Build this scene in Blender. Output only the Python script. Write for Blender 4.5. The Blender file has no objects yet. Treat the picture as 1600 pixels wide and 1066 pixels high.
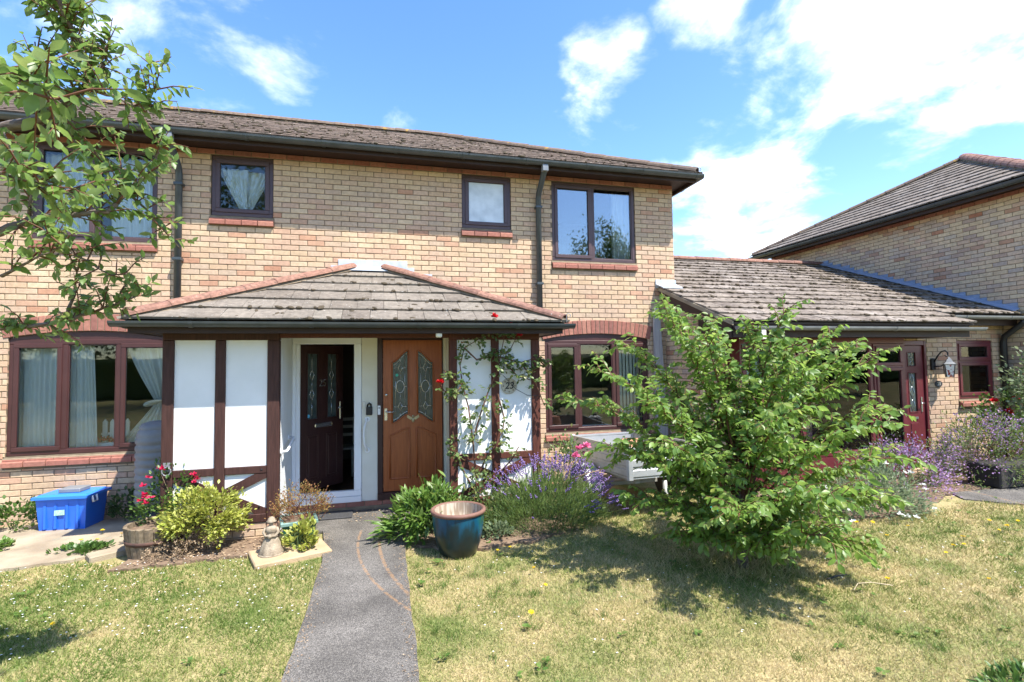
import bpy, math, random
import numpy as np
from mathutils import Vector, Matrix
from mathutils.geometry import tessellate_polygon
random.seed(7)
rng = np.random.default_rng(7)
S = bpy.context.scene
COL = S.collection
R = math.radians

# ------------------------------------------------------------------ camera, sky, sun, exposure
cd = bpy.data.cameras.new('camera')
cd.lens = 18.0; cd.sensor_width = 36.0; cd.clip_start = 0.05; cd.clip_end = 3000
cam = bpy.data.objects.new('camera', cd); COL.objects.link(cam)
RX = Vector((0.9693, -0.2455, -0.0141)); FW = Vector((0.2458, 0.9682, 0.0465))
RX.normalize(); FW = (FW - FW.dot(RX) * RX).normalized(); UP = RX.cross(FW)
cam.matrix_world = Matrix(((RX.x, UP.x, -FW.x, 0), (RX.y, UP.y, -FW.y, -7.6), (RX.z, UP.z, -FW.z, 1.85), (0, 0, 0, 1)))
S.camera = cam
CAM = Vector((0, -7.6, 1.85))
TO_SUN = Vector((0.87, -1.06, 2.33)).normalized()
ELEV = math.asin(TO_SUN.z); AZ = math.atan2(TO_SUN.x, TO_SUN.y)

W = bpy.data.worlds.new('World'); S.world = W; W.use_nodes = True
def build_sky():
    nt = W.node_tree; N = nt.nodes; L = nt.links; N.clear()
    out = N.new('ShaderNodeOutputWorld'); bg = N.new('ShaderNodeBackground')
    sky = N.new('ShaderNodeTexSky'); sky.sky_type = 'NISHITA'; sky.sun_disc = False
    sky.sun_elevation = ELEV; sky.sun_rotation = AZ; sky.air_density = 1.0; sky.dust_density = 0.4; sky.ozone_density = 1.6
    bg.inputs['Strength'].default_value = 0.118
    tc = N.new('ShaderNodeTexCoord')
    # cloud layer: direction projected on a flat deck, warped noise
    sep = N.new('ShaderNodeSeparateXYZ'); L.new(tc.outputs['Generated'], sep.inputs[0])
    def math_(op, a, b=None, c=None):
        m = N.new('ShaderNodeMath'); m.operation = op
        for i, v in enumerate((a, b, c)):
            if v is None: continue
            if isinstance(v, (int, float)): m.inputs[i].default_value = v
            else: L.new(v, m.inputs[i])
        return m.outputs[0]
    zz = math_('ADD', math_('MAXIMUM', sep.outputs[2], 0.0), 0.22)
    cmb = N.new('ShaderNodeCombineXYZ')
    L.new(math_('DIVIDE', sep.outputs[0], zz), cmb.inputs[0]); L.new(math_('DIVIDE', sep.outputs[1], zz), cmb.inputs[1])
    n1 = N.new('ShaderNodeTexNoise'); n1.inputs['Scale'].default_value = 3.2; n1.inputs['Detail'].default_value = 9; n1.inputs['Roughness'].default_value = 0.58; n1.inputs['Distortion'].default_value = 0.35
    L.new(cmb.outputs[0], n1.inputs['Vector'])
    n2 = N.new('ShaderNodeTexNoise'); n2.inputs['Scale'].default_value = 7.0; n2.inputs['Detail'].default_value = 6; n2.inputs['Roughness'].default_value = 0.6
    L.new(cmb.outputs[0], n2.inputs['Vector'])
    tot = math_('ADD', math_('MULTIPLY', math_('SUBTRACT', n1.outputs['Fac'], 0.5), 1.7), math_('MULTIPLY', math_('SUBTRACT', n2.outputs['Fac'], 0.5), 0.5))
    # where the cloud banks stand: direction, angular radius (deg), weight
    banks = [((0.72, 0.45, 0.53), 14, .98), ((0.60, 0.665, 0.445), 9, .66), ((0.572, 0.716, 0.399), 7, .62), ((0.83, 0.42, 0.37), 7, .45), ((0.50, 0.67, 0.56), 5, .70),
             ((0.39, 0.791, 0.472), 6, .62), ((0.623, 0.739, 0.258), 7, .80), ((0.519, 0.81, 0.273), 6, .60), ((-0.204, 0.834, 0.513), 8, .52), ((-0.24, 0.871, 0.428), 9, .56),
             ((-0.318, 0.843, 0.434), 9, .50), ((0.015, 0.905, 0.425), 5, .50), ((-0.437, 0.786, 0.438), 10, .52), ((-0.7, -0.5, 0.5), 20, .6), ((0.1, -0.85, 0.5), 16, .5), ((0.9, -0.1, 0.42), 16, .6),
             ((-0.95, 0.1, 0.3), 18, .5), ((0.1, 0.2, 0.97), 10, .4)]
    acc = None
    for d, r, w in banks:
        dv = Vector(d).normalized()
        vm = N.new('ShaderNodeVectorMath'); vm.operation = 'DOT_PRODUCT'; L.new(tc.outputs['Generated'], vm.inputs[0]); vm.inputs[1].default_value = dv
        mr = N.new('ShaderNodeMapRange'); mr.interpolation_type = 'SMOOTHSTEP'
        mr.inputs['From Min'].default_value = math.cos(R(r * 1.5)); mr.inputs['From Max'].default_value = 1.0; mr.inputs['To Min'].default_value = 0; mr.inputs['To Max'].default_value = w
        L.new(vm.outputs['Value'], mr.inputs['Value'])
        acc = mr.outputs[0] if acc is None else math_('MAXIMUM', acc, mr.outputs[0])
    dens = math_('ADD', tot, math_('SUBTRACT', acc, 0.63))
    mr = N.new('ShaderNodeMapRange'); mr.interpolation_type = 'SMOOTHSTEP'
    mr.inputs['From Min'].default_value = -0.16; mr.inputs['From Max'].default_value = 0.52
    L.new(dens, mr.inputs['Value'])
    hs = N.new('ShaderNodeHueSaturation'); hs.inputs['Hue'].default_value = .508; hs.inputs['Saturation'].default_value = 1.23; hs.inputs['Value'].default_value = 1.36
    L.new(sky.outputs[0], hs.inputs['Color'])
    mx = N.new('ShaderNodeMix'); mx.data_type = 'RGBA'
    L.new(mr.outputs[0], mx.inputs['Factor']); L.new(hs.outputs[0], mx.inputs['A']); mx.inputs['B'].default_value = (8.6, 8.8, 9.2, 1)
    L.new(mx.outputs['Result'], bg.inputs['Color']); L.new(bg.outputs[0], out.inputs[0])
build_sky()
sd = bpy.data.lights.new('sun', 'SUN'); sd.energy = 4.5; sd.angle = R(0.53); sd.color = (1.0, 0.955, 0.88)
sun = bpy.data.objects.new('sun', sd); COL.objects.link(sun); sun.rotation_euler = TO_SUN.to_track_quat('Z', 'Y').to_euler(); sun.location = (10, -10, 25)
S.view_settings.view_transform = 'Standard'; S.view_settings.look = 'None'; S.view_settings.gamma = 1; S.view_settings.use_curve_mapping = False
S.view_settings.exposure = 1.33
S.render.engine = 'CYCLES'
S.cycles.max_bounces = 7; S.cycles.transparent_max_bounces = 12; S.cycles.diffuse_bounces = 3; S.cycles.glossy_bounces = 3
try: S.cycles.use_denoising = True
except Exception: pass

# ------------------------------------------------------------------ materials
def mat(name, col, rough=0.7, col2=None, scale=8.0, detail=5, bump=0.0, bscale=40.0, lo=0.35, hi=0.65, spec=0.4, stretch=None, rnd=None, spots=None, metallic=0.0, coat=0.0, trans=None):
    """Principled with world-position noise between col and col2; rnd = per-island/per-object value jitter; spots = [(colour, scale, threshold)]"""
    m = bpy.data.materials.new(name); m.use_nodes = True
    nt = m.node_tree; N = nt.nodes; L = nt.links
    b = N['Principled BSDF']; b.inputs['Roughness'].default_value = rough; b.inputs['Specular IOR Level'].default_value = spec; b.inputs['Metallic'].default_value = metallic
    if coat: b.inputs['Coat Weight'].default_value = coat; b.inputs['Coat Roughness'].default_value = 0.05
    b.inputs['Base Color'].default_value = (*col, 1)
    geo = N.new('ShaderNodeNewGeometry'); pos = geo.outputs['Position']
    if stretch:
        mp = N.new('ShaderNodeMapping'); mp.inputs['Scale'].default_value = stretch; L.new(pos, mp.inputs['Vector']); pos = mp.outputs[0]
    cur = None
    if col2:
        n = N.new('ShaderNodeTexNoise'); n.inputs['Scale'].default_value = scale; n.inputs['Detail'].default_value = detail; L.new(pos, n.inputs['Vector'])
        r = N.new('ShaderNodeValToRGB'); r.color_ramp.elements[0].position = lo; r.color_ramp.elements[1].position = hi
        r.color_ramp.elements[0].color = (*col, 1); r.color_ramp.elements[1].color = (*col2, 1); L.new(n.outputs['Fac'], r.inputs['Fac'])
        cur = r.outputs[0]
    for (sc, ss, th) in (spots or []):
        n = N.new('ShaderNodeTexNoise'); n.inputs['Scale'].default_value = ss; n.inputs['Detail'].default_value = 3; L.new(geo.outputs['Position'], n.inputs['Vector'])
        mr = N.new('ShaderNodeMapRange'); mr.inputs['From Min'].default_value = th; mr.inputs['From Max'].default_value = th + 0.05; L.new(n.outputs['Fac'], mr.inputs['Value'])
        mx = N.new('ShaderNodeMix'); mx.data_type = 'RGBA'; L.new(mr.outputs[0], mx.inputs['Factor'])
        if cur: L.new(cur, mx.inputs['A'])
        else: mx.inputs['A'].default_value = (*col, 1)
        mx.inputs['B'].default_value = (*sc, 1); cur = mx.outputs['Result']
    if rnd:
        f = rand_fac(nt)
        mr = N.new('ShaderNodeMapRange'); mr.inputs['To Min'].default_value = 1 - rnd; mr.inputs['To Max'].default_value = 1 + rnd; L.new(f, mr.inputs['Value'])
        hs = N.new('ShaderNodeHueSaturation'); L.new(mr.outputs[0], hs.inputs['Value'])
        if cur: L.new(cur, hs.inputs['Color'])
        else: hs.inputs['Color'].default_value = (*col, 1)
        cur = hs.outputs[0]
    if cur: L.new(cur, b.inputs['Base Color'])
    if bump:
        n = N.new('ShaderNodeTexNoise'); n.inputs['Scale'].default_value = bscale; n.inputs['Detail'].default_value = 4; L.new(pos, n.inputs['Vector'])
        bp = N.new('ShaderNodeBump'); bp.inputs['Strength'].default_value = bump; bp.inputs['Distance'].default_value = 0.01; L.new(n.outputs['Fac'], bp.inputs['Height']); L.new(bp.outputs[0], b.inputs['Normal'])
    if trans:   # thin leaf / cloth: some light comes through
        t = N.new('ShaderNodeBsdfTranslucent'); ms = N.new('ShaderNodeMixShader'); ms.inputs[0].default_value = trans[0]
        hs = N.new('ShaderNodeHueSaturation'); hs.inputs['Value'].default_value = trans[1]; hs.inputs['Saturation'].default_value = 1.1
        if cur: L.new(cur, hs.inputs['Color'])
        else: hs.inputs['Color'].default_value = (*col, 1)
        L.new(hs.outputs[0], t.inputs['Color']); L.new(b.outputs[0], ms.inputs[1]); L.new(t.outputs[0], ms.inputs[2]); L.new(ms.outputs[0], N['Material Output'].inputs['Surface'])
    return m

def rand_fac(nt):
    N = nt.nodes; L = nt.links
    g = N.new('ShaderNodeNewGeometry'); o = N.new('ShaderNodeObjectInfo')
    a = N.new('ShaderNodeMath'); a.operation = 'ADD'; L.new(g.outputs['Random Per Island'], a.inputs[0]); L.new(o.outputs['Random'], a.inputs[1])
    f = N.new('ShaderNodeMath'); f.operation = 'FRACT'; L.new(a.outputs[0], f.inputs[0])
    return f.outputs[0]

def pick_mat(name, stops, rough=0.85, mottle=0.25, mscale=30.0, bump=0.4, bscale=90.0, spots=None, trans=None, spec=0.25, patch=None, weather=None):
    """one colour per piece out of a list of (position, colour), mottled by fine noise"""
    m = bpy.data.materials.new(name); m.use_nodes = True
    nt = m.node_tree; N = nt.nodes; L = nt.links
    b = N['Principled BSDF']; b.inputs['Roughness'].default_value = rough; b.inputs['Specular IOR Level'].default_value = spec
    f = rand_fac(nt)
    geo = N.new('ShaderNodeNewGeometry')
    if patch:
        n = N.new('ShaderNodeTexNoise'); n.inputs['Scale'].default_value = patch[0]; n.inputs['Detail'].default_value = 4; L.new(geo.outputs['Position'], n.inputs['Vector'])
        mr = N.new('ShaderNodeMapRange'); mr.inputs['From Min'].default_value = 0.3; mr.inputs['From Max'].default_value = 0.7; mr.inputs['To Min'].default_value = -patch[1]; mr.inputs['To Max'].default_value = patch[1]
        L.new(n.outputs['Fac'], mr.inputs['Value'])
        a = N.new('ShaderNodeMath'); a.operation = 'ADD'; a.use_clamp = True; L.new(f, a.inputs[0]); L.new(mr.outputs[0], a.inputs[1]); f = a.outputs[0]
    r = N.new('ShaderNodeValToRGB'); cr = r.color_ramp
    while len(cr.elements) > 1: cr.elements.remove(cr.elements[0])
    cr.elements[0].position = stops[0][0]; cr.elements[0].color = (*stops[0][1], 1)
    for p, c in stops[1:]:
        e = cr.elements.new(p); e.color = (*c, 1)
    L.new(f, r.inputs['Fac']); cur = r.outputs[0]
    n = N.new('ShaderNodeTexNoise'); n.inputs['Scale'].default_value = mscale; n.inputs['Detail'].default_value = 5; L.new(geo.outputs['Position'], n.inputs['Vector'])
    mr = N.new('ShaderNodeMapRange'); mr.inputs['From Min'].default_value = 0.25; mr.inputs['From Max'].default_value = 0.75; mr.inputs['To Min'].default_value = 1 - mottle; mr.inputs['To Max'].default_value = 1 + mottle; L.new(n.outputs['Fac'], mr.inputs['Value'])
    hs = N.new('ShaderNodeHueSaturation'); L.new(mr.outputs[0], hs.inputs['Value']); L.new(cur, hs.inputs['Color']); cur = hs.outputs[0]
    if weather:   # broad damp and dirt streaks running down the surface
        mp = N.new('ShaderNodeMapping'); mp.inputs['Scale'].default_value = (1.6, 1.6, .45); L.new(geo.outputs['Position'], mp.inputs[0])
        n4 = N.new('ShaderNodeTexNoise'); n4.inputs['Scale'].default_value = 1.3; n4.inputs['Detail'].default_value = 6; n4.inputs['Roughness'].default_value = .6; L.new(mp.outputs[0], n4.inputs['Vector'])
        m4 = N.new('ShaderNodeMapRange'); m4.inputs['From Min'].default_value = .32; m4.inputs['From Max'].default_value = .68; m4.inputs['To Min'].default_value = 1 - weather; m4.inputs['To Max'].default_value = 1 + weather * .7; L.new(n4.outputs['Fac'], m4.inputs['Value'])
        h4 = N.new('ShaderNodeHueSaturation'); L.new(m4.outputs[0], h4.inputs['Value']); L.new(cur, h4.inputs['Color']); cur = h4.outputs[0]
    for (sc, ss, th) in (spots or []):
        n3 = N.new('ShaderNodeTexNoise'); n3.inputs['Scale'].default_value = ss; n3.inputs['Detail'].default_value = 3; L.new(geo.outputs['Position'], n3.inputs['Vector'])
        m3 = N.new('ShaderNodeMapRange'); m3.inputs['From Min'].default_value = th; m3.inputs['From Max'].default_value = th + 0.05; L.new(n3.outputs['Fac'], m3.inputs['Value'])
        mx = N.new('ShaderNodeMix'); mx.data_type = 'RGBA'; L.new(m3.outputs[0], mx.inputs['Factor']); L.new(cur, mx.inputs['A']); mx.inputs['B'].default_value = (*sc, 1); cur = mx.outputs['Result']
    L.new(cur, b.inputs['Base Color'])
    if bump:
        n2 = N.new('ShaderNodeTexNoise'); n2.inputs['Scale'].default_value = bscale; n2.inputs['Detail'].default_value = 3; L.new(geo.outputs['Position'], n2.inputs['Vector'])
        bp = N.new('ShaderNodeBump'); bp.inputs['Strength'].default_value = bump; bp.inputs['Distance'].default_value = 0.004; L.new(n2.outputs['Fac'], bp.inputs['Height']); L.new(bp.outputs[0], b.inputs['Normal'])
    if trans:
        t = N.new('ShaderNodeBsdfTranslucent'); ms = N.new('ShaderNodeMixShader'); ms.inputs[0].default_value = trans[0]
        h2 = N.new('ShaderNodeHueSaturation'); h2.inputs['Value'].default_value = trans[1]; h2.inputs['Hue'].default_value = 0.485; L.new(cur, h2.inputs['Color'])
        L.new(h2.outputs[0], t.inputs['Color']); L.new(b.outputs[0], ms.inputs[1]); L.new(t.outputs[0], ms.inputs[2]); L.new(ms.outputs[0], N['Material Output'].inputs['Surface'])
    return m

def glass_mat(name, tint=(0.92, 0.96, 0.95), refl=1.0, ior=1.5, gmin=0.02):
    m = bpy.data.materials.new(name); m.use_nodes = True
    nt = m.node_tree; N = nt.nodes; L = nt.links; N.remove(N['Principled BSDF'])
    fr = N.new('ShaderNodeFresnel'); fr.inputs['IOR'].default_value = ior
    mu = N.new('ShaderNodeMath'); mu.operation = 'MULTIPLY_ADD'; mu.use_clamp = True; mu.inputs[1].default_value = refl; mu.inputs[2].default_value = gmin; L.new(fr.outputs[0], mu.inputs[0])
    t = N.new('ShaderNodeBsdfTransparent'); t.inputs['Color'].default_value = (*tint, 1)
    g = N.new('ShaderNodeBsdfGlossy'); g.inputs['Roughness'].default_value = 0.015
    geo = N.new('ShaderNodeNewGeometry'); nz = N.new('ShaderNodeTexNoise'); nz.inputs['Scale'].default_value = 1.6; L.new(geo.outputs['Position'], nz.inputs['Vector'])
    bp = N.new('ShaderNodeBump'); bp.inputs['Strength'].default_value = 0.05; bp.inputs['Distance'].default_value = 0.02; L.new(nz.outputs['Fac'], bp.inputs['Height']); L.new(bp.outputs[0], g.inputs['Normal'])
    ms = N.new('ShaderNodeMixShader'); L.new(mu.outputs[0], ms.inputs[0]); L.new(t.outputs[0], ms.inputs[1]); L.new(g.outputs[0], ms.inputs[2])
    L.new(ms.outputs[0], N['Material Output'].inputs['Surface'])
    return m

BUFF = [(0.0, (0.49, 0.352, 0.222)), (0.22, (0.54, 0.405, 0.265)), (0.42, (0.475, 0.33, 0.21)), (0.58, (0.52, 0.365, 0.245)), (0.70, (0.45, 0.335, 0.235)), (0.82, (0.50, 0.345, 0.238)), (0.93, (0.46, 0.30, 0.205)), (0.975, (0.45, 0.265, 0.17)), (1.0, (0.40, 0.205, 0.125))]
BUFF2 = [(0.0, (0.53, 0.40, 0.26)), (0.25, (0.59, 0.46, 0.30)), (0.45, (0.53, 0.375, 0.25)), (0.6, (0.49, 0.40, 0.30)), (0.72, (0.54, 0.365, 0.25)), (0.86, (0.40, 0.335, 0.28)), (0.95, (0.42, 0.25, 0.16)), (1.0, (0.38, 0.17, 0.10))]
REDB = [(0.0, (0.31, 0.13, 0.095)), (0.4, (0.265, 0.105, 0.078)), (0.7, (0.36, 0.165, 0.115)), (1.0, (0.22, 0.095, 0.075))]
M = {}
M['brick'] = pick_mat('buff_brick', BUFF, mottle=0.16, mscale=24, bump=0.5, weather=.13)
M['brick2'] = pick_mat('mixed_brick', BUFF2, mottle=0.18, mscale=24, bump=0.5, weather=.12)
M['red'] = pick_mat('red_brick', REDB, mottle=0.2, mscale=26, bump=0.5)
M['mortar'] = mat('mortar', (0.17, 0.13, 0.085), 0.95, (0.23, 0.18, 0.12), 14, bump=0.4, bscale=160)  # brown mortar, its colour deepened for the shadow in the joints
TILE = [(0.0, (0.155, 0.132, 0.105)), (0.4, (0.18, 0.155, 0.125)), (0.75, (0.14, 0.117, 0.093)), (1.0, (0.20, 0.175, 0.14))]
M['tile'] = pick_mat('concrete_tile', TILE, mottle=0.3, mscale=18, bump=0.6, bscale=120, weather=.2, spots=[((0.40, 0.39, 0.35), 46, 0.665), ((0.10, 0.075, 0.05), 24, 0.69)])
TILE2 = [(0.0, (0.135, 0.10, 0.08)), (0.4, (0.165, 0.125, 0.10)), (0.75, (0.12, 0.09, 0.072)), (1.0, (0.19, 0.15, 0.125))]
M['tile2'] = pick_mat('weathered_tile', TILE2, mottle=0.35, mscale=14, bump=0.6, bscale=100, spots=[((0.34, 0.30, 0.25), 30, 0.66), ((0.05, 0.042, 0.03), 12, 0.61)])
TILE3 = [(0.0, (0.175, 0.142, 0.11)), (0.4, (0.205, 0.17, 0.135)), (0.75, (0.15, 0.12, 0.095)), (1.0, (0.24, 0.205, 0.17))]
M['tile3'] = pick_mat('link_tile', TILE3, mottle=0.35, mscale=12, bump=0.6, bscale=100, weather=.2, spots=[((0.06, 0.046, 0.032), 13, 0.575), ((0.44, 0.41, 0.36), 34, 0.68)])
M['hip'] = pick_mat('terracotta_hip', [(0, (0.20, 0.105, 0.075)), (0.5, (0.245, 0.13, 0.092)), (1, (0.165, 0.09, 0.068))], mottle=0.45, mscale=22, spots=[((0.45, 0.42, 0.36), 40, 0.68), ((0.13, 0.09, 0.06), 20, 0.66)])
M['hipdark'] = pick_mat('mossy_ridge', [(0, (0.13, 0.092, 0.07)), (0.5, (0.16, 0.115, 0.083)), (1, (0.115, 0.088, 0.07))], mottle=0.3, mscale=20, spots=[((0.30, 0.19, 0.05), 9, 0.64)])
M['moss'] = mat('moss', (0.055, 0.045, 0.028), 1.0, (0.10, 0.075, 0.045), 40, bump=1.0, bscale=200)
M['deck'] = mat('roof_felt', (0.07, 0.055, 0.045), 0.95)
M['lead'] = mat('lead_flashing', (0.36, 0.40, 0.45), 0.5, (0.48, 0.51, 0.55), 9, spec=0.5)
M['leadblue'] = mat('lead_soaker', (0.19, 0.24, 0.33), 0.55, (0.26, 0.31, 0.40), 7)
M['gutter'] = mat('gutter_plastic', (0.035, 0.045, 0.05), 0.35, (0.055, 0.065, 0.07), 6, spec=0.5)
M['guttergrey'] = mat('grey_gutter', (0.16, 0.17, 0.18), 0.3, (0.22, 0.23, 0.24), 6, spec=0.6)
M['brownboard'] = mat('brown_board', (0.026, 0.014, 0.012), 0.6, (0.036, 0.019, 0.016), 5)
M['timber'] = mat('stained_timber', (0.042, 0.018, 0.014), 0.65, (0.065, 0.028, 0.022), 5, stretch=(14, 14, 1.2), bump=0.35, bscale=12, spec=0.3)
M['timberred'] = mat('red_stained_timber', (0.078, 0.025, 0.016), 0.65, (0.11, 0.037, 0.024), 5, stretch=(14, 14, 1.2), bump=0.35, bscale=12, spec=0.3)
M['upvc'] = mat('brown_frame', (0.050, 0.018, 0.017), 0.42, (0.062, 0.023, 0.021), 4, spec=0.45)
M['upvcup'] = mat('shaded_brown_frame', (0.062, 0.036, 0.038), 0.42, (0.075, 0.044, 0.045), 4, spec=0.45)  # greyer frame brown: shade on the upper windows put into the colour
M['maroon'] = mat('maroon_frame', (0.105, 0.016, 0.022), 0.35, (0.125, 0.022, 0.028), 4, spec=0.5)
M['white'] = mat('white_paint', (0.78, 0.785, 0.77), 0.7, (0.72, 0.73, 0.71), 3, bump=0.12, bscale=60)
M['upvcwhite'] = mat('white_upvc', (0.80, 0.81, 0.81), 0.3, spec=0.5)
M['cream'] = mat('cream_paint', (0.72, 0.70, 0.60), 0.7, (0.66, 0.63, 0.52), 3)
M['glass'] = glass_mat('window_glass', refl=1.0, gmin=0.02, ior=1.42)
M['glassup'] = glass_mat('upper_window_glass', refl=2.0, gmin=0.13)
M['glassdark'] = mat('obscured_glass', (0.075, 0.10, 0.095), 0.12, (0.045, 0.06, 0.055), 9, spec=0.6, bump=.25, bscale=60)
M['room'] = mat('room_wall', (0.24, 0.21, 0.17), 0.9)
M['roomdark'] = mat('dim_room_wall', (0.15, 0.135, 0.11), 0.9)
M['net'] = mat('net_curtain', (0.88, 0.89, 0.88), 0.9, (0.80, 0.82, 0.82), 12, stretch=(6, 6, 0.6), trans=(0.25, 1.0))
M['milky'] = mat('milky_glass', (0.62, 0.67, 0.70), 0.25, (0.45, 0.50, 0.53), 5, lo=.4, hi=.7, spec=.6)
M['doorwood'] = mat('varnished_wood', (0.27, 0.066, 0.015), 0.38, (0.35, 0.095, 0.024), 4, stretch=(12, 12, 0.9), bump=0.12, bscale=8, spec=0.5)
M['doordark'] = mat('dark_brown_door', (0.036, 0.014, 0.012), 0.4, (0.048, 0.019, 0.016), 4, stretch=(10, 10, 1), bump=0.15, bscale=8)
M['chrome'] = mat('chrome', (0.62, 0.62, 0.62), 0.22, metallic=0.9)
M['brass'] = mat('aged_brass', (0.42, 0.36, 0.22), 0.4, metallic=0.6)
M['black'] = mat('black_plastic', (0.02, 0.02, 0.021), 0.45)
M['iron'] = mat('black_iron', (0.018, 0.018, 0.02), 0.5)
M['rubber'] = mat('black_rubber_mat', (0.03, 0.03, 0.032), 0.8, (0.055, 0.055, 0.055), 60)

# ------------------------------------------------------------------ mesh helpers
WO = {}
class MB:
    def __init__(s, T=None): s.v = []; s.f = []; s.sm = []; s.T = T
    def add(s, vs, fs, smooth=False):
        o = len(s.v)
        s.v += [tuple(s.T @ Vector(p)) if s.T is not None else tuple(p) for p in vs]
        s.f += [tuple(i + o for i in f) for f in fs]; s.sm += [smooth] * len(fs)
        return s
    def box(s, x0, x1, y0, y1, z0, z1):
        return s.add([(x0, y0, z0), (x1, y0, z0), (x1, y1, z0), (x0, y1, z0), (x0, y0, z1), (x1, y0, z1), (x1, y1, z1), (x0, y1, z1)],
                     [(0, 3, 2, 1), (4, 5, 6, 7), (0, 1, 5, 4), (1, 2, 6, 5), (2, 3, 7, 6), (3, 0, 4, 7)])
    def bbox(s, x0, x1, y0, y1, z0, z1, b=0.006):
        """box with chamfered edges all round"""
        vs = []; 
        X = (x0, x1); Y = (y0, y1); Z = (z0, z1); idx = {}
        for i in (0, 1):
            for j in (0, 1):
                for k in (0, 1):
                    sx, sy, sz = (1 - 2 * i), (1 - 2 * j), (1 - 2 * k)
                    for a, p in (('x', (X[i], Y[j] + sy * b, Z[k] + sz * b)), ('y', (X[i] + sx * b, Y[j], Z[k] + sz * b)), ('z', (X[i] + sx * b, Y[j] + sy * b, Z[k]))):
                        idx[i, j, k, a] = len(vs); vs.append(p)
        f = []
        for i in (0, 1):
            q = [idx[i, 0, 0, 'x'], idx[i, 1, 0, 'x'], idx[i, 1, 1, 'x'], idx[i, 0, 1, 'x']]; f.append(q if i else q[::-1])
            q = [idx[0, i, 0, 'y'], idx[1, i, 0, 'y'], idx[1, i, 1, 'y'], idx[0, i, 1, 'y']]; f.append(q[::-1] if i else q)
            q = [idx[0, 0, i, 'z'], idx[1, 0, i, 'z'], idx[1, 1, i, 'z'], idx[0, 1, i, 'z']]; f.append(q if i else q[::-1])
            for j in (0, 1):
                f.append([idx[0, i, j, 'y'], idx[1, i, j, 'y'], idx[1, i, j, 'z'], idx[0, i, j, 'z']])
                f.append([idx[i, 0, j, 'x'], idx[i, 1, j, 'x'], idx[i, 1, j, 'z'], idx[i, 0, j, 'z']])
                f.append([idx[i, j, 0, 'x'], idx[i, j, 1, 'x'], idx[i, j, 1, 'y'], idx[i, j, 0, 'y']])
                for k in (0, 1): f.append([idx[i, j, k, 'x'], idx[i, j, k, 'y'], idx[i, j, k, 'z']])
        f = [g for n, g in enumerate(f)]
        # de-duplicate corner tris (they are visited once per i,j,k)
        return s.add(vs, f)
    def tube(s, pts, r, n=8, cap=True, smooth=True):
        pts = [Vector(p) for p in pts]; rs = r if isinstance(r, (list, tuple)) else [r] * len(pts)
        vs = []; ref = None
        for i, p in enumerate(pts):
            d = (pts[min(i + 1, len(pts) - 1)] - pts[max(i - 1, 0)]).normalized()
            if ref is None: ref = d.orthogonal().normalized()
            ref = (ref - ref.dot(d) * d)
            ref = ref.normalized() if ref.length > 1e-6 else d.orthogonal().normalized()
            b = d.cross(ref)
            for k in range(n):
                a = 2 * math.pi * k / n; vs.append(p + rs[i] * (math.cos(a) * ref + math.sin(a) * b))
        fs = [(i * n + k, i * n + (k + 1) % n, (i + 1) * n + (k + 1) % n, (i + 1) * n + k) for i in range(len(pts) - 1) for k in range(n)]
        s.add(vs, fs, smooth)
        if cap:
            o = len(s.v) - len(vs)
            s.f += [tuple(o + k for k in reversed(range(n))), tuple(o + (len(pts) - 1) * n + k for k in range(n))]; s.sm += [False, False]
        return s
    def lathe(s, c, prof, n=28, smooth=True, sx=1.0, sy=1.0, fold=None, close=False):
        vs = []
        for j, (r, z) in enumerate(prof):
            for k in range(n):
                a = 2 * math.pi * k / n; rr = r * (1 + (fold(a, z) if fold else 0))
                vs.append((c[0] + rr * sx * math.cos(a), c[1] + rr * sy * math.sin(a), c[2] + z))
        fs = [(j * n + k, j * n + (k + 1) % n, (j + 1) * n + (k + 1) % n, (j + 1) * n + k) for j in range(len(prof) - 1) for k in range(n)]
        s.add(vs, fs, smooth)
        if close:
            o = len(s.v) - len(vs); s.f += [tuple(o + k for k in reversed(range(n))), tuple(o + (len(prof) - 1) * n + k for k in range(n))]; s.sm += [False, False]
        return s
    def ball(s, c, r, n=10, m=7, sc=(1, 1, 1)):
        vs = []
        for j in range(m + 1):
            t = math.pi * j / m
            for k in range(n):
                a = 2 * math.pi * k / n
                vs.append((c[0] + r * sc[0] * math.sin(t) * math.cos(a), c[1] + r * sc[1] * math.sin(t) * math.sin(a), c[2] + r * sc[2] * math.cos(t)))
        return s.add(vs, [(j * n + k, (j + 1) * n + k, (j + 1) * n + (k + 1) % n, j * n + (k + 1) % n) for j in range(m) for k in range(n)], True)
    def prism(s, poly, a0, a1, plane='xz', holes=()):
        """polygon (with holes) in a plane, extruded along the third axis from a0 to a1"""
        def P(u, w, a):
            return (u, a, w) if plane == 'xz' else ((a, u, w) if plane == 'yz' else (u, w, a))
        loops = [list(poly)] + [list(h) for h in holes]
        flat = [p for l in loops for p in l]; n = len(flat)
        tri = tessellate_polygon([[Vector((p[0], p[1], 0)) for p in l] for l in loops])
        vs = [P(u, w, a0) for u, w in flat] + [P(u, w, a1) for u, w in flat]
        fs = [tuple(t) for t in tri] + [tuple(i + n for i in reversed(t)) for t in tri]
        o = 0
        for l in loops:
            k = len(l); fs += [(o + i, o + (i + 1) % k, n + o + (i + 1) % k, n + o + i) for i in range(k)]; o += k
        return s.add(vs, fs)
    def mesh(s, name):
        me = bpy.data.meshes.new(name); me.from_pydata(s.v, [], s.f)
        me.polygons.foreach_set('use_smooth', s.sm); me.update(); return me
    def build(s, name, m, parent=None, recalc=True):
        me = s.mesh(name)
        if recalc: fix_normals(me)
        return put(name, me, m, parent)
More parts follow.
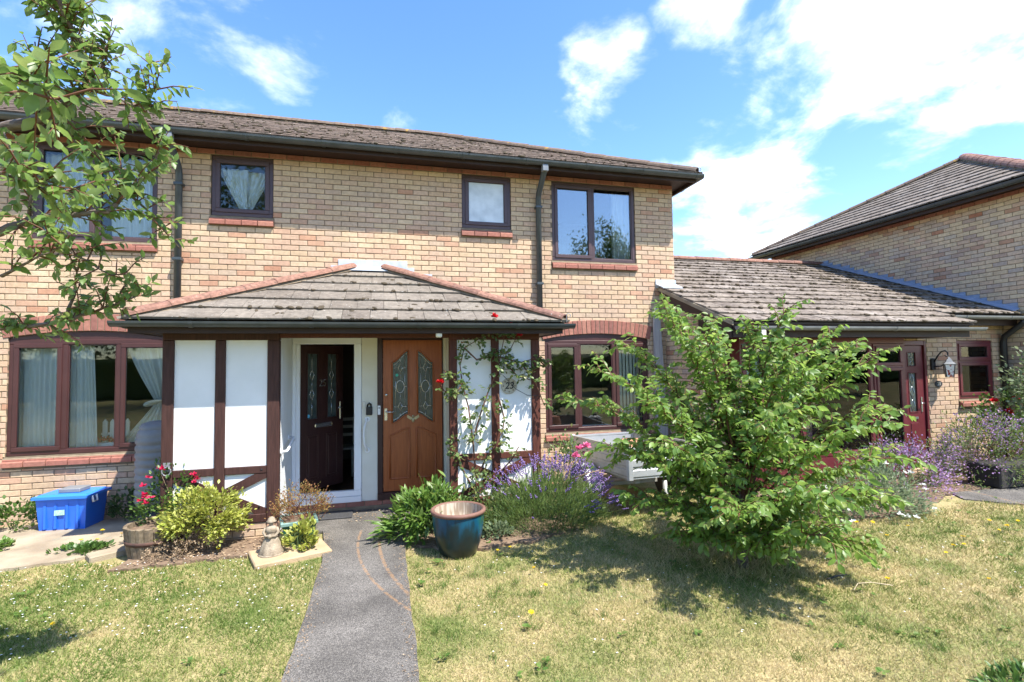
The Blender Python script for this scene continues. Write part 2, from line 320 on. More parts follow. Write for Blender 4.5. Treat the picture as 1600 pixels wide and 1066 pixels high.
def fix_normals(me):
    import bmesh
    bm = bmesh.new(); bm.from_mesh(me); bmesh.ops.recalc_face_normals(bm, faces=bm.faces); bm.to_mesh(me); bm.free()
def put(name, me, m, parent=None, kind=None):
    if m is not None and not me.materials: me.materials.append(m)
    o = bpy.data.objects.new(name, me); COL.objects.link(o)
    WO[o.name] = Vector((0, 0, 0))
    if parent is not None:
        o.parent = parent; o.location = -WO[parent.name]
    if kind: o['kind'] = kind
    return o
def place(name, me, parent, mw):
    """a piece with shared mesh data, given its world matrix"""
    o = bpy.data.objects.new(name, me); COL.objects.link(o); o.parent = parent
    o.matrix_basis = Matrix.Translation(-WO[parent.name]) @ mw
    return o
def thing(name, label, cat, loc=(0, 0, 0), group=None):
    o = bpy.data.objects.new(name, None); COL.objects.link(o); o.location = loc; o.empty_display_size = 0.1
    WO[o.name] = Vector(loc)
    o['label'] = label; o['category'] = cat
    if group: o['group'] = group
    return o
def tag(o, label, cat, group=None):
    o['label'] = label; o['category'] = cat
    if group: o['group'] = group
    return o
def struct(o): o['kind'] = 'structure'; return o
def np_mesh(name, V, T):
    me = bpy.data.meshes.new(name); nv, nt_ = len(V), len(T)
    me.vertices.add(nv); me.vertices.foreach_set('co', np.ascontiguousarray(V, dtype=np.float32).ravel())
    me.loops.add(nt_ * 3); me.loops.foreach_set('vertex_index', np.ascontiguousarray(T, dtype=np.int32).ravel())
    me.polygons.add(nt_); me.polygons.foreach_set('loop_start', np.arange(nt_, dtype=np.int32) * 3)
    me.update(calc_edges=True); me.validate(); return me
def nrm(a): return a / np.maximum(np.linalg.norm(a, axis=-1, keepdims=True), 1e-9)
def frames(axis, normal, length, width=None):
    """N x 3 x 3: columns along / across / normal, scaled"""
    a = nrm(np.asarray(axis, float)); n = np.asarray(normal, float); s = nrm(np.cross(n, a)); n2 = np.cross(a, s)
    L = np.asarray(length, float).reshape(-1, 1); Wd = L if width is None else np.asarray(width, float).reshape(-1, 1)
    return np.stack([a * L, s * Wd, n2 * L], axis=2)
def scatter(name, tmpl, Ms, P, m, parent=None, kind='stuff'):
    tv, tt = tmpl; n = len(P)
    V = np.einsum('nij,kj->nki', Ms, tv) + np.asarray(P)[:, None, :]
    T = (np.arange(n)[:, None, None] * len(tv) + tt[None]).reshape(-1, 3)
    return put(name, np_mesh(name, V.reshape(-1, 3), T), m, parent, kind)
def tri(fs): 
    out = []
    for f in fs:
        for i in range(1, len(f) - 1): out.append((f[0], f[i], f[i + 1]))
    return np.array(out)
def leaf_tmpl(w=0.26, droop=0.18, fold=0.05):
    xs = (0.0, 0.22, 0.52, 0.80, 1.0); ws = (0, 0.17 / 0.26 * w, w, 0.14 / 0.26 * w, 0)
    v = []; f = []
    for x in xs: v.append((x, 0, -droop * x * x))
    for sgn in (1, -1):
        o = len(v)
        for x, ww in list(zip(xs, ws))[1:4]: v.append((x, sgn * ww, -droop * x * x + fold))
        q = [(0, o, 1), (1, o, o + 1, 2), (2, o + 1, o + 2, 3), (3, o + 2, 4)]
        f += q if sgn < 0 else [tuple(reversed(t)) for t in q]
    return np.array(v), tri(f)
LEAF = leaf_tmpl(); LEAFW = leaf_tmpl(0.33, 0.1, 0.04); LANCE = leaf_tmpl(0.14, 0.22, 0.02)
SMALL = (np.array([(0, 0, 0), (0.5, 0.3, 0.06), (1, 0, -0.05), (0.5, -0.3, 0.06), (0.5, 0, -0.02)]), np.array([(0, 4, 1), (1, 4, 2), (2, 4, 3), (3, 4, 0)]))
BLADE = (np.array([(0, 0.5, 0), (0, -0.5, 0), (1, 0, 0)]), np.array([(0, 1, 2)]))
OCTA = (np.array([(0, 0, 0), (0.4, 0.5, 0), (0.4, 0, 0.5), (0.4, -0.5, 0), (0.4, 0, -0.5), (1, 0, 0)]), np.array([(0, 1, 2), (0, 2, 3), (0, 3, 4), (0, 4, 1), (5, 2, 1), (5, 3, 2), (5, 4, 3), (5, 1, 4)]))
def tmpl_mesh(name, t, m):
    me = np_mesh(name, t[0], t[1]); me.materials.append(m); return me

def in_frame(p, margin=0.0):
    d = Vector(p) - CAM; z = d.dot(FW)
    if z < 0.3: return 0.0
    u = d.dot(RX) / z; v = d.dot(UP) / z
    return z if abs(u) < 1.0 + margin and abs(v) < 0.666 + margin else 0.0

# ------------------------------------------------------------------ bricks and tiles
def chamfer_brick(l, h, d, c=0.0035):
    """front face towards -Y, centred on the front face"""
    a, b = l / 2, h / 2
    v = [(-a + c, 0, -b + c), (a - c, 0, -b + c), (a - c, 0, b - c), (-a + c, 0, b - c), (-a, c, -b), (a, c, -b), (a, c, b), (-a, c, b), (-a, d, -b), (a, d, -b), (a, d, b), (-a, d, b)]
    f = [(0, 1, 2, 3)] + [(i, 4 + i, 4 + (i + 1) % 4, (i + 1) % 4) for i in range(4)] + [(4 + i, 8 + i, 8 + (i + 1) % 4, 4 + (i + 1) % 4) for i in range(4)]
    return v, f
def rect_minus(rects, b):
    out = []
    for (x0, x1, z0, z1) in rects:
        bx0, bx1, bz0, bz1 = b
        if bx1 <= x0 or bx0 >= x1 or bz1 <= z0 or bz0 >= z1: out.append((x0, x1, z0, z1)); continue
        if bx0 > x0: out.append((x0, bx0, z0, z1))
        if bx1 < x1: out.append((bx1, x1, z0, z1))
        xa, xb = max(x0, bx0), min(x1, bx1)
        if bz0 > z0: out.append((xa, xb, z0, bz0))
        if bz1 < z1: out.append((xa, xb, bz1, z1))
    return out
BRICK_MESH = {}
def brick_field(part, frame, u0, u1, z0, z1, blocked, m, maxparts, score=None, zbase=0.0, skip=None, phase=0.0):
    """stretcher bond of real bricks. frame: 4x4 from (u, depth, z) to world"""
    key = m.name
    if key not in BRICK_MESH:
        BRICK_MESH[key] = []
        for i in range(4):
            v, f = chamfer_brick(0.215, 0.065, 0.09, 0.0035); me = bpy.data.meshes.new('brick'); me.from_pydata([(x + random.uniform(-.0012, .0012), y, z + random.uniform(-.0012, .0012)) for x, y, z in v], [], f); me.materials.append(m); BRICK_MESH[key].append(me)
    full = []; cut = []
    k0 = int(math.floor((z0 - zbase) / 0.075)); k1 = int(math.ceil((z1 - zbase) / 0.075))
    for k in range(k0, k1):
        za = zbase + k * 0.075 + 0.005; zb = za + 0.065
        off = phase + (0.1125 if k % 2 else 0.0)
        j = int(math.floor((u0 - off) / 0.225)) - 1
        while True:
            ua = off + j * 0.225 + 0.005; j += 1
            if ua > u1: break
            rects = [(max(ua, u0), min(ua + 0.215, u1), max(za, z0), min(zb, z1))]
            if rects[0][1] - rects[0][0] < 0.02 or rects[0][3] - rects[0][2] < 0.012: continue
            for b in blocked: rects = rect_minus(rects, b)
            for r in rects:
                if r[1] - r[0] < 0.018 or r[3] - r[2] < 0.012: continue
                if skip and skip((r[0] + r[1]) / 2, (r[2] + r[3]) / 2): continue
                c = ((r[0] + r[1]) / 2, (r[2] + r[3]) / 2, r[1] - r[0], r[3] - r[2])
                (full if abs(c[2] - 0.215) < 0.003 and abs(c[3] - 0.065) < 0.003 else cut).append(c)
    def mw(c): return frame @ Matrix.Translation((c[0], random.uniform(-0.0015, 0.0012), c[1])) @ Matrix.Rotation(R(random.uniform(-0.35, 0.35)), 4, 'Y') @ Matrix.Rotation(R(random.uniform(-0.5, 0.5)), 4, 'Z')
    def sc(c):
        p = frame @ Vector((c[0], 0, c[1])); z = in_frame(p)
        if not z: return 0
        return (score(c[0], c[1]) if score else 1) / (z * z)
    full.sort(key=sc, reverse=True)
    n = min(maxparts, sum(1 for c in full if sc(c) > 0))
    for i, c in enumerate(full[:n]):
        place('brick', BRICK_MESH[key][i % 4], part, mw(c))
    mb = MB()
    for c in full[n:] + cut:
        v, f = chamfer_brick(c[2], c[3], 0.09, min(0.0035, c[2] / 4, c[3] / 4)); T = mw(c); mb.add([T @ Vector(p) for p in v], f)
    if mb.v:
        o = mb.build('brick', m, part, recalc=False); o['kind'] = 'stuff'
def clip_poly(poly, clip):
    """Sutherland-Hodgman: poly clipped by a convex counter-clockwise polygon"""
    for i in range(len(clip)):
        a, b = clip[i], clip[(i + 1) % len(clip)]
        def side(p): return (b[0] - a[0]) * (p[1] - a[1]) - (b[1] - a[1]) * (p[0] - a[0])
        out = []
        for j in range(len(poly)):
            p, q = poly[j], poly[(j + 1) % len(poly)]; sp, sq = side(p), side(q)
            if sp >= 0: out.append(p)
            if (sp >= 0) != (sq >= 0):
                t = sp / (sp - sq); out.append((p[0] + t * (q[0] - p[0]), p[1] + t * (q[1] - p[1])))
        poly = out
        if len(poly) < 3: return []
    return poly
TH, TILT = 0.026, 0.08
def tile_top(b): return 0.052 - TILT * b
TILE_MESH = {}
def tile_mesh(m, w, ln):
    key = (m.name, w, ln)
    if key not in TILE_MESH:
        L = []
        for i in range(4):
            h = w / 2; j = lambda s=.002: random.uniform(-s, s)
            v = []
            # front edge slightly rounded and chipped: x across, y up the slope, z off the roof
            for (b, c) in ((0.0, tile_top(0) - TH), (-0.002, tile_top(0) - 0.008), (0.008, tile_top(0)), (ln, tile_top(ln)), (ln, tile_top(ln) - TH)):
                v += [(-h, b + j(), c + j(.001)), (-h * 0.3, b + j(), c + j(.001)), (h * 0.35, b + j(), c + j(.001)), (h, b + j(), c + j(.001))]
            f = []
            for r in range(4):
                f += [(r * 4 + q, r * 4 + q + 1, (r + 1) * 4 + q + 1, (r + 1) * 4 + q) for q in range(3)]
            f += [(0, 4, 8, 12, 16), (3, 19, 15, 11, 7)]
            me = bpy.data.meshes.new('tile'); me.from_pydata(v, [], f); me.materials.append(m); L.append(me)
        TILE_MESH[key] = L
    return TILE_MESH[key]
def tile_slope(part, P0, e, s, poly, m, maxparts, w=0.30, gauge=0.32, gap=0.004, jit=1.0):
    """tiles on a slope: origin P0, e along the eave, s up the slope, poly = convex outline in (e, s), counter-clockwise"""
    e = Vector(e).normalized(); s = Vector(s); s = (s - s.dot(e) * e).normalized(); n = e.cross(s)
    if n.z < 0: n = -n
    F = Matrix(((e.x, s.x, n.x, P0[0]), (e.y, s.y, n.y, P0[1]), (e.z, s.z, n.z, P0[2]), (0, 0, 0, 1)))
    ln = gauge + 0.06; ms = tile_mesh(m, w - gap, ln)
    e0, e1 = min(p[0] for p in poly), max(p[0] for p in poly); s1 = max(p[1] for p in poly); s0 = min(p[1] for p in poly)
    full = []; cut = []
    for r in range(int(math.ceil((s1 - s0) / gauge))):
        b = s0 + r * gauge; off = 0.5 * w if r % 2 else 0.0
        c = int(math.floor((e0 - off) / w)) - 1
        while off + c * w < e1:
            a = off + c * w; c += 1
            q = [(a + gap / 2, b), (a + w - gap / 2, b), (a + w - gap / 2, b + ln), (a + gap / 2, b + ln)]
            cl = clip_poly(q, poly)
            if not cl: continue
            ar = 0.5 * abs(sum(cl[i][0] * cl[(i + 1) % len(cl)][1] - cl[(i + 1) % len(cl)][0] * cl[i][1] for i in range(len(cl))))
            if ar < 0.004: continue
            if ar > 0.985 * (w - gap) * ln: full.append((a + w / 2, b))
            else: cut.append((cl, b))
    def J(): return Matrix.Rotation(R(random.uniform(-.5, .5) * jit), 4, 'Z') @ Matrix.Rotation(R(random.uniform(-.5, .5) * jit), 4, 'X') @ Matrix.Rotation(R(random.uniform(-.6, .6) * jit), 4, 'Y')
    full.sort(key=lambda c: (lambda z: 1 / (z * z) if z else 0)(in_frame(F @ Vector((c[0], c[1], 0)))), reverse=True)
    for i, c in enumerate(full[:maxparts]):
        place('tile', ms[i % 4], part, F @ Matrix.Translation((c[0], c[1], random.uniform(0, .003) * jit)) @ J())
    mb = MB()
    for c in full[maxparts:]:
        me = random.choice(ms); T = F @ Matrix.Translation((c[0], c[1], random.uniform(0, .003) * jit)) @ J()
        mb.add([T @ v.co for v in me.vertices], [tuple(p.vertices) for p in me.polygons])
    for cl, b in cut:
        k = len(cl); tz = random.uniform(0, .003) * jit
        vs = [F @ Vector((p[0], p[1], tile_top(p[1] - b) - TH + tz)) for p in cl] + [F @ Vector((p[0], p[1], tile_top(p[1] - b) + tz)) for p in cl]
        mb.add(vs, [tuple(range(k))[::-1], tuple(range(k, 2 * k))] + [(i, (i + 1) % k, k + (i + 1) % k, k + i) for i in range(k)])
    if mb.v:
        o = mb.build('tile', m, part, recalc=True); o['kind'] = 'stuff'
    return F
def hip_run(part, a, b, r, m, seg=0.42, name='hip_tile', sq=0.75):
    """half-round tiles in mortar along a hip or ridge"""
    a, b = Vector(a), Vector(b); d = (b - a); n = max(1, round(d.length / seg)); x = d.normalized(); y = x.cross(Vector((0, 0, 1))).normalized(); z = y.cross(x)
    if z.z < 0: z = -z
    me = None
    L = d.length / n
    k = 8; v = []; f = []
    for i, (t, rr) in enumerate(((0, 1.06), (0.02, 1.1), (L * 1.03, 1.0))):
        for j in range(k + 1):
            an = math.pi * j / k; v.append((t, rr * r * math.cos(an), rr * r * sq * math.sin(an)))
        for j in range(k + 1):
            an = math.pi * j / k; v.append((t, (rr * r - 0.02) * math.cos(an), (rr * r - 0.02) * sq * math.sin(an)))
    q = 2 * (k + 1)
    for i in range(2):
        for j in range(k):
            f.append((i * q + j, i * q + j + 1, (i + 1) * q + j + 1, (i + 1) * q + j)); f.append((i * q + k + 1 + j, (i + 1) * q + k + 1 + j, (i + 1) * q + k + 2 + j, i * q + k + 2 + j))
        f.append((i * q, (i + 1) * q, (i + 1) * q + k + 1, i * q + k + 1)); f.append((i * q + k, i * q + 2 * k + 1, (i + 1) * q + 2 * k + 1, (i + 1) * q + k))
    for j in range(k):
        f.append((j, k + 1 + j, k + 2 + j, j + 1)); f.append((2 * q + j, 2 * q + j + 1, 2 * q + k + 2 + j, 2 * q + k + 1 + j))
    me = bpy.data.meshes.new(name); me.from_pydata(v, [], f); fix_normals(me); me.materials.append(m)
    for i in range(n):
        p = a + x * (L * i)
        T = Matrix(((x.x, y.x, z.x, p.x), (x.y, y.y, z.y, p.y), (x.z, y.z, z.z, p.z), (0, 0, 0, 1)))
        place(name, me, part, T @ Matrix.Rotation(R(random.uniform(-1.2, 1.2)), 4, 'X') @ Matrix.Translation((0, 0, random.uniform(0, .005))))
    # mortar bedding under the run
    mb = MB(); w = r * 0.93
    mb.add([a + y * w - z * 0.035, a - y * w - z * 0.035, b - y * w - z * 0.035, b + y * w - z * 0.035, a + y * w * .6 + z * .02, a - y * w * .6 + z * .02, b - y * w * .6 + z * .02, b + y * w * .6 + z * .02],
           [(0, 1, 2, 3), (4, 7, 6, 5), (0, 4, 5, 1), (2, 6, 7, 3), (1, 5, 6, 2), (3, 7, 4, 0)])
    mb.build('mortar_bed', M['mortar'], part)
def moss_on(part, F, poly, n, rmin=.012, rmax=.035, m=None, gauge=0.32):
    """moss cushions, most of them along the lower edges of the tiles"""
    P = []; Ms = []
    e0, e1 = min(p[0] for p in poly), max(p[0] for p in poly); s1 = max(p[1] for p in poly); s0 = min(p[1] for p in poly)
    ball = MB().ball((0, 0, 0), 1, 6, 4); tv = np.array(ball.v); tt = tri(ball.f)
    tries = 0
    while len(P) < n and tries < n * 12:
        tries += 1
        a = random.uniform(e0, e1); r = random.randrange(int((s1 - s0) / gauge) + 1)
        b = s0 + r * gauge + (random.uniform(-.012, .02) if random.random() < .6 else random.uniform(0.02, gauge))
        if not clip_poly([(a - .01, b - .01), (a + .01, b - .01), (a, b + .01)], poly): continue
        k = (b - s0) % gauge
        p = F @ Vector((a, b, tile_top(k if k < gauge - .02 else 0) - .002))
        rr = rmin + (rmax - rmin) * random.random() ** 3
        P.append(p); B = F.to_3x3(); sc = Matrix.Diagonal((rr * random.uniform(.8, 2.2), rr * random.uniform(.7, 1.3), rr * random.uniform(.3, .6)))
        Ms.append(np.array(B @ Matrix.Rotation(random.uniform(0, 3), 3, 'Z') @ sc))
    scatter('moss', (tv, tt), np.array(Ms), np.array(P), m or M['moss'], part)

# ------------------------------------------------------------------ gutters, pipes, windows, curtains
def gutter(part_parent, name, a, b, m, r=0.058, collar=0.95, ends=(True, True)):
    a, b = Vector(a), Vector(b); x = (b - a).normalized(); y = Vector((0, 0, 1)).cross(x).normalized(); z = Vector((0, 0, 1)); k = 8
    def ring(t, ro, ri, lip=0.0):
        p = a + x * t
        return [p + ro * (math.cos(math.pi * j / k) * y - math.sin(math.pi * j / k) * z) for j in range(k + 1)] + [p + ri * (math.cos(math.pi * j / k) * y - math.sin(math.pi * j / k) * z) for j in reversed(range(k + 1))]
    def seg(mb, t0, t1, ro, ri):
        q = 2 * (k + 1); mb.add(ring(t0, ro, ri) + ring(t1, ro, ri), [(i, (i + 1) % q, q + (i + 1) % q, q + i) for i in range(q)] + [tuple(range(q)), tuple(range(q, 2 * q))][::1], False)
    Ln = (b - a).length; mb = MB(); seg(mb, 0, Ln, r, r - 0.006)
    for t, on in ((0, ends[0]), (Ln, ends[1])):
        if on: p = a + x * t; mb.add([p + (r) * (math.cos(math.pi * j / k) * y - math.sin(math.pi * j / k) * z) - x * .003 for j in range(k + 1)] + [p + r * (math.cos(math.pi * j / k) * y - math.sin(math.pi * j / k) * z) + x * .003 for j in range(k + 1)], [tuple(range(k + 1)), tuple(range(k + 1, 2 * k + 2))] + [(j, j + 1, k + 2 + j, k + 1 + j) for j in range(k)])
    g = mb.build(name, m, part_parent)
    t = collar * 0.6
    while t < Ln - 0.1:
        c = MB(); seg(c, t, t + 0.045, r + 0.006, r - 0.001); c.build('bracket', m, g); t += collar
    return g
def scroll(parent, p, m):
    """curled wire end standing on the gutter corner"""
    pts = [(p[0], p[1], p[2] + i * .02) for i in range(5)]
    for i in range(9):
        an = math.pi - i * 0.62; rr = .03 - i * .0015; pts.append((p[0] + .03 + rr * math.cos(an), p[1], p[2] + .09 + rr * math.sin(an)))
    MB().tube(pts, .0045, 5).build('wire_scroll', m, parent)
def downpipe(parent, pts, w, m, clips=()):
    mb = MB()
    mb.tube(pts, w / 2 * 1.25, 4 if False else 12)
    d = mb.build('downpipe', m, parent)
    for p in clips: MB().bbox(p[0] - w * .75, p[0] + w * .75, p[1] - w * .7, p[1] + .06, p[2] - .02, p[2] + .02, .005).build('pipe_clip', m, d)
    return d
def window(house, x0, x1, z0, z1, mull=(), sashes=(), y=0.03, fw=0.055, m=None, glass=None, trans=(), sw=0.045, label=None, topcells=None, head=None):
    """frame with mullions; sashes = indices of the cells that hold an opening sash; trans = per-cell transom height or None"""
    m = m or M['upvc']; glass = glass or M['glass']; d = 0.07
    mb = MB()
    mb.bbox(x0, x1, y, y + d, z0, z0 + fw, .006); mb.bbox(x0, x1, y, y + d, z1 - fw, z1, .006); mb.bbox(x0, x0 + fw, y + .001, y + d - .001, z0 + fw, z1 - fw, .006); mb.bbox(x1 - fw, x1, y + .001, y + d - .001, z0 + fw, z1 - fw, .006)
    for xm in mull: mb.bbox(xm - fw * .55, xm + fw * .55, y + .002, y + d - .002, z0 + fw, z1 - fw, .005)
    edges = [x0 + fw] + [e for xm in mull for e in (xm - fw * .55, xm + fw * .55)] + [x1 - fw]
    cells = [(edges[2 * i], edges[2 * i + 1], z0 + fw, z1 - fw) for i in range(len(mull) + 1)]
    c2 = []
    for i, c in enumerate(cells):
        t = trans[i] if i < len(trans) else None
        if t: mb.bbox(c[0], c[1], y + .003, y + d - .003, t - fw * .45, t + fw * .45, .005); c2 += [(c[0], c[1], c[2], t - fw * .45), (c[0], c[1], t + fw * .45, c[3])]
        else: c2.append(c)
    w = mb.build('window', m, house, recalc=True)
    if label: w['label'] = label
    for i, (a, b, c, e) in enumerate(c2):
        if i in sashes:
            s = MB(); yy = y - 0.014; k = sw
            s.bbox(a - .008, b + .008, yy, y + .03, c - .008, c + k, .005); s.bbox(a - .008, b + .008, yy, y + .03, e - k, e + .008, .005); s.bbox(a - .008, a + k, yy + .001, y + .029, c + k, e - k, .005); s.bbox(b - k, b + .008, yy + .001, y + .029, c + k, e - k, .005)
            so = s.build('sash', m, w)
            MB().box(a + k - .004, b - k + .004, y + .012, y + .018, c + k - .004, e - k + .004).build('pane', glass, w)
            g = MB()   # rubber gasket line round the glass
            for q in ((a + k, b - k, c + k, c + k + .006), (a + k, b - k, e - k - .006, e - k), (a + k, a + k + .006, c + k + .006, e - k - .006), (b - k - .006, b - k, c + k + .006, e - k - .006)): g.box(q[0], q[1], y + .004, y + .011, q[2], q[3])
            g.build('gasket', M['black'], w)
        else:
            MB().box(a - .004, b + .004, y + .030, y + .036, c - .004, e + .004).build('pane', glass, w)
            g = MB()
            for q in ((a, b, c, c + .012), (a, b, e - .012, e), (a, a + .012, c + .012, e - .012), (b - .012, b, c + .012, e - .012)): g.box(q[0], q[1], y + .012, y + .029, q[2], q[3])
            g.build('bead', m, w)
    return w
def room(house, x0, x1, z0, z1, y0, y1, m=None, name='room'):
    v = [(x0, y0, z0), (x1, y0, z0), (x1, y1, z0), (x0, y1, z0), (x0, y0, z1), (x1, y0, z1), (x1, y1, z1), (x0, y1, z1)]
    return MB().add(v, [(0, 1, 2, 3), (4, 7, 6, 5), (1, 5, 6, 2), (2, 6, 7, 3), (3, 7, 4, 0)]).build(name, m or M['room'], house, recalc=False)
def curtain(label, fl, fr, z0, z1, y, pleats, amp, m=None, tie=None, cat='curtain', name='curtain', group=None):
    """pleated cloth; fl(z), fr(z) give its left and right edges at each height"""
    n, k = pleats * 8, 26; v = []; f = []
    ph = random.uniform(0, 6)
    for j in range(k + 1):
        z = z0 + (z1 - z0) * j / k; a, b = fl(z), fr(z)
        for i in range(n + 1):
            t = i / n; sq = 1 + 0.25 * math.sin(3.1 * t + ph)
            v.append((a + (b - a) * t, y + amp * math.sin(2 * math.pi * pleats * t * sq + ph + .25 * math.sin(z * 3 + t * 5)) + 0.3 * amp * math.sin(17 * t + z * 2), z))
    f = [(j * (n + 1) + i, j * (n + 1) + i + 1, (j + 1) * (n + 1) + i + 1, (j + 1) * (n + 1) + i) for j in range(k) for i in range(n)]
    mb = MB(); mb.add(v, f, True)
    o = mb.build(name, m or M['net'], None, recalc=False)
    sol = o.modifiers.new('thickness', 'SOLIDIFY'); sol.thickness = 0.002
    return tag(o, label, cat, group)
def text(parent, body, loc, size, m, name='number', extrude=0.003, rot=(R(90), 0, 0), bold=0.0, shear=0.0):
    c = bpy.data.curves.new(name, 'FONT'); c.body = body; c.size = size; c.extrude = extrude; c.align_x = 'CENTER'; c.align_y = 'CENTER'; c.offset = bold; c.shear = shear
    c.materials.append(m); o = bpy.data.objects.new(name, c); COL.objects.link(o); o.rotation_euler = rot; me = bpy.data.meshes.new_from_object(o.evaluated_get(bpy.context.evaluated_depsgraph_get())); bpy.data.objects.remove(o); me.name = name
    o = bpy.data.objects.new(name, me); COL.objects.link(o); o.rotation_euler = rot; o.parent = parent; o.location = Vector(loc) - WO[parent.name]
    return o
I4 = Matrix.Identity(4)
# ================================================================== GROUND
M['lawn'] = None
def ground_material():
    m = bpy.data.materials.new('lawn_ground'); m.use_nodes = True; nt = m.node_tree; N = nt.nodes; L = nt.links; b = N['Principled BSDF']; b.inputs['Roughness'].default_value = 0.95; b.inputs['Specular IOR Level'].default_value = 0.15
    g = N.new('ShaderNodeNewGeometry')
    n = N.new('ShaderNodeTexNoise'); n.inputs['Scale'].default_value = 1.3; n.inputs['Detail'].default_value = 8; n.inputs['Roughness'].default_value = .65; L.new(g.outputs['Position'], n.inputs['Vector'])
    r = N.new('ShaderNodeValToRGB'); e = r.color_ramp.elements; e[0].position = .36; e[0].color = (0.13, 0.16, 0.05, 1); e[1].position = .62; e[1].color = (0.35, 0.28, 0.14, 1); x = e.new(.5); x.color = (0.26, 0.23, 0.10, 1)
    L.new(n.outputs['Fac'], r.inputs['Fac'])
    n2 = N.new('ShaderNodeTexNoise'); n2.inputs['Scale'].default_value = 60; n2.inputs['Detail'].default_value = 4; L.new(g.outputs['Position'], n2.inputs['Vector'])
    mr = N.new('ShaderNodeMapRange'); mr.inputs['To Min'].default_value = .55; mr.inputs['To Max'].default_value = 1.3; mr.inputs['From Min'].default_value = .3; mr.inputs['From Max'].default_value = .7; L.new(n2.outputs['Fac'], mr.inputs['Value'])
    h = N.new('ShaderNodeHueSaturation'); L.new(mr.outputs[0], h.inputs['Value']); L.new(r.outputs[0], h.inputs['Color']); L.new(h.outputs[0], b.inputs['Base Color'])
    return m
M['lawn'] = ground_material()
mb = MB(); nx = 60
xs = [-300, -60] + [-12 + i * 0.5 for i in range(61)] + [60, 300]; ys = [-300, -60, -14] + [-9 + i * .5 for i in range(20)] + [3, 60, 300]
def gz(x, y):
    return 0.012 * math.sin(x * 1.3 + y * .7) + 0.008 * math.sin(2.1 * y - x) if (-11 < x < 17 and -8.6 < y < -2.2) else 0.0
v = [(x, y, gz(x, y) - .015) for y in ys for x in xs]; q = len(xs)
mb.add(v, [(j * q + i, j * q + i + 1, (j + 1) * q + i + 1, (j + 1) * q + i) for j in range(len(ys) - 1) for i in range(q - 1)], True)
struct(mb.build('lawn', M['lawn'], None, recalc=False))

def sheet(name, poly, z, m, wob=0.02, sub=0.12):
    """thin ground sheet with an uneven outline and a real thickness"""
    pts = []
    for i in range(len(poly)):
        a, b = Vector(poly[i]), Vector(poly[(i + 1) % len(poly)]); k = max(1, int((b - a).length / sub))
        for j in range(k):
            p = a.lerp(b, j / k); pts.append((p.x + random.uniform(-wob, wob), p.y + random.uniform(-wob, wob)))
    return MB().prism(pts, z - 0.06, z, 'xy').build(name, m)

def asphalt():
    m = bpy.data.materials.new('asphalt_path'); m.use_nodes = True; nt = m.node_tree; N = nt.nodes; L = nt.links; b = N['Principled BSDF']; b.inputs['Roughness'].default_value = 0.9; b.inputs['Specular IOR Level'].default_value = .25
    g = N.new('ShaderNodeNewGeometry'); P = g.outputs['Position']
    v = N.new('ShaderNodeTexVoronoi'); v.inputs['Scale'].default_value = 190; L.new(P, v.inputs['Vector'])
    r = N.new('ShaderNodeValToRGB'); e = r.color_ramp.elements; e[0].position = 0; e[0].color = (0.055, 0.050, 0.045, 1); e[1].position = 1; e[1].color = (0.21, 0.193, 0.168, 1); x = e.new(.55); x.color = (0.12, 0.111, 0.099, 1)
    sp = N.new('ShaderNodeSeparateColor'); L.new(v.outputs['Color'], sp.inputs[0]); L.new(sp.outputs[0], r.inputs['Fac'])
    n = N.new('ShaderNodeTexNoise'); n.inputs['Scale'].default_value = 2.2; n.inputs['Detail'].default_value = 6; L.new(P, n.inputs['Vector'])
    mr = N.new('ShaderNodeMapRange'); mr.inputs['From Min'].default_value = .3; mr.inputs['From Max'].default_value = .7; mr.inputs['To Min'].default_value = .62; mr.inputs['To Max'].default_value = 1.3; L.new(n.outputs['Fac'], mr.inputs['Value'])
    h = N.new('ShaderNodeHueSaturation'); L.new(mr.outputs[0], h.inputs['Value']); L.new(r.outputs[0], h.inputs['Color']); cur = h.outputs[0]
    s = N.new('ShaderNodeSeparateXYZ'); L.new(P, s.inputs[0])
    def mth(op, a, b=None):
        q = N.new('ShaderNodeMath'); q.operation = op
        for i, vv in enumerate((a, b)):
            if vv is None: continue
            if isinstance(vv, (int, float)): q.inputs[i].default_value = vv
            else: L.new(vv, q.inputs[i])
        return q.outputs[0]
    n3 = N.new('ShaderNodeTexNoise'); n3.inputs['Scale'].default_value = 26; n3.inputs['Detail'].default_value = 5; L.new(P, n3.inputs['Vector'])
    # two orange rust scuffs left by something dragged in an arc over the path
    for (cx, cy, rad, wid, ymin, ymax) in ARCS:
        d = mth('SQRT', mth('ADD', mth('POWER', mth('SUBTRACT', s.outputs[0], cx), 2), mth('POWER', mth('SUBTRACT', s.outputs[1], cy), 2)))
        k = mth('SUBTRACT', 1.0, mth('DIVIDE', mth('ABSOLUTE', mth('SUBTRACT', d, rad)), wid))
        f = mth('MULTIPLY', mth('MAXIMUM', k, 0), mth('MULTIPLY', mth('MAXIMUM', mth('SUBTRACT', n3.outputs['Fac'], .36), 0), 4.5))
        f = mth('MULTIPLY', f, mth('MULTIPLY', mth('GREATER_THAN', s.outputs[1], ymin), mth('LESS_THAN', s.outputs[1], ymax)))
        f = mth('MINIMUM', f, .42)
        mx = N.new('ShaderNodeMix'); mx.data_type = 'RGBA'; L.new(f, mx.inputs['Factor']); L.new(cur, mx.inputs['A']); mx.inputs['B'].default_value = (0.36, 0.20, 0.09, 1); cur = mx.outputs['Result']
    L.new(cur, b.inputs['Base Color'])
    bp = N.new('ShaderNodeBump'); bp.inputs['Strength'].default_value = .6; bp.inputs['Distance'].default_value = .004; L.new(v.outputs['Distance'], bp.inputs['Height']); L.new(bp.outputs[0], b.inputs['Normal'])
    return m
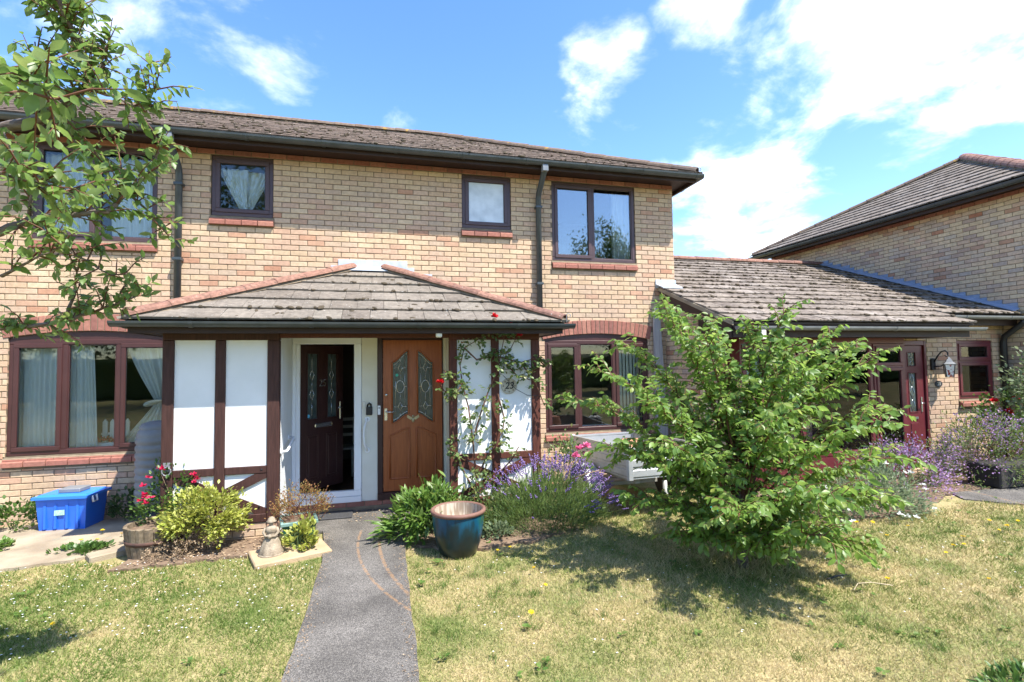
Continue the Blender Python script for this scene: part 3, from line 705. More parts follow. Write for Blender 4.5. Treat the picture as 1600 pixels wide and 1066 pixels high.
def circ(p, q, r_):
    (ax, ay), (bx, by), (cx, cy) = p, q, r_
    d = 2 * (ax * (by - cy) + bx * (cy - ay) + cx * (ay - by))
    ux = ((ax**2 + ay**2) * (by - cy) + (bx**2 + by**2) * (cy - ay) + (cx**2 + cy**2) * (ay - by)) / d
    uy = ((ax**2 + ay**2) * (cx - bx) + (bx**2 + by**2) * (ax - cx) + (cx**2 + cy**2) * (bx - ax)) / d
    return ux, uy, math.hypot(ax - ux, ay - uy)
c1 = circ((-0.02, -1.62), (0.0, -2.45), (0.20, -3.28)); c2 = circ((-0.24, -1.62), (-0.16, -2.65), (0.19, -3.55))
ARCS = [(c1[0], c1[1], c1[2], 0.020, -3.4, -1.5), (c2[0], c2[1], c2[2], 0.017, -3.6, -1.5)]
M['asphalt'] = asphalt()
struct(sheet('path', [(-0.60, -4.9), (0.205, -4.9), (0.215, -3.2), (0.22, -2.2), (0.19, -1.2), (0.90, -1.15), (0.92, -0.56), (-1.10, -0.56), (-1.10, -1.38), (-0.64, -1.40), (-0.56, -2.4), (-0.55, -3.4)], 0.012, M['asphalt'], .009, .16))
struct(sheet('footpath', [(7.4, -2.45), (7.9, -2.95), (9.5, -3.1), (14, -3.2), (14, -2.5), (10.2, -2.35), (8.6, -2.2), (7.6, -2.15)], 0.010, M['asphalt'], .015, .1))
M['concrete'] = mat('weathered_concrete', (0.24, 0.19, 0.13), 0.95, (0.36, 0.30, 0.21), 3.0, bump=.5, bscale=70, spots=[((0.25, 0.22, 0.16), 5, .62)])
M['slab'] = mat('buff_slab', (0.36, 0.26, 0.15), 0.95, (0.43, 0.32, 0.20), 6, bump=.4, bscale=90)
pv = struct(sheet('paving', [(-7.0, -1.62), (-4.4, -1.68), (-3.45, -1.72), (-2.95, -1.60), (-2.55, -1.35), (-2.35, -1.0), (-2.36, -0.12), (-4.9, -0.14), (-7, -.14)], 0.014, M['concrete'], .03, .12))
M['soil'] = mat('dry_soil', (0.13, 0.085, 0.055), 1.0, (0.22, 0.155, 0.10), 18, bump=1.0, bscale=60)
struct(sheet('soil_bed', [(-2.45, -2.0), (-1.3, -1.95), (-1.10, -1.75), (-1.14, -1.42), (-2.3, -1.42), (-2.42, -1.55)], 0.010, M['soil'], .04, .1))
struct(sheet('soil_bed', [(0.28, -1.42), (0.22, -2.05), (0.8, -2.45), (1.6, -2.35), (2.1, -2.1), (2.35, -1.6), (2.4, -.1), (1.94, -.1), (1.94, -1.42)], 0.010, M['soil'], .05, .1))
struct(sheet('soil_bed', [(4.9, -2.75), (6.4, -2.7), (7.4, -2.2), (9.6, -2.05), (9.6, -1.02), (4.9, -1.02)], 0.008, M['soil'], .05, .12))

# ================================================================== MAIN HOUSE
house = thing('terraced_house', 'two-storey buff brick house with brown windows, dark gutters and a low mossy tiled roof', 'house', (-1.2, 0, 0))
SOF = 4.84
OPEN = {'W1': (-2.24, -1.46, 3.925, SOF - .075), 'W2': (1.175, 1.945, 3.935, SOF - .075), 'W3': (2.61, 4.06, 3.49, SOF - .075), 'WL': (-4.25, -2.87, 3.52, SOF - .075),
        'GL': (-4.45, -2.64, 0.815, 2.25), 'GR': (2.455, 4.235, 0.79, 2.225), 'HALL': (-1.13, -0.20, 0.06, 2.2)}
# masonry behind the brick faces (mortar shows in the joints)
def arch_geo(x0, x1, zs, rise):
    c = (x1 - x0) / 2; rad = c * c / (2 * rise) + rise / 2; return (x0 + x1) / 2, zs + rise - rad, rad, math.asin(c / rad)
ARCH = {'GL': arch_geo(-4.50, -2.60, 2.262, 0.095), 'GR': arch_geo(2.42, 4.27, 2.236, 0.095)}
holes = []
for k, (a, b, c, d) in OPEN.items():
    hole = [(a, c), (b, c), (b, d), (a, d)]
    if k in ARCH:
        cx, cz, rad, an = ARCH[k]; hole = [(a, c), (b, c), (b, d)] + [(cx + rad * math.sin(t), cz + rad * math.cos(t)) for t in [an * .97 * (1 - i / 8) for i in range(17)]] + [(a, d)]
    holes.append(hole)
wall = MB().prism([(-8, -.3), (4.755, -.3), (4.755, SOF), (-8, SOF)], 0.0075, 0.11, 'xz', holes).build('wall', M['mortar'], house)
def in_arch(x, z):
    for cx, cz, rad, an in ARCH.values():
        d = math.hypot(x - cx, z - cz)
        if d < rad + .213 and d > 0 and abs(math.atan2(x - cx, z - cz)) < an + .004 and z > 2.2: return True
    return False
blocked = list(OPEN.values())
for k, (a, b, c, d) in OPEN.items():
    if k in ('W1', 'W2', 'W3', 'WL'): blocked.append((a - .015, b + .015, c - .145, c))
    elif k in ('GL', 'GR'): blocked.append((a - .02, b + .02, c - .155, c))
def vis_main(u, z):
    if -2.6 < u < 2.2 and z < 3.3 - abs(u + .17) * .35 and z > 0: return 0.0
    if u < -2.3 and z > 2.4: return 0.25
    if u < -2.4 and z < 2: return .6
    return 1.0
brick_field(wall, I4, -8.0, 4.76, -0.06, SOF - .075, blocked, M['brick'], 300, vis_main, zbase=0.035, skip=in_arch)
# red course under the soffit
brick_field(wall, Matrix.Translation((0, -.004, 0)), -8.0, 4.762, SOF - .075, SOF + .01, [], M['red'], 0, zbase=SOF - .075, phase=.06)
# right-hand return wall, back walls (out of the photograph)
MB().box(4.66, 4.753, 0.09, 7.0, -.3, SOF).build('side_wall', M['mortar'], house)
sw = MB().box(-8, 4.75, 6.9, 7.0, -.3, SOF).build('back_wall', M['mortar'], house)
MB().box(-8.0, -7.9, .12, 6.9, -.3, SOF).build('end_wall', M['mortar'], house)
FR = Matrix(((0, -1, 0, 4.761), (1, 0, 0, 0.0), (0, 0, 1, 0), (0, 0, 0, 1)))     # u along +Y, facing +X
brick_field(wall, FR, 0.0, 7.0, 0.0, SOF, [], M['brick'], 0, zbase=0.035, phase=.1)
# arches
def arch(house, key):
    cx, cz, rad, an = ARCH[key]
    k = 40; pl = [(cx + rad * math.sin(-an + 2 * an * i / k), cz + rad * math.cos(-an + 2 * an * i / k)) for i in range(k + 1)] + [(cx + (rad + .213) * math.sin(an - 2 * an * i / k), cz + (rad + .213) * math.cos(an - 2 * an * i / k)) for i in range(k + 1)]
    A = MB().prism(pl, -0.001, 0.10, 'xz').build('arch', M['mortar'], house)
    n = int(2 * an * (rad + .05) / 0.075)
    for i in range(n):
        t = -an + 2 * an * (i + .5) / n
        w0 = 2 * an * rad / n - .009; w1 = 2 * an * (rad + .215) / n - .009; e = .004
        v = [(-w0 / 2 + e, 0, e), (w0 / 2 - e, 0, e), (w1 / 2 - e, 0, .215 - e), (-w1 / 2 + e, 0, .215 - e), (-w0 / 2, e, 0), (w0 / 2, e, 0), (w1 / 2, e, .215), (-w1 / 2, e, .215), (-w0 / 2, .09, 0), (w0 / 2, .09, 0), (w1 / 2, .09, .215), (-w1 / 2, .09, .215)]
        f = [(0, 1, 2, 3)] + [(i2, 4 + i2, 4 + (i2 + 1) % 4, (i2 + 1) % 4) for i2 in range(4)] + [(4 + i2, 8 + i2, 8 + (i2 + 1) % 4, 4 + (i2 + 1) % 4) for i2 in range(4)] + [(11, 10, 9, 8)]
        me = bpy.data.meshes.new('brick'); me.from_pydata(v, [], f); me.materials.append(M['red'])
        place('brick', me, A, Matrix.Translation((cx + rad * math.sin(t), -.009 + random.uniform(-.0015, .0015), cz + rad * math.cos(t))) @ Matrix.Rotation(t, 4, 'Y'))
    return A
def sill(house, x0, x1, z, red=True, proj=0.045, y0=0.0, name='sill'):
    """row of red sill bricks with a sloping top, over a thin creasing course"""
    s = MB().prism([(y0 - .012, z - .052), (y0 + .04, z - .052), (y0 + .06, z), (y0 + .03, z), (y0 - .012, z - .028)], x0, x1, 'yz').build(name, M['mortar'], house)
    # creasing tiles
    c = MB(); n0 = max(2, round((x1 - x0) / .26)); w0 = (x1 - x0) / n0
    for i in range(n0):
        v = [(x0 + i * w0 + .004, y0 - .022, z - .038), (x0 + (i + 1) * w0 - .004, y0 - .022, z - .038), (x0 + (i + 1) * w0 - .004, y0 + .05, z - .004), (x0 + i * w0 + .004, y0 + .05, z - .004)]
        c.add(v + [(p[0], p[1], p[2] - .014) for p in v], [(0, 1, 2, 3), (7, 6, 5, 4), (0, 4, 5, 1), (1, 5, 6, 2), (2, 6, 7, 3), (3, 7, 4, 0)])
    c.build('creasing_tile', M['red'], s)
    n = max(2, round((x1 - x0) / .222)); w = (x1 - x0) / n
    for i in range(n):
        a, b = -w / 2 + .005, w / 2 - .005; e = .005
        v = [(a, -proj, -.065), (b, -proj, -.065), (b, -proj, -.012), (a, -proj, -.012), (b, -proj + .012, 0), (a, -proj + .012, 0), (b, .06, .012), (a, .06, .012), (b, .06, -.065), (a, .06, -.065)]
        f = [(0, 1, 2, 3), (3, 2, 4, 5), (5, 4, 6, 7), (7, 6, 8, 9), (9, 8, 1, 0), (1, 8, 6, 4, 2), (0, 3, 5, 7, 9)]
        me = bpy.data.meshes.new('brick'); me.from_pydata(v, [], f); me.materials.append(M['red'])
        place('brick', me, s, Matrix.Translation((x0 + (i + .5) * w, y0 + random.uniform(-.002, .002), z - .056 + random.uniform(-.0015, .0015))) @ Matrix.Rotation(R(random.uniform(-.4, .4)), 4, 'Y'))
    return s
for k in ('W1', 'W2', 'W3', 'WL'): a, b, c, d = OPEN[k]; sill(house, a - .012, b + .012, c)
for k in ('GL', 'GR'): a, b, c, d = OPEN[k]; sill(house, a - .015, b + .015, c, proj=.05)
for k in ('GL', 'GR'): arch(house, k)
# dark boards that fill the segments between frame head and arch
for k in ('GL', 'GR'):
    cx, cz, rad, an = ARCH[k]; a, b, c, d = OPEN[k]
    pl = [(a + .005, d - .004), (b - .005, d - .004)] + [(cx + (rad - .001) * math.sin(t), cz + (rad - .001) * math.cos(t)) for t in [an * .985 * (1 - 2 * i / 16) for i in range(17)]]
    MB().prism(pl, .026, .095, 'xz').build('arch_board', M['upvc'], house)
a, b, c, d = OPEN['W1']; window(house, a + .003, b - .003, c + .002, d - .003, sashes=(0,), m=M['upvcup'], glass=M['glass'], y=.02, fw=.06, label='small upper window with crossed net curtains')
a, b, c, d = OPEN['W2']; window(house, a + .003, b - .003, c + .002, d - .003, sashes=(0,), m=M['upvcup'], glass=M['milky'], y=.02, fw=.06, label='small upper window with milky glass')
a, b, c, d = OPEN['W3']; window(house, a + .003, b - .003, c + .002, d - .003, mull=(3.305,), sashes=(0,), m=M['upvcup'], glass=M['glassup'], y=.02, fw=.055, label='large two-light upper window reflecting the sky')
a, b, c, d = OPEN['WL']; window(house, a + .003, b - .003, c + .002, d - .003, mull=(-3.56,), sashes=(0,), m=M['upvcup'], glass=M['glass'], y=.02, fw=.055, label='two-light upper window behind the leafy branches')
a, b, c, d = OPEN['GL']; window(house, a + .003, b - .003, c + .002, d - .003, mull=(-3.865, -3.277), sashes=(0, 2), y=.02, fw=.06, label='three-light ground floor window with net curtains')
a, b, c, d = OPEN['GR']; window(house, a + .003, b - .003, c + .002, d - .003, mull=(3.023, 3.635), sashes=(0, 2), y=.02, fw=.06, label='three-light ground floor window behind the trailer')
for k, (a, b, c, d) in OPEN.items():
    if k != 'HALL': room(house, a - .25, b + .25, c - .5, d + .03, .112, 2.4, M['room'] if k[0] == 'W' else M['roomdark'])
# eaves: soffit, fascia, gutter
MB().box(-8, 4.96, -.335, 0.30, SOF + .006, SOF + .03).build('soffit', M['brownboard'], house)
MB().box(4.75, 4.96, .30, 7.3, SOF + .006, SOF + .03).build('soffit', M['brownboard'], house)
MB().box(-8, 4.96, -.36, -.335, SOF - .055, SOF + .035).build('fascia', M['brownboard'], house)
MB().box(4.96, 4.985, -.36, 7.3, SOF - .055, SOF + .035).build('fascia', M['brownboard'], house)
gutter(house, 'gutter', (-8, -.425, 4.885), (5.05, -.425, 4.885), M['gutter'], r=.062, ends=(True, True))
gutter(house, 'gutter', (5.05, -.40, 4.885), (5.05, 7.3, 4.885), M['gutter'], r=.062)
scroll(house, (5.0, -.40, 4.9), M['iron'])
downpipe(house, [(-2.60, -.40, 4.85), (-2.60, -.38, 4.74), (-2.60, -.10, 4.52), (-2.60, -.062, 4.44), (-2.60, -.062, 2.55)], .07, M['gutter'], [(-2.60, -.062, 4.3), (-2.6, -.062, 3.3)])
MB().bbox(-2.645, -2.555, -.46, -.37, 4.735, 4.835, .006).build('hopper', M['guttergrey'], house)
downpipe(house, [(2.37, -.40, 4.85), (2.37, -.38, 4.74), (2.37, -.10, 4.52), (2.37, -.062, 4.44), (2.37, -.062, 2.50)], .07, M['gutter'], [(2.37, -.062, 4.3), (2.37, -.062, 3.1)])
MB().bbox(2.325, 2.415, -.46, -.37, 4.735, 4.835, .006).build('hopper', M['guttergrey'], house)
# roof
EV, RIDGE = (-.40, 4.895), (3.5, 6.86)
tp = (RIDGE[1] - EV[1]) / (RIDGE[0] - EV[0]); sl = math.hypot(RIDGE[0] - EV[0], RIDGE[1] - EV[1])
roof = MB().add([(-8, -.4, 4.895), (5.02, -.4, 4.895), (1.12, 3.5, 6.86), (-8, 3.5, 6.86), (5.02, 7.4, 4.895), (-8, 7.4, 4.895), (-8, -.38, 4.87), (5.0, -.38, 4.87), (5.0, 7.38, 4.87), (-8, 7.38, 4.87)],
                [(0, 1, 2, 3), (1, 4, 2), (4, 5, 3, 2), (6, 9, 8, 7), (0, 6, 7, 1), (1, 7, 8, 4), (4, 8, 9, 5), (0, 3, 5, 9, 6)]).build('roof', M['deck'], house)
F = tile_slope(roof, (-8, -.43, 4.88), (1, 0, 0), (0, 3.9, 1.965), [(0, 0), (13.04, 0), (9.12, sl), (0, sl)], M['tile2'], 300, jit=1.6)
moss_on(roof, F, [(3, 0), (12.97, 0), (9.12, sl), (3, sl)], 700, .012, .045, M['moss'])
tile_slope(roof, (5.05, -.42, 4.88), (0, 1, 0), (-3.9, 0, 1.965), [(0, 0), (7.84, 0), (3.92, sl)], M['tile2'], 0, jit=1.6)
hip_run(roof, (-8, 3.5, 6.89), (1.12, 3.5, 6.89), .12, M['hipdark'])
hip_run(roof, (4.99, -.37, 4.93), (1.12, 3.5, 6.90), .115, M['hipdark'])
hip_run(roof, (4.99, 7.37, 4.93), (1.12, 3.5, 6.90), .115, M['hipdark'])

# ================================================================== PORCH
porch = thing('porch', 'timber-framed double porch with white panels and a hipped tiled roof', 'porch', (-.16, -.7, 0))
YF = -1.42
def bar(x0, x1, z0, z1, y0=YF, y1=YF + .10, m=None, name='post', b=.006): return MB().bbox(x0, x1, y0, y1, z0, z1, b).build(name, m or M['timber'], porch)
for x0, x1, mm in ((-2.262, -2.152, 'timber'), (-1.757, -1.655, 'timber'), (-1.236, -1.112, 'timber'), (0.788, 0.880, 'timberred'), (1.302, 1.402, 'timberred'), (1.817, 1.926, 'timberred')):
    bar(x0, x1, .172, 2.162, m=M[mm])
for x0, x1, mm in ((-2.262, -1.112, 'timber'), (.788, 1.926, 'timberred')):
    bar(x0, x1, 2.163, 2.275, m=M[mm], name='wall_plate')
MB().bbox(-1.108, .784, YF, YF + .10, 2.19, 2.275, .006).build('lintel', M['timberred'], porch)
def panels(xs, mm):
    for (a, b) in xs:
        mb = MB().bbox(a - .004, b + .004, YF + .022, YF + .06, .776, 2.17, .003); mb.build('panel', M['white'], porch)
for xs, x0, x1, mm in ((((-2.152, -1.757), (-1.655, -1.236)), -2.152, -1.236, 'timber'), (((.880, 1.302), (1.402, 1.817)), .880, 1.817, 'timberred')):
    panels(xs, mm)
    for (a, b) in xs: bar(a + .001, b - .001, .70, .782, YF + .003, YF + .09, M[mm], 'mid_rail')
    bar(x0 + .001, x1 - .001, .172, .262, YF + .002, YF + .095, M[mm], 'bottom_rail')
    MB().bbox(x0 - .004, x1 + .004, YF + .03, YF + .06, .255, .705, .003).build('panel', M['white'], porch)
    # crossed braces
    for (p, q, yy) in (((x0, .70), (x1, .262), .012), ((x0, .262), (x1, .70), .008)):
        d = (Vector((q[0], q[1])) - Vector((p[0], p[1]))).normalized(); nn = Vector((-d.y, d.x)) * .047
        L_ = clip_poly([(p[0] + nn.x - d.x * .2, p[1] + nn.y - d.y * .2), (p[0] - nn.x - d.x * .2, p[1] - nn.y - d.y * .2), (q[0] - nn.x + d.x * .2, q[1] - nn.y + d.y * .2), (q[0] + nn.x + d.x * .2, q[1] + nn.y + d.y * .2)],
                       [(x0 + .002, .264), (x1 - .002, .264), (x1 - .002, .698), (x0 + .002, .698)])
        MB().prism(L_, YF + yy, YF + .055, 'xz').build('brace', M[mm], porch)
    # bolt heads
    bb = MB()
    for (bx, bz) in ((x1 + .04, .3), (x0 - .05, .74), (x1 - .05, .74), (x1 - .07, .345)): bb.ball((bx, YF + .001, bz), .011, 7, 5, (1, .4, 1))
    bb.build('bolt', M['iron'], porch)
# brick plinths under the frames
for (a, b) in ((-2.265, -1.11), (.786, 1.93)):
    pl = MB().box(a, b, YF + .022, YF + .11, -.2, .168).build('plinth', M['mortar'], porch)
    brick_field(pl, Matrix.Translation((0, YF + .015, 0)), a, b, -.06, .17, [], M['brick'], 40, zbase=.02)
# side walls back to the house
for x0, x1 in ((-2.262, -2.16), (1.824, 1.926)):
    MB().box(x0 + .01, x1 - .01, YF + .10, -.001, .1, 2.28).build('side_wall', M['white'], porch)
    sp = MB().box(x0 + .006, x1 - .006, YF + .11, -.001, -.2, .17).build('plinth', M['mortar'], porch)
# inside of the recess: reveals, ceiling, pier between the doors
YD = -.60
MB().box(-1.20, -1.112, YF + .101, YD + .1, .03, 2.27).build('reveal', M['white'], porch)
MB().box(.842, .90, YF + .101, YD + .1, .03, 2.27).build('reveal', M['cream'], porch)
MB().box(-1.11, .842, YF + .101, YD + .1, 2.262, 2.29).build('ceiling', M['cream'], porch)
MB().box(-.258, -.062, YD + .012, YD + .12, .11, 2.262).build('pier', M['cream'], porch)
MB().box(.800, .842, YD + .008, YD + .1, .03, 2.262).build('trim', M['cream'], porch)
MB().bbox(-1.112, .842, YD - .03, YD + .1, -.02, .055, .006).build('step', M['mortar'], porch)
st = MB().box(-1.112, .842, YD - .012, YD + .1, .055, .112).build('threshold_course', M['mortar'], porch)
brick_field(st, Matrix.Translation((0, YD - .022, 0)), -1.11, .842, .055, .112, [], M['red'], 12, zbase=.045)
# floor slab of the recess
# roof of the porch
EZ = 2.338; APX = (-.40, .04); AZT = 3.20; YE = -1.70; XL, XR = -2.53, 2.20
rv = [(XL, YE, EZ), (XR, YE, EZ), (APX[1], 0.0, AZT), (APX[0], 0.0, AZT), (XL, 0, EZ), (XR, 0, EZ)]
proof = MB().add(rv + [(XL + .01, YE + .01, EZ - .02), (XR - .01, YE + .01, EZ - .02), (XR - .01, 0, EZ - .02), (XL + .01, 0, EZ - .02)],
                 [(0, 1, 2, 3), (0, 3, 4), (1, 5, 2), (6, 9, 8, 7), (0, 6, 7, 1), (1, 7, 8, 5), (4, 9, 6, 0), (2, 5, 8, 9, 4, 3)]).build('roof', M['deck'], porch)
sF = Vector((0, 1.70, AZT - EZ)); sl2 = sF.length
polyF = [(0, 0), (XR - XL, 0), (APX[1] - XL, sl2), (APX[0] - XL, sl2)]
F = tile_slope(proof, (XL, YE - .035, EZ + .0), (1, 0, 0), sF, [(0.03, 0), (XR - XL - .03, 0), (APX[1] - XL, sl2), (APX[0] - XL, sl2)], M['tile'], 200, gauge=.318)
moss_on(proof, F, [(.3, 0), (4.4, 0), (2.57, sl2), (2.13, sl2)], 230, .007, .034)
sLv = Vector((APX[0] - XL, 0, AZT - EZ)); tile_slope(proof, (XL - .02, 0, EZ), (0, -1, 0), sLv, [(0, 0), (1.70, 0), (0, sLv.length)], M['tile'], 60, gauge=.318)
sRv = Vector((APX[1] - XR, 0, AZT - EZ)); tile_slope(proof, (XR + .02, YE, EZ), (0, 1, 0), sRv, [(0, 0), (1.70, 0), (1.70, sRv.length)], M['tile'], 60, gauge=.318)
hip_run(proof, (XL + .03, YE + .01, EZ + .055), (APX[0] - .01, -.03, AZT + .062), .105, M['hip'], .40, sq=.62)
hip_run(proof, (XR - .03, YE + .01, EZ + .055), (APX[1] + .01, -.03, AZT + .062), .105, M['hip'], .40, sq=.62)
# lead flashing, stepped up over the brick courses
fl = MB()
for (a, b, z0, z1, y) in ((-.60, .36, 3.285, 3.385, -.006), (-.70, .46, 3.20, 3.292, -.009), (-.95, .72, 3.14, 3.205, -.012)): fl.box(a, b, y - .006, y + .012, z0, z1)
fl.add([(APX[0] - .02, -.008, 3.30), (APX[1] + .02, -.008, 3.30), (APX[1] + .05, -.16, 3.215), (APX[0] - .05, -.16, 3.215), (APX[0] - .02, -.008, 3.288), (APX[1] + .02, -.008, 3.288), (APX[1] + .05, -.16, 3.205), (APX[0] - .05, -.16, 3.205)], [(0, 3, 2, 1), (4, 5, 6, 7), (2, 3, 7, 6), (0, 4, 7, 3), (1, 2, 6, 5)])
fl.build('flashing', M['lead'], porch)
MB().box(XL + .06, XR - .06, YE + .05, YF - .001, 2.235, 2.25).build('soffit', M['brownboard'], porch)
MB().box(XL + .05, XR - .05, YE + .025, YE + .05, 2.225, 2.335).build('fascia', M['brownboard'], porch)
MB().box(XL + .06, XL + .085, YE + .05, -.003, 2.225, 2.335).build('fascia', M['brownboard'], porch)
MB().box(XR - .085, XR - .06, YE + .05, -.003, 2.225, 2.335).build('fascia', M['brownboard'], porch)
MB().box(XL + .085, -2.265, YF, -.003, 2.236, 2.249).build('soffit', M['brownboard'], porch)
MB().box(1.93, XR - .085, YF, -.003, 2.236, 2.249).build('soffit', M['brownboard'], porch)
gutter(porch, 'gutter', (XL - .07, YE - .045, 2.338), (XR + .07, YE - .045, 2.338), M['gutter'], r=.058, collar=1.15)
gutter(porch, 'gutter', (XL - .01, -.01, 2.338), (XL - .01, YE - .02, 2.338), M['gutter'], r=.058)
gutter(porch, 'gutter', (XR + .01, YE - .02, 2.338), (XR + .01, -.01, 2.338), M['gutter'], r=.058)
scroll(porch, (XR - .02, YE - .03, 2.35), M['guttergrey'])

# ---- white frame and dark door number 25
FW_ = MB()
fx0, fx1, fz0, fz1 = -1.110, -.262, .112, 2.255
FW_.bbox(fx0, fx1, YD, YD + .07, fz1 - .105, fz1, .008); FW_.bbox(fx0, fx0 + .045, YD + .001, YD + .069, fz0 + .145, fz1 - .105, .006); FW_.bbox(fx1 - .095, fx1, YD + .001, YD + .069, fz0 + .145, fz1 - .105, .008); FW_.bbox(fx0, fx1, YD, YD + .07, fz0 + .075, fz0 + .145, .006); FW_.bbox(fx0, fx1, YD - .02, YD + .07, fz0, fz0 + .072, .006)
FW_.bbox(fx0 + .045, fx0 + .095, YD + .008, YD + .06, fz0 + .145, fz1 - .105, .008)
df = FW_.build('door_frame', M['upvcwhite'], porch)
HX, HZ0, HZ1, DW = -1.062, .262, 2.145, .70
TD = Matrix.Translation((HX + .045, YD + .03, 0)) @ Matrix.Rotation(R(46), 4, 'Z')
d25 = MB(TD)
def rect(a, b, c, d): return [(a, c), (b, c), (b, d), (a, d)]
g1 = rect(.11, .27, 1.18, 2.03); g2 = rect(.43, .59, 1.18, 2.03)
d25.prism(rect(0, DW, HZ0, HZ1), 0, .044, 'xz', [g1, g2])
door = d25.build('door', M['doordark'], porch); door['label'] = 'dark brown door standing ajar, number 25'
for g in (g1, g2):
    a, b, c, d = g[0][0], g[1][0], g[0][1], g[2][1]
    MB(TD).box(a + .001, b - .001, .016, .024, c + .001, d - .001).build('pane', M['glassdark'], door)
    le = MB(TD); xm = (a + b) / 2
    le.tube([(xm, .012, c), (xm, .012, c + .25)], .0035, 5); le.tube([(xm, .012, c + .39), (xm, .012, c + .5)], .0035, 5); le.tube([(xm, .012, c + .64), (xm, .012, d)], .0035, 5)
    for zc in (c + .32, c + .57): le.tube([(xm, .012, zc - .07), (xm + .034, .012, zc), (xm, .012, zc + .07), (xm - .034, .012, zc), (xm, .012, zc - .07)], .0045, 5)
    le.build('lead_came', M['chrome'], door)
    bd = MB(TD)
    for q in ((a - .014, b + .014, c - .014, c), (a - .014, b + .014, d, d + .014), (a - .014, a, c, d), (b, b + .014, c, d)): bd.box(q[0], q[1], -.008, .002, q[2], q[3])
    bd.build('bead', M['doordark'], door)
for a, b in ((.10, .29), (.41, .60)):
    MB(TD).bbox(a + .03, b - .03, -.007, .004, .42, .94, .006).build('raised_panel', M['doordark'], door)
    fr_ = MB(TD)
    for q in ((a, b, .385, .40), (a, b, .96, .975), (a, a + .015, .40, .96), (b - .015, b, .40, .96)): fr_.bbox(q[0], q[1], -.006, .003, q[2], q[3], .003)
    fr_.build('moulding', M['doordark'], door)
MB(TD).bbox(.22, .50, -.02, .001, 1.06, 1.115, .012).build('letterbox', M['chrome'], door)
hh = MB(TD).bbox(.635, .662, -.012, .002, 1.14, 1.38, .006); hh.tube([(.648, -.012, 1.30), (.648, -.05, 1.30), (.57, -.055, 1.30)], .009, 7); hh.build('handle', M['chrome'], door)
tt = text(door, '25', (0, 0, 0), .13, M['chrome'], extrude=.003)
tt.matrix_basis = TD @ Matrix.Translation((.35, -.004, 1.64)) @ Matrix.Rotation(R(90), 4, 'X'); tt.location -= WO[door.name]
st_ = MB(TD).lathe((.135, .013, 1.215), [(.0, 0), (.022, 0)], 14); st_ = MB(TD).prism([(.135 + .022 * math.cos(i * .5236), 1.22 + .022 * math.sin(i * .5236)) for i in range(12)], .010, .014, 'xz'); st_.build('sticker', mat('blue_sticker', (0.10, 0.42, 0.62), .5), door)
MB().box(-1.108, -1.080, YD + .062, YD + .070, .26, 2.15).build('hinge_strip', M['guttergrey'], df)
room(porch, -1.13, -.205, .11, 2.24, YD + .075, 2.6, M['room'], 'hall')
MB().box(-1.12, -.22, YD + .07, 2.58, .113, .125).build('hall_floor', mat('hall_carpet', (0.16, 0.07, 0.03), .95, (0.07, 0.035, 0.02), 20), porch)
# ---- wooden door number 23
fr2 = MB(); fr2.bbox(-.062, .008, YD - .01, YD + .06, .143, 2.255, .006); fr2.bbox(.790, .842 - .04, YD - .01, YD + .06, .143, 2.255, .005); fr2.bbox(.008, .79, YD - .009, YD + .059, 2.205, 2.255, .006); fr2.bbox(-.062, .802, YD - .03, YD + .06, .112, .205, .006)
fr2.build('door_frame', M['doordark'], porch)
dx0, dx1, dz0, dz1 = .012, .786, .215, 2.20; mx_ = (dx0 + dx1) / 2
def swan(a, b, z0, z1l, z1r, flip=False, z0l=None, z0r=None, k=10):
    """pane outline: curved head rising from z1l to z1r, curved foot from z0l to z0r"""
    ea = lambda t: t * t * (3 - 2 * t)
    top = [(a + (b - a) * i / k, z1l + (z1r - z1l) * ea(i / k)) for i in range(k + 1)]
    bot = [(a + (b - a) * i / k, z0l + (z0r - z0l) * ea(i / k)) for i in range(k + 1)]
    return bot + top[::-1]
gA = swan(dx0 + .115, mx_ - .06, 0, 1.905, 2.065, z0l=1.10, z0r=1.215); gB = swan(mx_ + .06, dx1 - .115, 0, 2.065, 1.905, z0l=1.215, z0r=1.10)
wd = MB().prism(rect(dx0, dx1, dz0, dz1), YD, YD + .044, 'xz', [gA, gB]).build('door', M['doorwood'], porch); wd['label'] = 'varnished orange-brown wooden door with two leaded glass lights'
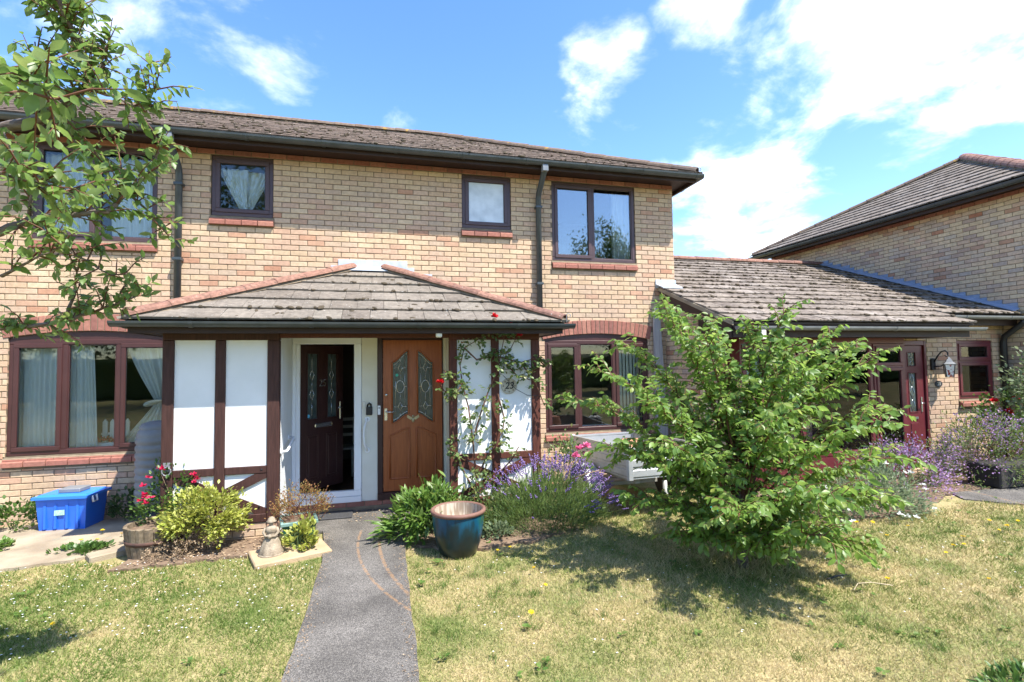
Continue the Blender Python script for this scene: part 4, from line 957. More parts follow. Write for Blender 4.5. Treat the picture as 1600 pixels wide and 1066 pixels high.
for g, sgn in ((gA, 1), (gB, -1)):
    inner = [(p[0] + (.0015 if p[0] < (g[0][0] + g[10][0]) / 2 else -.0015), p[1] + (.001 if p[1] < 1.5 else -.001)) for p in g]
    MB().prism(inner, YD + .016, YD + .024, 'xz').build('pane', M['glassdark'], wd)
    MB().tube([(p[0], YD - .003, p[1]) for p in g] + [(g[0][0], YD - .003, g[0][1])], .010, 7).build('moulding', M['doorwood'], wd)
    x0, x1 = min(p[0] for p in g), max(p[0] for p in g); xm = (x0 + x1) / 2; w = x1 - x0; yc = YD + .013
    zt = lambda x: (1.905 + .16 * (lambda t: t * t * (3 - 2 * t))((x - x0) / w if sgn > 0 else (x1 - x) / w)); zb = lambda x: (1.10 + .115 * (lambda t: t * t * (3 - 2 * t))((x - x0) / w if sgn > 0 else (x1 - x) / w))
    le = MB()
    for xx in (x0 + .045, x1 - .045): le.tube([(xx, yc, zb(xx)), (xx, yc, zt(xx))], .003, 5)
    for za, zb_ in ((zb(xm), 1.245), (1.385, 1.50), (1.66, 1.775), (1.885, zt(xm))): le.tube([(xm, yc, za), (xm, yc, zb_)], .003, 5)
    for zc in (1.315, 1.83):
        le.tube([(x0, yc, zc), (xm - .026, yc, zc)], .0042, 5); le.tube([(xm + .026, yc, zc), (x1, yc, zc)], .0042, 5)
        le.tube([(xm, yc, zc - .062), (xm + .028, yc, zc), (xm, yc, zc + .062), (xm - .028, yc, zc), (xm, yc, zc - .062)], .0045, 5)
    le.tube([(x0, yc, 1.58), (xm - .048, yc, 1.58)], .0042, 5); le.tube([(xm + .048, yc, 1.58), (x1, yc, 1.58)], .0042, 5)
    le.tube([(xm + .05 * math.cos(i * .314), yc, 1.58 + .082 * math.sin(i * .314)) for i in range(21)], .0052, 5)
    le.tube([(x0 + w * i / 10, yc, zt(x0 + w * i / 10) - .04) for i in range(11)], .004, 5); le.tube([(x0 + w * i / 10, yc, zb(x0 + w * i / 10) + .035) for i in range(11)], .005, 5)
    le.build('lead_came', M['chrome'], wd)
for a, b, zl, zr in ((dx0 + .085, mx_ - .05, .945, 1.035), (mx_ + .05, dx1 - .085, 1.035, .945)):
    o_ = swan(a, b, 0, zl, zr, z0l=.375, z0r=.375)
    MB().tube([(p[0], YD - .002, p[1]) for p in o_] + [(o_[0][0], YD - .002, o_[0][1])], .011, 7).build('moulding', M['doorwood'], wd)
    i_ = swan(a + .04, b - .04, 0, zl - .05, zr - .05, z0l=.42, z0r=.42); MB().prism(i_, YD - .008, YD + .003, 'xz').build('raised_panel', M['doorwood'], wd)
MB().bbox(dx0 + .012, dx0 + .055, YD - .010, YD + .002, 1.14, 1.30, .004).tube([(dx0 + .034, YD - .01, 1.255), (dx0 + .034, YD - .05, 1.255), (dx0 + .14, YD - .052, 1.25)], .009, 7).build('handle', M['chrome'], wd)
MB().ball((dx0 + .04, YD - .006, 1.475), .019, 10, 6, (1, .6, 1)).build('lock', M['chrome'], wd)
bee = MB().ball((mx_, YD - .012, 1.135), .028, 8, 6, (.8, .45, 1.2)); bee.ball((mx_, YD - .012, 1.185), .017, 8, 6, (1, .6, 1))
for s_ in (-1, 1): bee.prism([(mx_ + s_ * .01, 1.165), (mx_ + s_ * .075, 1.205), (mx_ + s_ * .08, 1.17), (mx_ + s_ * .03, 1.135)][::s_], YD - .012, YD - .004, 'xz')
bee.build('knocker', M['brass'], wd)
MB().prism([(.19 + .02 * math.cos(i * .5236), 1.735 + .02 * math.sin(i * .5236)) for i in range(12)], YD + .008, YD + .0155, 'xz').build('sticker', mat('green_sticker', (0.05, 0.45, 0.36), .5), wd)
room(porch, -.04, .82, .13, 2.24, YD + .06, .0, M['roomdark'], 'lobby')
# ================================================================== LINK BUILDING (right, single storey)
link = thing('link_building', 'single-storey link with a long mossy tiled roof and maroon glazed front', 'building', (7.4, -1, 0))
LP = 0.397; LE_Y, LE_Z = -1.80, 2.375; LRX0, LSTEP, LX1 = 4.46, 8.72, 10.597
RY = 2.75; RZ = LE_Z + (RY - LE_Y) * LP
def lz(y): return LE_Z + (y - LE_Y) * LP
# front wall with its openings (Y = -1), gable side wall (X = 4.56)
LO = [(5.02, 8.83, .05, 2.16), (9.50, 10.32, 1.16, 2.16)]
lw = MB().prism([(4.57, -.3), (10.59, -.3), (10.59, 2.62), (4.57, 2.62)], -.9925, -.89, 'xz', [[(a, c), (b, c), (b, d), (a, d)] for a, b, c, d in LO]).build('wall', M['mortar'], link)
brick_field(lw, Matrix.Translation((0, -1.0, 0)), 4.57, 10.59, -.06, 2.60, LO + [(9.48, 10.34, 1.0, 1.16)], M['brick'], 170, zbase=.02, phase=.07)
FL = Matrix(((0, 1, 0, 4.56), (-1, 0, 0, 0.0), (0, 0, 1, 0), (0, 0, 0, 1)))   # u along -Y, depth +X, facing -X
gw = MB().prism([(0.0, -.3), (0.0, lz(0) - .03), (-.99, lz(-.99) - .03), (-.99, -.3)], 4.568, 4.67, 'yz').build('gable_wall', M['mortar'], link)
brick_field(gw, FL, 0.005, .998, -.06, 3.1, [], M['red'] if False else M['brick2'], 60, zbase=.02, skip=lambda u, z: z > lz(-u) - .07)
MB().box(10.45, 10.57, -.89, 2.7, -.3, 2.55).build('back_wall', M['mortar'], link)
# canopy: boxed soffit and fascia under the deep eave
MB().prism([(-1.74, 2.19), (-1.005, 2.19), (-1.005, lz(-1.005) - .03), (-1.74, lz(-1.74) - .03)], 4.50, 8.66, 'yz').build('canopy', M['brownboard'], link)
MB().prism([(-1.755, 2.17), (-1.70, 2.17), (-.02, lz(-.02) - .15), (-.02, lz(-.02) - .012), (-1.755, lz(-1.755) - .012)], 4.468, 4.498, 'yz').build('bargeboard', M['brownboard'], link)
MB().box(4.498, 8.665, -1.772, -1.742, 2.175, 2.365).build('fascia', M['brownboard'], link)
MB().box(8.67, 10.59, -1.22, -1.195, 2.40, 2.57).build('fascia', M['brownboard'], link)
MB().box(8.665, 10.59, -1.195, -1.005, 2.44, 2.46).build('soffit', M['brownboard'], link)
lroof = MB().prism([(LE_Y, LE_Z), (RY, RZ), (RY + 3.4, LE_Z + .3), (RY + 3.4, LE_Z + .27), (RY, RZ - .03), (LE_Y, LE_Z - .025)], LRX0 + .01, LSTEP, 'yz').build('roof', M['deck'], link)
MB().prism([(-1.30, lz(-1.30)), (RY, RZ), (RY + 3.4, LE_Z + .3), (RY + 3.4, LE_Z + .27), (RY, RZ - .03), (-1.30, lz(-1.30) - .025)], LSTEP + .001, LX1, 'yz').build('roof_deck', M['deck'], link)
ss = Vector((0, RY - LE_Y, RZ - LE_Z)); Ls = ss.length; q0 = (0.5) * math.hypot(1, LP)
pA = [(0, 0), (LSTEP - LRX0, 0), (LSTEP - LRX0, Ls), (0, Ls)]
F = tile_slope(lroof, (LRX0, LE_Y - .03, LE_Z - .012), (1, 0, 0), ss, pA, M['tile3'], 220, gauge=.315, jit=1.5)
moss_on(lroof, F, pA, 900, .008, .04, gauge=.315)
sB = Vector((0, RY + 1.30, RZ - lz(-1.30))); pB = [(0, 0), (LX1 - LSTEP, 0), (LX1 - LSTEP, sB.length), (0, sB.length)]
F = tile_slope(lroof, (LSTEP, -1.33, lz(-1.30) - .012), (1, 0, 0), sB, pB, M['tile3'], 80, gauge=.315, jit=1.5)
moss_on(lroof, F, pB, 650, .01, .055, gauge=.315)
hip_run(lroof, (LRX0 + .3, RY, RZ + .03), (LX1, RY, RZ + .03), .11, M['hip'], .45, 'ridge_tile')
# cement fillet on the verge
MB().prism([(LE_Y - .02, LE_Z - .045), (LE_Y - .02, LE_Z + .012), (-.005, lz(-.005) + .012), (-.005, lz(-.005) - .045)], LRX0 - .012, LRX0 + .012, 'yz').build('verge', M['concrete'], link)
gutter(link, 'gutter', (4.50, -1.86, 2.315), (8.83, -1.86, 2.315), M['guttergrey'], r=.055, collar=1.0)
gutter(link, 'gutter', (8.55, -1.375, 2.545), (10.59, -1.375, 2.545), M['guttergrey'], r=.055, collar=1.0)
MB().bbox(4.83, 4.91, -1.9, -1.82, 2.14, 2.265, .008).build('gutter_outlet', M['cream'], link)
# lead at the top of the verge and the stepped lead against the taller wall
lf = MB().box(4.40, 4.775, -.012, -.002, lz(0) + .0, lz(0) + .14); lf.add([(4.40, -.004, lz(0) + .07), (4.78, -.004, lz(0) + .07), (4.78, -.20, lz(-.2) + .07), (4.42, -.20, lz(-.2) + .07), (4.40, -.004, lz(0) + .05), (4.78, -.004, lz(0) + .05), (4.78, -.20, lz(-.2) + .05), (4.42, -.20, lz(-.2) + .05)], [(0, 1, 2, 3), (7, 6, 5, 4), (0, 3, 7, 4), (3, 2, 6, 7), (2, 1, 5, 6)])
lf.build('flashing', M['lead'], link)
sf = MB(); y = -1.25
while y < RY:
    y2 = min(y + .1125, RY); zt = math.ceil((lz(y) + .11) / .075) * .075 + .02
    sf.add([(10.578, y, lz(y) + .03), (10.578, y2, lz(y2) + .03), (10.578, y2, zt), (10.578, y + .002, zt), (10.597, y, lz(y) + .03), (10.597, y2, lz(y2) + .03), (10.597, y2, zt), (10.597, y + .002, zt)], [(0, 1, 2, 3), (7, 6, 5, 4), (0, 4, 5, 1), (1, 5, 6, 2), (2, 6, 7, 3), (3, 7, 4, 0)])
    y = y2 + .002
sf.build('stepped_flashing', M['leadblue'], link)
MB().add([(10.45, -1.28, lz(-1.28) + .075), (10.577, -1.28, lz(-1.28) + .115), (10.577, RY, RZ + .115), (10.45, RY, RZ + .075), (10.45, -1.28, lz(-1.28) + .06), (10.577, -1.28, lz(-1.28) + .1), (10.577, RY, RZ + .1), (10.45, RY, RZ + .06)],
         [(0, 1, 2, 3), (7, 6, 5, 4), (0, 4, 5, 1), (2, 6, 7, 3), (3, 7, 4, 0), (1, 5, 6, 2)]).build('soaker', M['leadblue'], link)
# glazed front: big window, leaded side light, door
YB = -1.30     # the glazed front stands forward of the wall, under the canopy
window(link, 5.0, 7.34, .42, 2.10, mull=(5.42, 6.02), trans=(None, 1.78, None), y=YB, fw=.06, m=M['maroon'], sashes=(2,), label='wide maroon window with a top-hung fanlight')
MB().box(4.99, 7.955, YB + .004, YB + .06, .02, .415).build('apron_panel', M['maroon'], link); MB().box(4.99, 7.955, YB + .004, YB + .075, 2.103, 2.188).build('head_board', M['maroon'], link)
for xx in (4.96, 7.952): MB().box(xx, xx + .03, YB + .005, -1.001, .02, 2.188).build('return_board', M['maroon'], link)
sl_ = window(link, 7.345, 7.95, .42, 2.10, trans=(1.74,), sashes=(0, 1), y=YB - .012, fw=.05, m=M['maroon'], sw=.04, label='narrow maroon side light with leaded glass')
lc = MB(); ym = YB + .012
for xx in (7.53, 7.76): lc.tube([(xx, ym, .52), (xx, ym, 1.69)], .004, 5)
for zz_ in (.75, 1.0, 1.25, 1.5): lc.tube([(7.44, ym, zz_), (7.86, ym, zz_)], .004, 5)
lc.tube([(7.645, ym, .85), (7.72, ym, 1.12), (7.645, ym, 1.40), (7.57, ym, 1.12), (7.645, ym, .85)], .0045, 5)
lc.build('lead_came', M['chrome'], sl_)
jb = MB().bbox(7.985, 8.045, -.995, -.90, .1, 2.155, .006); jb.bbox(8.046, 8.785, -.995, -.90, 2.08, 2.155, .005); jb.bbox(8.786, 8.829, -.996, -.90, .1, 2.155, .006); jb.build('door_frame', M['maroon'], link)
ldh = [rect(8.46, 8.62, .98, 1.62), rect(8.46, 8.62, 1.74, 1.96), rect(8.15, 8.31, .98, 1.62), rect(8.15, 8.31, 1.74, 1.96)]
ld = MB().prism(rect(8.05, 8.78, .12, 2.075), -.965, -.925, 'xz', ldh).build('door', M['maroon'], link); ld['label'] = 'maroon front door with narrow leaded lights'
for h_ in ldh:
    a_, b_, c_, d_ = h_[0][0], h_[1][0], h_[0][1], h_[2][1]
    MB().box(a_ + .001, b_ - .001, -.950, -.944, c_ + .001, d_ - .001).build('pane', M['glassdark'], ld)
    le = MB(); xm = (a_ + b_) / 2
    for k in range(3): zc = c_ + (d_ - c_) * (k + .5) / 3; hh_ = (d_ - c_) / 6; le.tube([(xm, -.954, zc - hh_), (xm + .045, -.954, zc), (xm, -.954, zc + hh_), (xm - .045, -.954, zc), (xm, -.954, zc - hh_)], .004, 5)
    le.build('lead_came', M['chrome'], ld)
    bd = MB()
    for q in ((a_ - .014, b_ + .014, c_ - .014, c_), (a_ - .014, b_ + .014, d_, d_ + .014), (a_ - .014, a_, c_, d_), (b_, b_ + .014, c_, d_)): bd.bbox(q[0], q[1], -.973, -.963, q[2], q[3], .003)
    bd.build('bead', M['maroon'], ld)
for a_, b_ in ((8.15, 8.31), (8.46, 8.62)): MB().bbox(a_, b_, -.974, -.964, .28, .80, .006).build('raised_panel', M['maroon'], ld)
lh = MB().bbox(8.695, 8.72, -.98, -.964, .97, 1.22, .005); lh.tube([(8.708, -.98, 1.12), (8.708, -1.015, 1.12), (8.63, -1.02, 1.12)], .009, 7); lh.build('handle', M['chrome'], ld)
MB().bbox(8.47, 8.62, -.978, -.964, .855, .895, .004).build('letterbox', M['chrome'], ld)
window(link, 9.503, 10.317, 1.163, 2.157, trans=(1.80,), sashes=(0, 1), y=-.985, fw=.06, m=M['maroon'], sw=.045, label='small maroon window right of the wall lantern')
sill(link, 9.49, 10.33, 1.16, y0=-1.0, proj=.06)
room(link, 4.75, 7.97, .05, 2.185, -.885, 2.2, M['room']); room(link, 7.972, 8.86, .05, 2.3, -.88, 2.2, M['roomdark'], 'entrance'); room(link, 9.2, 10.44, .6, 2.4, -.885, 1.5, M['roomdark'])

# ================================================================== NEIGHBOURING HOUSE (far right)
nb = thing('neighbouring_house', 'two-storey brick house at the right edge showing its blank side wall and hipped roof', 'house', (14, 1.5, 0))
NX, NY0, NY1 = 10.60, -1.52, 4.42
nw = MB().prism([(NX + .008, NY0 + .008), (18, NY0 + .008), (18, NY1), (NX + .008, NY1)], -.3, 4.74, 'xy').build('wall', M['mortar'], nb)
FN = Matrix(((0, 1, 0, NX), (-1, 0, 0, 0.0), (0, 0, 1, 0), (0, 0, 0, 1)))     # u = -Y
brick_field(nw, FN, -NY1, -NY0, -.06, 4.665, [], M['brick2'], 300, lambda u, z: 1.0 if z > lz(-u) + .2 or -u < -1.25 else 0, zbase=.02)
brick_field(nw, FN @ Matrix.Translation((0, -.004, 0)), -NY1, -NY0, 4.665, 4.74, [], M['red'], 0, zbase=4.665)
brick_field(nw, Matrix.Translation((0, NY0, 0)), NX + .002, 18, -.06, 4.74, [], M['brick2'], 0, zbase=.02, phase=.1)
NEX = 10.24; NEZ = 4.83
nA = Vector((13.62, 1.45, 6.62)); cB = Vector((NEX, 4.80, NEZ)); cF = Vector((NEX, -1.90, NEZ))
nroof = MB().add([tuple(cF), tuple(cB), tuple(nA), (20, -1.9, NEZ), (20, 4.8, NEZ), (20, 1.45, 6.62), (NEX + .01, -1.89, NEZ - .02), (NEX + .01, 4.79, NEZ - .02), (20, 4.79, NEZ - .02), (20, -1.89, NEZ - .02)],
                 [(0, 2, 1), (0, 3, 5, 2), (1, 2, 5, 4), (6, 7, 8, 9), (0, 1, 7, 6), (0, 6, 9, 3), (1, 4, 8, 7), (3, 9, 8, 4, 5)]).build('roof', M['deck'], nb)
sN = Vector((nA.x - NEX, 0, nA.z - NEZ)); LN = sN.length
tile_slope(nroof, (NEX - .03, 4.80, NEZ - .012), (0, -1, 0), sN, [(0, 0), (6.70, 0), (3.35, LN)], M['tile3'], 300, gauge=.315)
sN2 = Vector((0, 3.35, nA.z - NEZ)); tile_slope(nroof, (NEX, -1.93, NEZ - .012), (1, 0, 0), sN2, [(0, 0), (8, 0), (8, sN2.length), (3.38, sN2.length)], M['tile3'], 0, gauge=.315)
hip_run(nroof, cF + Vector((.03, .03, .05)), nA + Vector((0, 0, .07)), .12, M['hip']); hip_run(nroof, cB + Vector((.03, -.03, .03)), nA + Vector((0, 0, .05)), .10, M['hipdark']); hip_run(nroof, nA + Vector((0, 0, .06)), Vector((20, 1.45, 6.68)), .12, M['hip'])
MB().box(NEX + .02, NEX + .05, -1.9, 4.78, 4.68, 4.83).build('fascia', M['brownboard'], nb)
MB().box(NEX + .05, NX + .02, -1.9, 4.78, 4.742, 4.76).build('soffit', M['brownboard'], nb)
MB().box(NX, 19, -1.9, -1.5, 4.742, 4.76).build('soffit', M['brownboard'], nb)
gutter(nb, 'gutter', (NEX - .045, 4.80, 4.80), (NEX - .045, -1.95, 4.80), M['gutter'], r=.065, collar=1.1)
gutter(nb, 'gutter', (NEX - .05, -1.97, 4.80), (19, -1.97, 4.80), M['gutter'], r=.065, collar=1.1)
downpipe(nb, [(10.50, -1.37, 2.50), (10.50, -1.36, 2.44), (10.50, -1.08, 2.22), (10.50, -1.06, 2.12), (10.50, -1.06, .0)], .075, M['black'], [(10.5, -1.06, 1.6)])

# ================================================================== CURTAINS AND THINGS IN THE WINDOWS
N_ = 'net curtains in the windows'
curtain('left half of the crossed net curtain in the small upper left window', lambda z: -2.17 + .30 * (1 - min(1, max(0, (z - 3.97) / .6))), lambda z: -1.80 + .02 * math.sin(z * 4), 3.97, 4.62, .13, 5, .014, group=N_)
curtain('right half of the crossed net curtain in the small upper left window', lambda z: -1.88 + .03 * (z - 4), lambda z: -1.53 - .30 * (1 - min(1, max(0, (z - 3.97) / .6))), 3.97, 4.62, .20, 5, .014, group=N_)
curtain('pale net filling the small milky upper window', lambda z: 1.20, lambda z: 1.92, 3.95, 4.68, .14, 6, .006, group=N_)
curtain('straight pale curtain in the right light of the large upper window', lambda z: 3.72, lambda z: 4.05, 3.5, 4.7, .18, 5, .02, group=N_)
curtain('net curtain in the left light of the branch-covered upper window', lambda z: -4.20, lambda z: -3.58, 3.55, 4.66, .16, 8, .012, group=N_)
curtain('net curtain in the right light of the branch-covered upper window', lambda z: -3.5 + .05 * (4.6 - z), lambda z: -2.92, 3.55, 4.66, .16, 9, .016, group=N_)
curtain('full net curtain behind the left light of the ground floor window', lambda z: -4.40, lambda z: -3.90, .86, 2.2, .15, 7, .018, group=N_)
curtain('narrow net curtain beside the opening in the middle light of the ground floor window', lambda z: -3.86, lambda z: -3.60 + .05 * (2.0 - z), .86, 2.2, .15, 5, .018, group=N_)
def tieL(z):
    t = (z - 1.42) / .75
    return -3.24 + (.34 * (1 - t) ** 1.3 if t > 0 else .34 - .40 * min(1, (1.42 - z) / .5)) if t < 1 else -3.24
curtain('net curtain tied back with a white band in the ground floor window', tieL, lambda z: -2.70 - .06 * max(0, 1 - abs(z - 1.42) / .2), .86, 2.2, .15, 8, .02, group=N_)
MB().tube([(-2.92 + .10 * math.cos(t * .63), .13 + .03 * math.sin(t * .63), 1.42 + .03 * math.cos(t * .63 + .5)) for t in range(11)], .022, 7).build('tie_band', M['net'], None)
tag(bpy.data.objects['tie_band'], 'white band gathering the tied-back net curtain', 'curtain tie')
MB().box(2.50, 2.57, .095, .20, .80, 2.2).build('lining', M['upvcwhite'], house); MB().box(2.57, 4.19, .095, .22, .80, .865).build('lining', M['upvcwhite'], house)
curtain('net curtain in the narrow left light of the wide maroon window', lambda z: 5.05, lambda z: 5.40, .48, 2.05, -1.15, 6, .02, group=N_)
vb = thing('vertical_blind', 'cream vertical blind drawn to the right of the window behind the trailer', 'blind', (3.95, .2, .8))
for i in range(7): MB(Matrix.Translation((3.83 + i * .062, .2, 0)) @ Matrix.Rotation(R(28), 4, 'Z')).box(-.034, .034, -.001, .001, .84, 2.19).build('slat', M['cream'], vb)
MB().box(2.5, 4.2, .18, .22, 2.19, 2.215).build('rail', M['upvcwhite'], vb)
curtain('net curtain at the right end of the wide maroon window', lambda z: 6.70 + .06 * max(0, 1.4 - z), lambda z: 7.27, .48, 2.05, -1.15, 6, .02, group=N_)
tr = thing('planter_trough', 'white trough of red flowers on the inside sill of the ground floor window', 'planter', (-3.5, .24, .87))
MB().bbox(-3.72, -3.32, .19, .28, .85, .915, .008).build('trough', M['upvcwhite'], tr)
P = np.array([(random.uniform(-3.68, -3.36), .235 + random.uniform(-.04, .04), .93 + random.uniform(0, .05)) for _ in range(50)])
scatter('flower', LEAFW, frames(rng.normal(size=(50, 3)), np.tile((0, 0, 1), (50, 1)) + rng.normal(size=(50, 3)) * .3, np.full(50, .05)), P, mat('red_petal', (.55, .02, .02), .7), tr)
pk = thing('picket_ornament', 'little white picket fence standing inside the ground floor window', 'ornament', (-3.45, .33, .87))
for i in range(4): xk = -3.55 + i * .085; MB().prism([(xk - .028, .87), (xk + .028, .87), (xk + .028, 1.17), (xk, 1.21), (xk - .028, 1.17)], .32, .34, 'xz').build('picket', M['upvcwhite'], pk)
MB().box(-3.6, -3.24, .341, .352, 1.0, 1.03).build('rail', M['upvcwhite'], pk)
rd = thing('radiator', 'white panel radiator inside the open hall', 'radiator', (-.27, .2, .26))
MB().bbox(-.30, -.235, -.25, .9, .28, .88, .01).build('panel', M['upvcwhite'], rd)
for i in range(14): MB().bbox(-.306, -.30, -.22 + i * .08, -.18 + i * .08, .31, .85, .002).build('rib', M['upvcwhite'], rd)
ch = thing('hall_chair', 'dim slatted chair at the back of the open hall', 'chair', (-.62, 1.1, .12))
for xx in (-.8, -.46): MB().tube([(xx, 1.3, .12), (xx, 1.32, 1.02)], .016, 6).build('leg', M['cream'], ch); MB().tube([(xx, .95, .12), (xx, .95, .55)], .016, 6).build('leg', M['cream'], ch)
MB().bbox(-.82, -.44, .93, 1.32, .55, .58, .006).build('seat', M['cream'], ch)
for zz_ in (.75, .88, 1.0): MB().bbox(-.8, -.46, 1.30, 1.32, zz_ - .03, zz_ + .02, .004).build('slat', M['cream'], ch)

# ================================================================== SMALL FIXTURES
pq = thing('number_plaque', 'round cream ceramic house plaque reading 23 on the white panel', 'house number', (1.527, YF + .02, 1.59))
cv = M['plaque'] = mat('cream_ceramic', (.46, .42, .33), .3, spec=.5)
MB().prism([(1.527 + .098 * math.cos(i * .19635), 1.59 + .098 * math.sin(i * .19635)) for i in range(32)], YF + .006, YF + .0215, 'xz').build('disc', cv, pq)
MB().tube([(1.527 + .094 * math.cos(i * .19635), YF + .006, 1.59 + .094 * math.sin(i * .19635)) for i in range(33)], .006, 6).build('rim', cv, pq)
tx = text(pq, '23', (1.527, YF + .003, 1.59), .115, M['black'], extrude=.002, bold=.002, shear=.2)
for i in range(8):
    an = i * math.pi / 4 + math.pi / 2; c_ = (1.527 + .073 * math.cos(an), 1.59 + .073 * math.sin(an))
    fm = MB()
    for k in range(5): a2 = k * 1.257; fm.ball((c_[0] + .007 * math.cos(a2), YF + .004, c_[1] + .007 * math.sin(a2)), .0045, 6, 4, (1, .4, 1))
    fm.build('flower_motif', mat('brown_glaze', (.20, .15, .10), .5) if 'brown_glaze' not in bpy.data.materials else bpy.data.materials['brown_glaze'], pq)
ks = thing('key_safe', 'black key safe on the cream pier between the doors', 'key safe', (-.165, YD, 1.28))
MB().bbox(-.205, -.125, YD - .035, YD + .011, 1.22, 1.33, .008).build('body', M['black'], ks); MB().tube([(-.19, YD - .01, 1.33), (-.185, YD - .01, 1.36), (-.165, YD - .01, 1.375), (-.145, YD - .01, 1.36), (-.14, YD - .01, 1.33)], .011, 7).build('shackle_cover', M['black'], ks)
db = thing('doorbell', 'white doorbell push beside the wooden door', 'doorbell', (-.045, YD, 1.28)); MB().bbox(-.058, -.022, YD - .03, YD - .0105, 1.22, 1.34, .005).build('body', M['upvcwhite'], db); MB().ball((-.04, YD - .031, 1.31), .009, 8, 5, (1, .5, 1)).build('button', M['black'], db)
sw_ = tag(MB().bbox(-.250, -.215, YD - .012, YD + .011, 1.32, 1.40, .006).build('switch_box', M['cream'], None), 'small cream switch box above the grab rail', 'switch')
gr = thing('grab_rail', 'curved white grab rail on the pier between the doors', 'grab rail', (-.21, YD, .95))
MB().tube([(-.19, YD + .01, 1.17), (-.195, YD - .03, 1.16), (-.225, YD - .06, 1.07), (-.232, YD - .065, .96), (-.225, YD - .06, .86), (-.195, YD - .03, .77), (-.19, YD + .01, .76)], .014, 9).build('bar', M['upvcwhite'], gr)
for zz_ in (1.165, .765): MB().tube([(-.19, YD - .004, zz_), (-.19, YD + .0115, zz_)], .034, 14).build('flange', M['upvcwhite'], gr)
hr = thing('handrail', 'short white handrail on the left side of the white doorway', 'handrail', (-1.09, -1.05, .95))
MB().tube([(-1.112, -1.30, .90), (-1.05, -1.30, .91), (-1.045, -1.25, .92), (-1.045, -.86, .99), (-1.05, -.82, 1.0), (-1.112, -.82, 1.0)], .016, 9).build('bar', M['upvcwhite'], hr)
for yy, zz_ in ((-1.30, .90), (-.82, 1.0)): MB().tube([(-1.111, yy, zz_), (-1.10, yy, zz_)], .036, 14).build('flange', M['upvcwhite'], hr)
pl_ = thing('porch_light', 'small white sensor light hanging under the porch gutter', 'light', (.64, -1.60, 2.25))
MB().tube([(.64, -1.63, 2.30), (.64, -1.63, 2.235)], .012, 7).build('stem', M['upvcwhite'], pl_); MB().bbox(.605, .675, -1.67, -1.60, 2.18, 2.235, .012).build('head', M['cream'], pl_)
hk = thing('hose_bracket', 'grey hose bracket with a ring on the left porch post', 'bracket', (-2.21, YF, .80))
MB().box(-2.235, -2.17, YF - .006, YF - .0005, .77, .87).build('plate', M['guttergrey'], hk); MB().tube([(-2.20 + .042 * math.cos(t * .42), YF - .02, .78 + .042 * math.sin(t * .42)) for t in range(16)], .008, 6).build('ring', M['guttergrey'], hk)
lt = thing('wall_lantern', 'black scrolled carriage lantern with painted glass on the brick pier', 'lantern', (9.030, -1.05, 1.78))
MB().bbox(8.885, 8.965, -1.045, -1.0, 1.66, 1.86, .012).build('back_plate', M['iron'], lt)
MB().tube([(8.925, -1.045, 1.80), (8.930, -1.10, 1.90), (8.960, -1.14, 1.97), (9.010, -1.16, 1.985), (9.055, -1.17, 1.95), (9.055, -1.17, 1.90), (9.025, -1.165, 1.885), (9.010, -1.16, 1.91)], .012, 7).build('scroll_arm', M['iron'], lt)
MB().tube([(8.925, -1.045, 1.72), (8.970, -1.12, 1.73), (9.050, -1.17, 1.80), (9.050, -1.17, 1.86)], .011, 7).build('lower_arm', M['iron'], lt)
lc_ = (9.070, -1.17)
MB().lathe((lc_[0], lc_[1], 0), [(.012, 1.875), (.03, 1.85), (.075, 1.79), (.108, 1.765), (.108, 1.752), (.0, 1.752)], 4, False).build('roof', M['guttergrey'], lt)
MB().lathe((lc_[0], lc_[1], 0), [(.09, 1.752), (.062, 1.55), (.0, 1.55)], 4, False).build('painted_glass', mat('painted_glass', (.75, .76, .76), .2, (.30, .03, .03), 22, lo=.54, hi=.58), lt)
for i in range(4): an = i * math.pi / 2; MB().tube([(lc_[0] + .092 * math.cos(an), lc_[1] + .092 * math.sin(an), 1.755), (lc_[0] + .064 * math.cos(an), lc_[1] + .064 * math.sin(an), 1.545)], .007, 5).build('bar', M['iron'], lt)
ns = thing('number_sign', 'small dark oval sign with the number 21 below the lantern', 'house number', (9.04, -1.0, 1.43))
MB().prism([(9.04 + .075 * math.cos(i * .26), 1.43 + .052 * math.sin(i * .26)) for i in range(24)], -1.018, -1.001, 'xz').build('plate', mat('slate', (.035, .035, .04), .5), ns)
text(ns, '21', (9.04, -1.020, 1.43), .075, M['cream'], extrude=.0015)
mt = tag(MB().bbox(-1.00, -.36, -.98, -.655, .013, .032, .006).build('door_mat', M['rubber'], None), 'black ribbed rubber door mat in front of the white door frame', 'door mat')
bo = thing('leaning_board', 'weathered grey board leaning on the house corner left of the tiled roof', 'board', (4.42, -.06, 0))
MB(Matrix.Translation((4.36, -.06, 0))).prism([(-.05, 0), (.19, 0), (.06, 2.75), (-.05, 2.75)], -.02, .02, 'xz').build('plank', mat('grey_timber', (.30, .29, .29), .85, (.40, .39, .38), 4, stretch=(10, 10, .7), bump=.4, bscale=10), bo)
hs_ = tag(MB().tube([(-2.50, -.28, 1.20), (-2.49, -.24, 1.32), (-2.46, -.18, 1.42), (-2.42, -.10, 1.45), (-2.40, -.03, 1.40)], .012, 7).build('hose', mat('green_hose', (.02, .22, .10), .4), None), 'short green hose behind the water butt', 'hose')
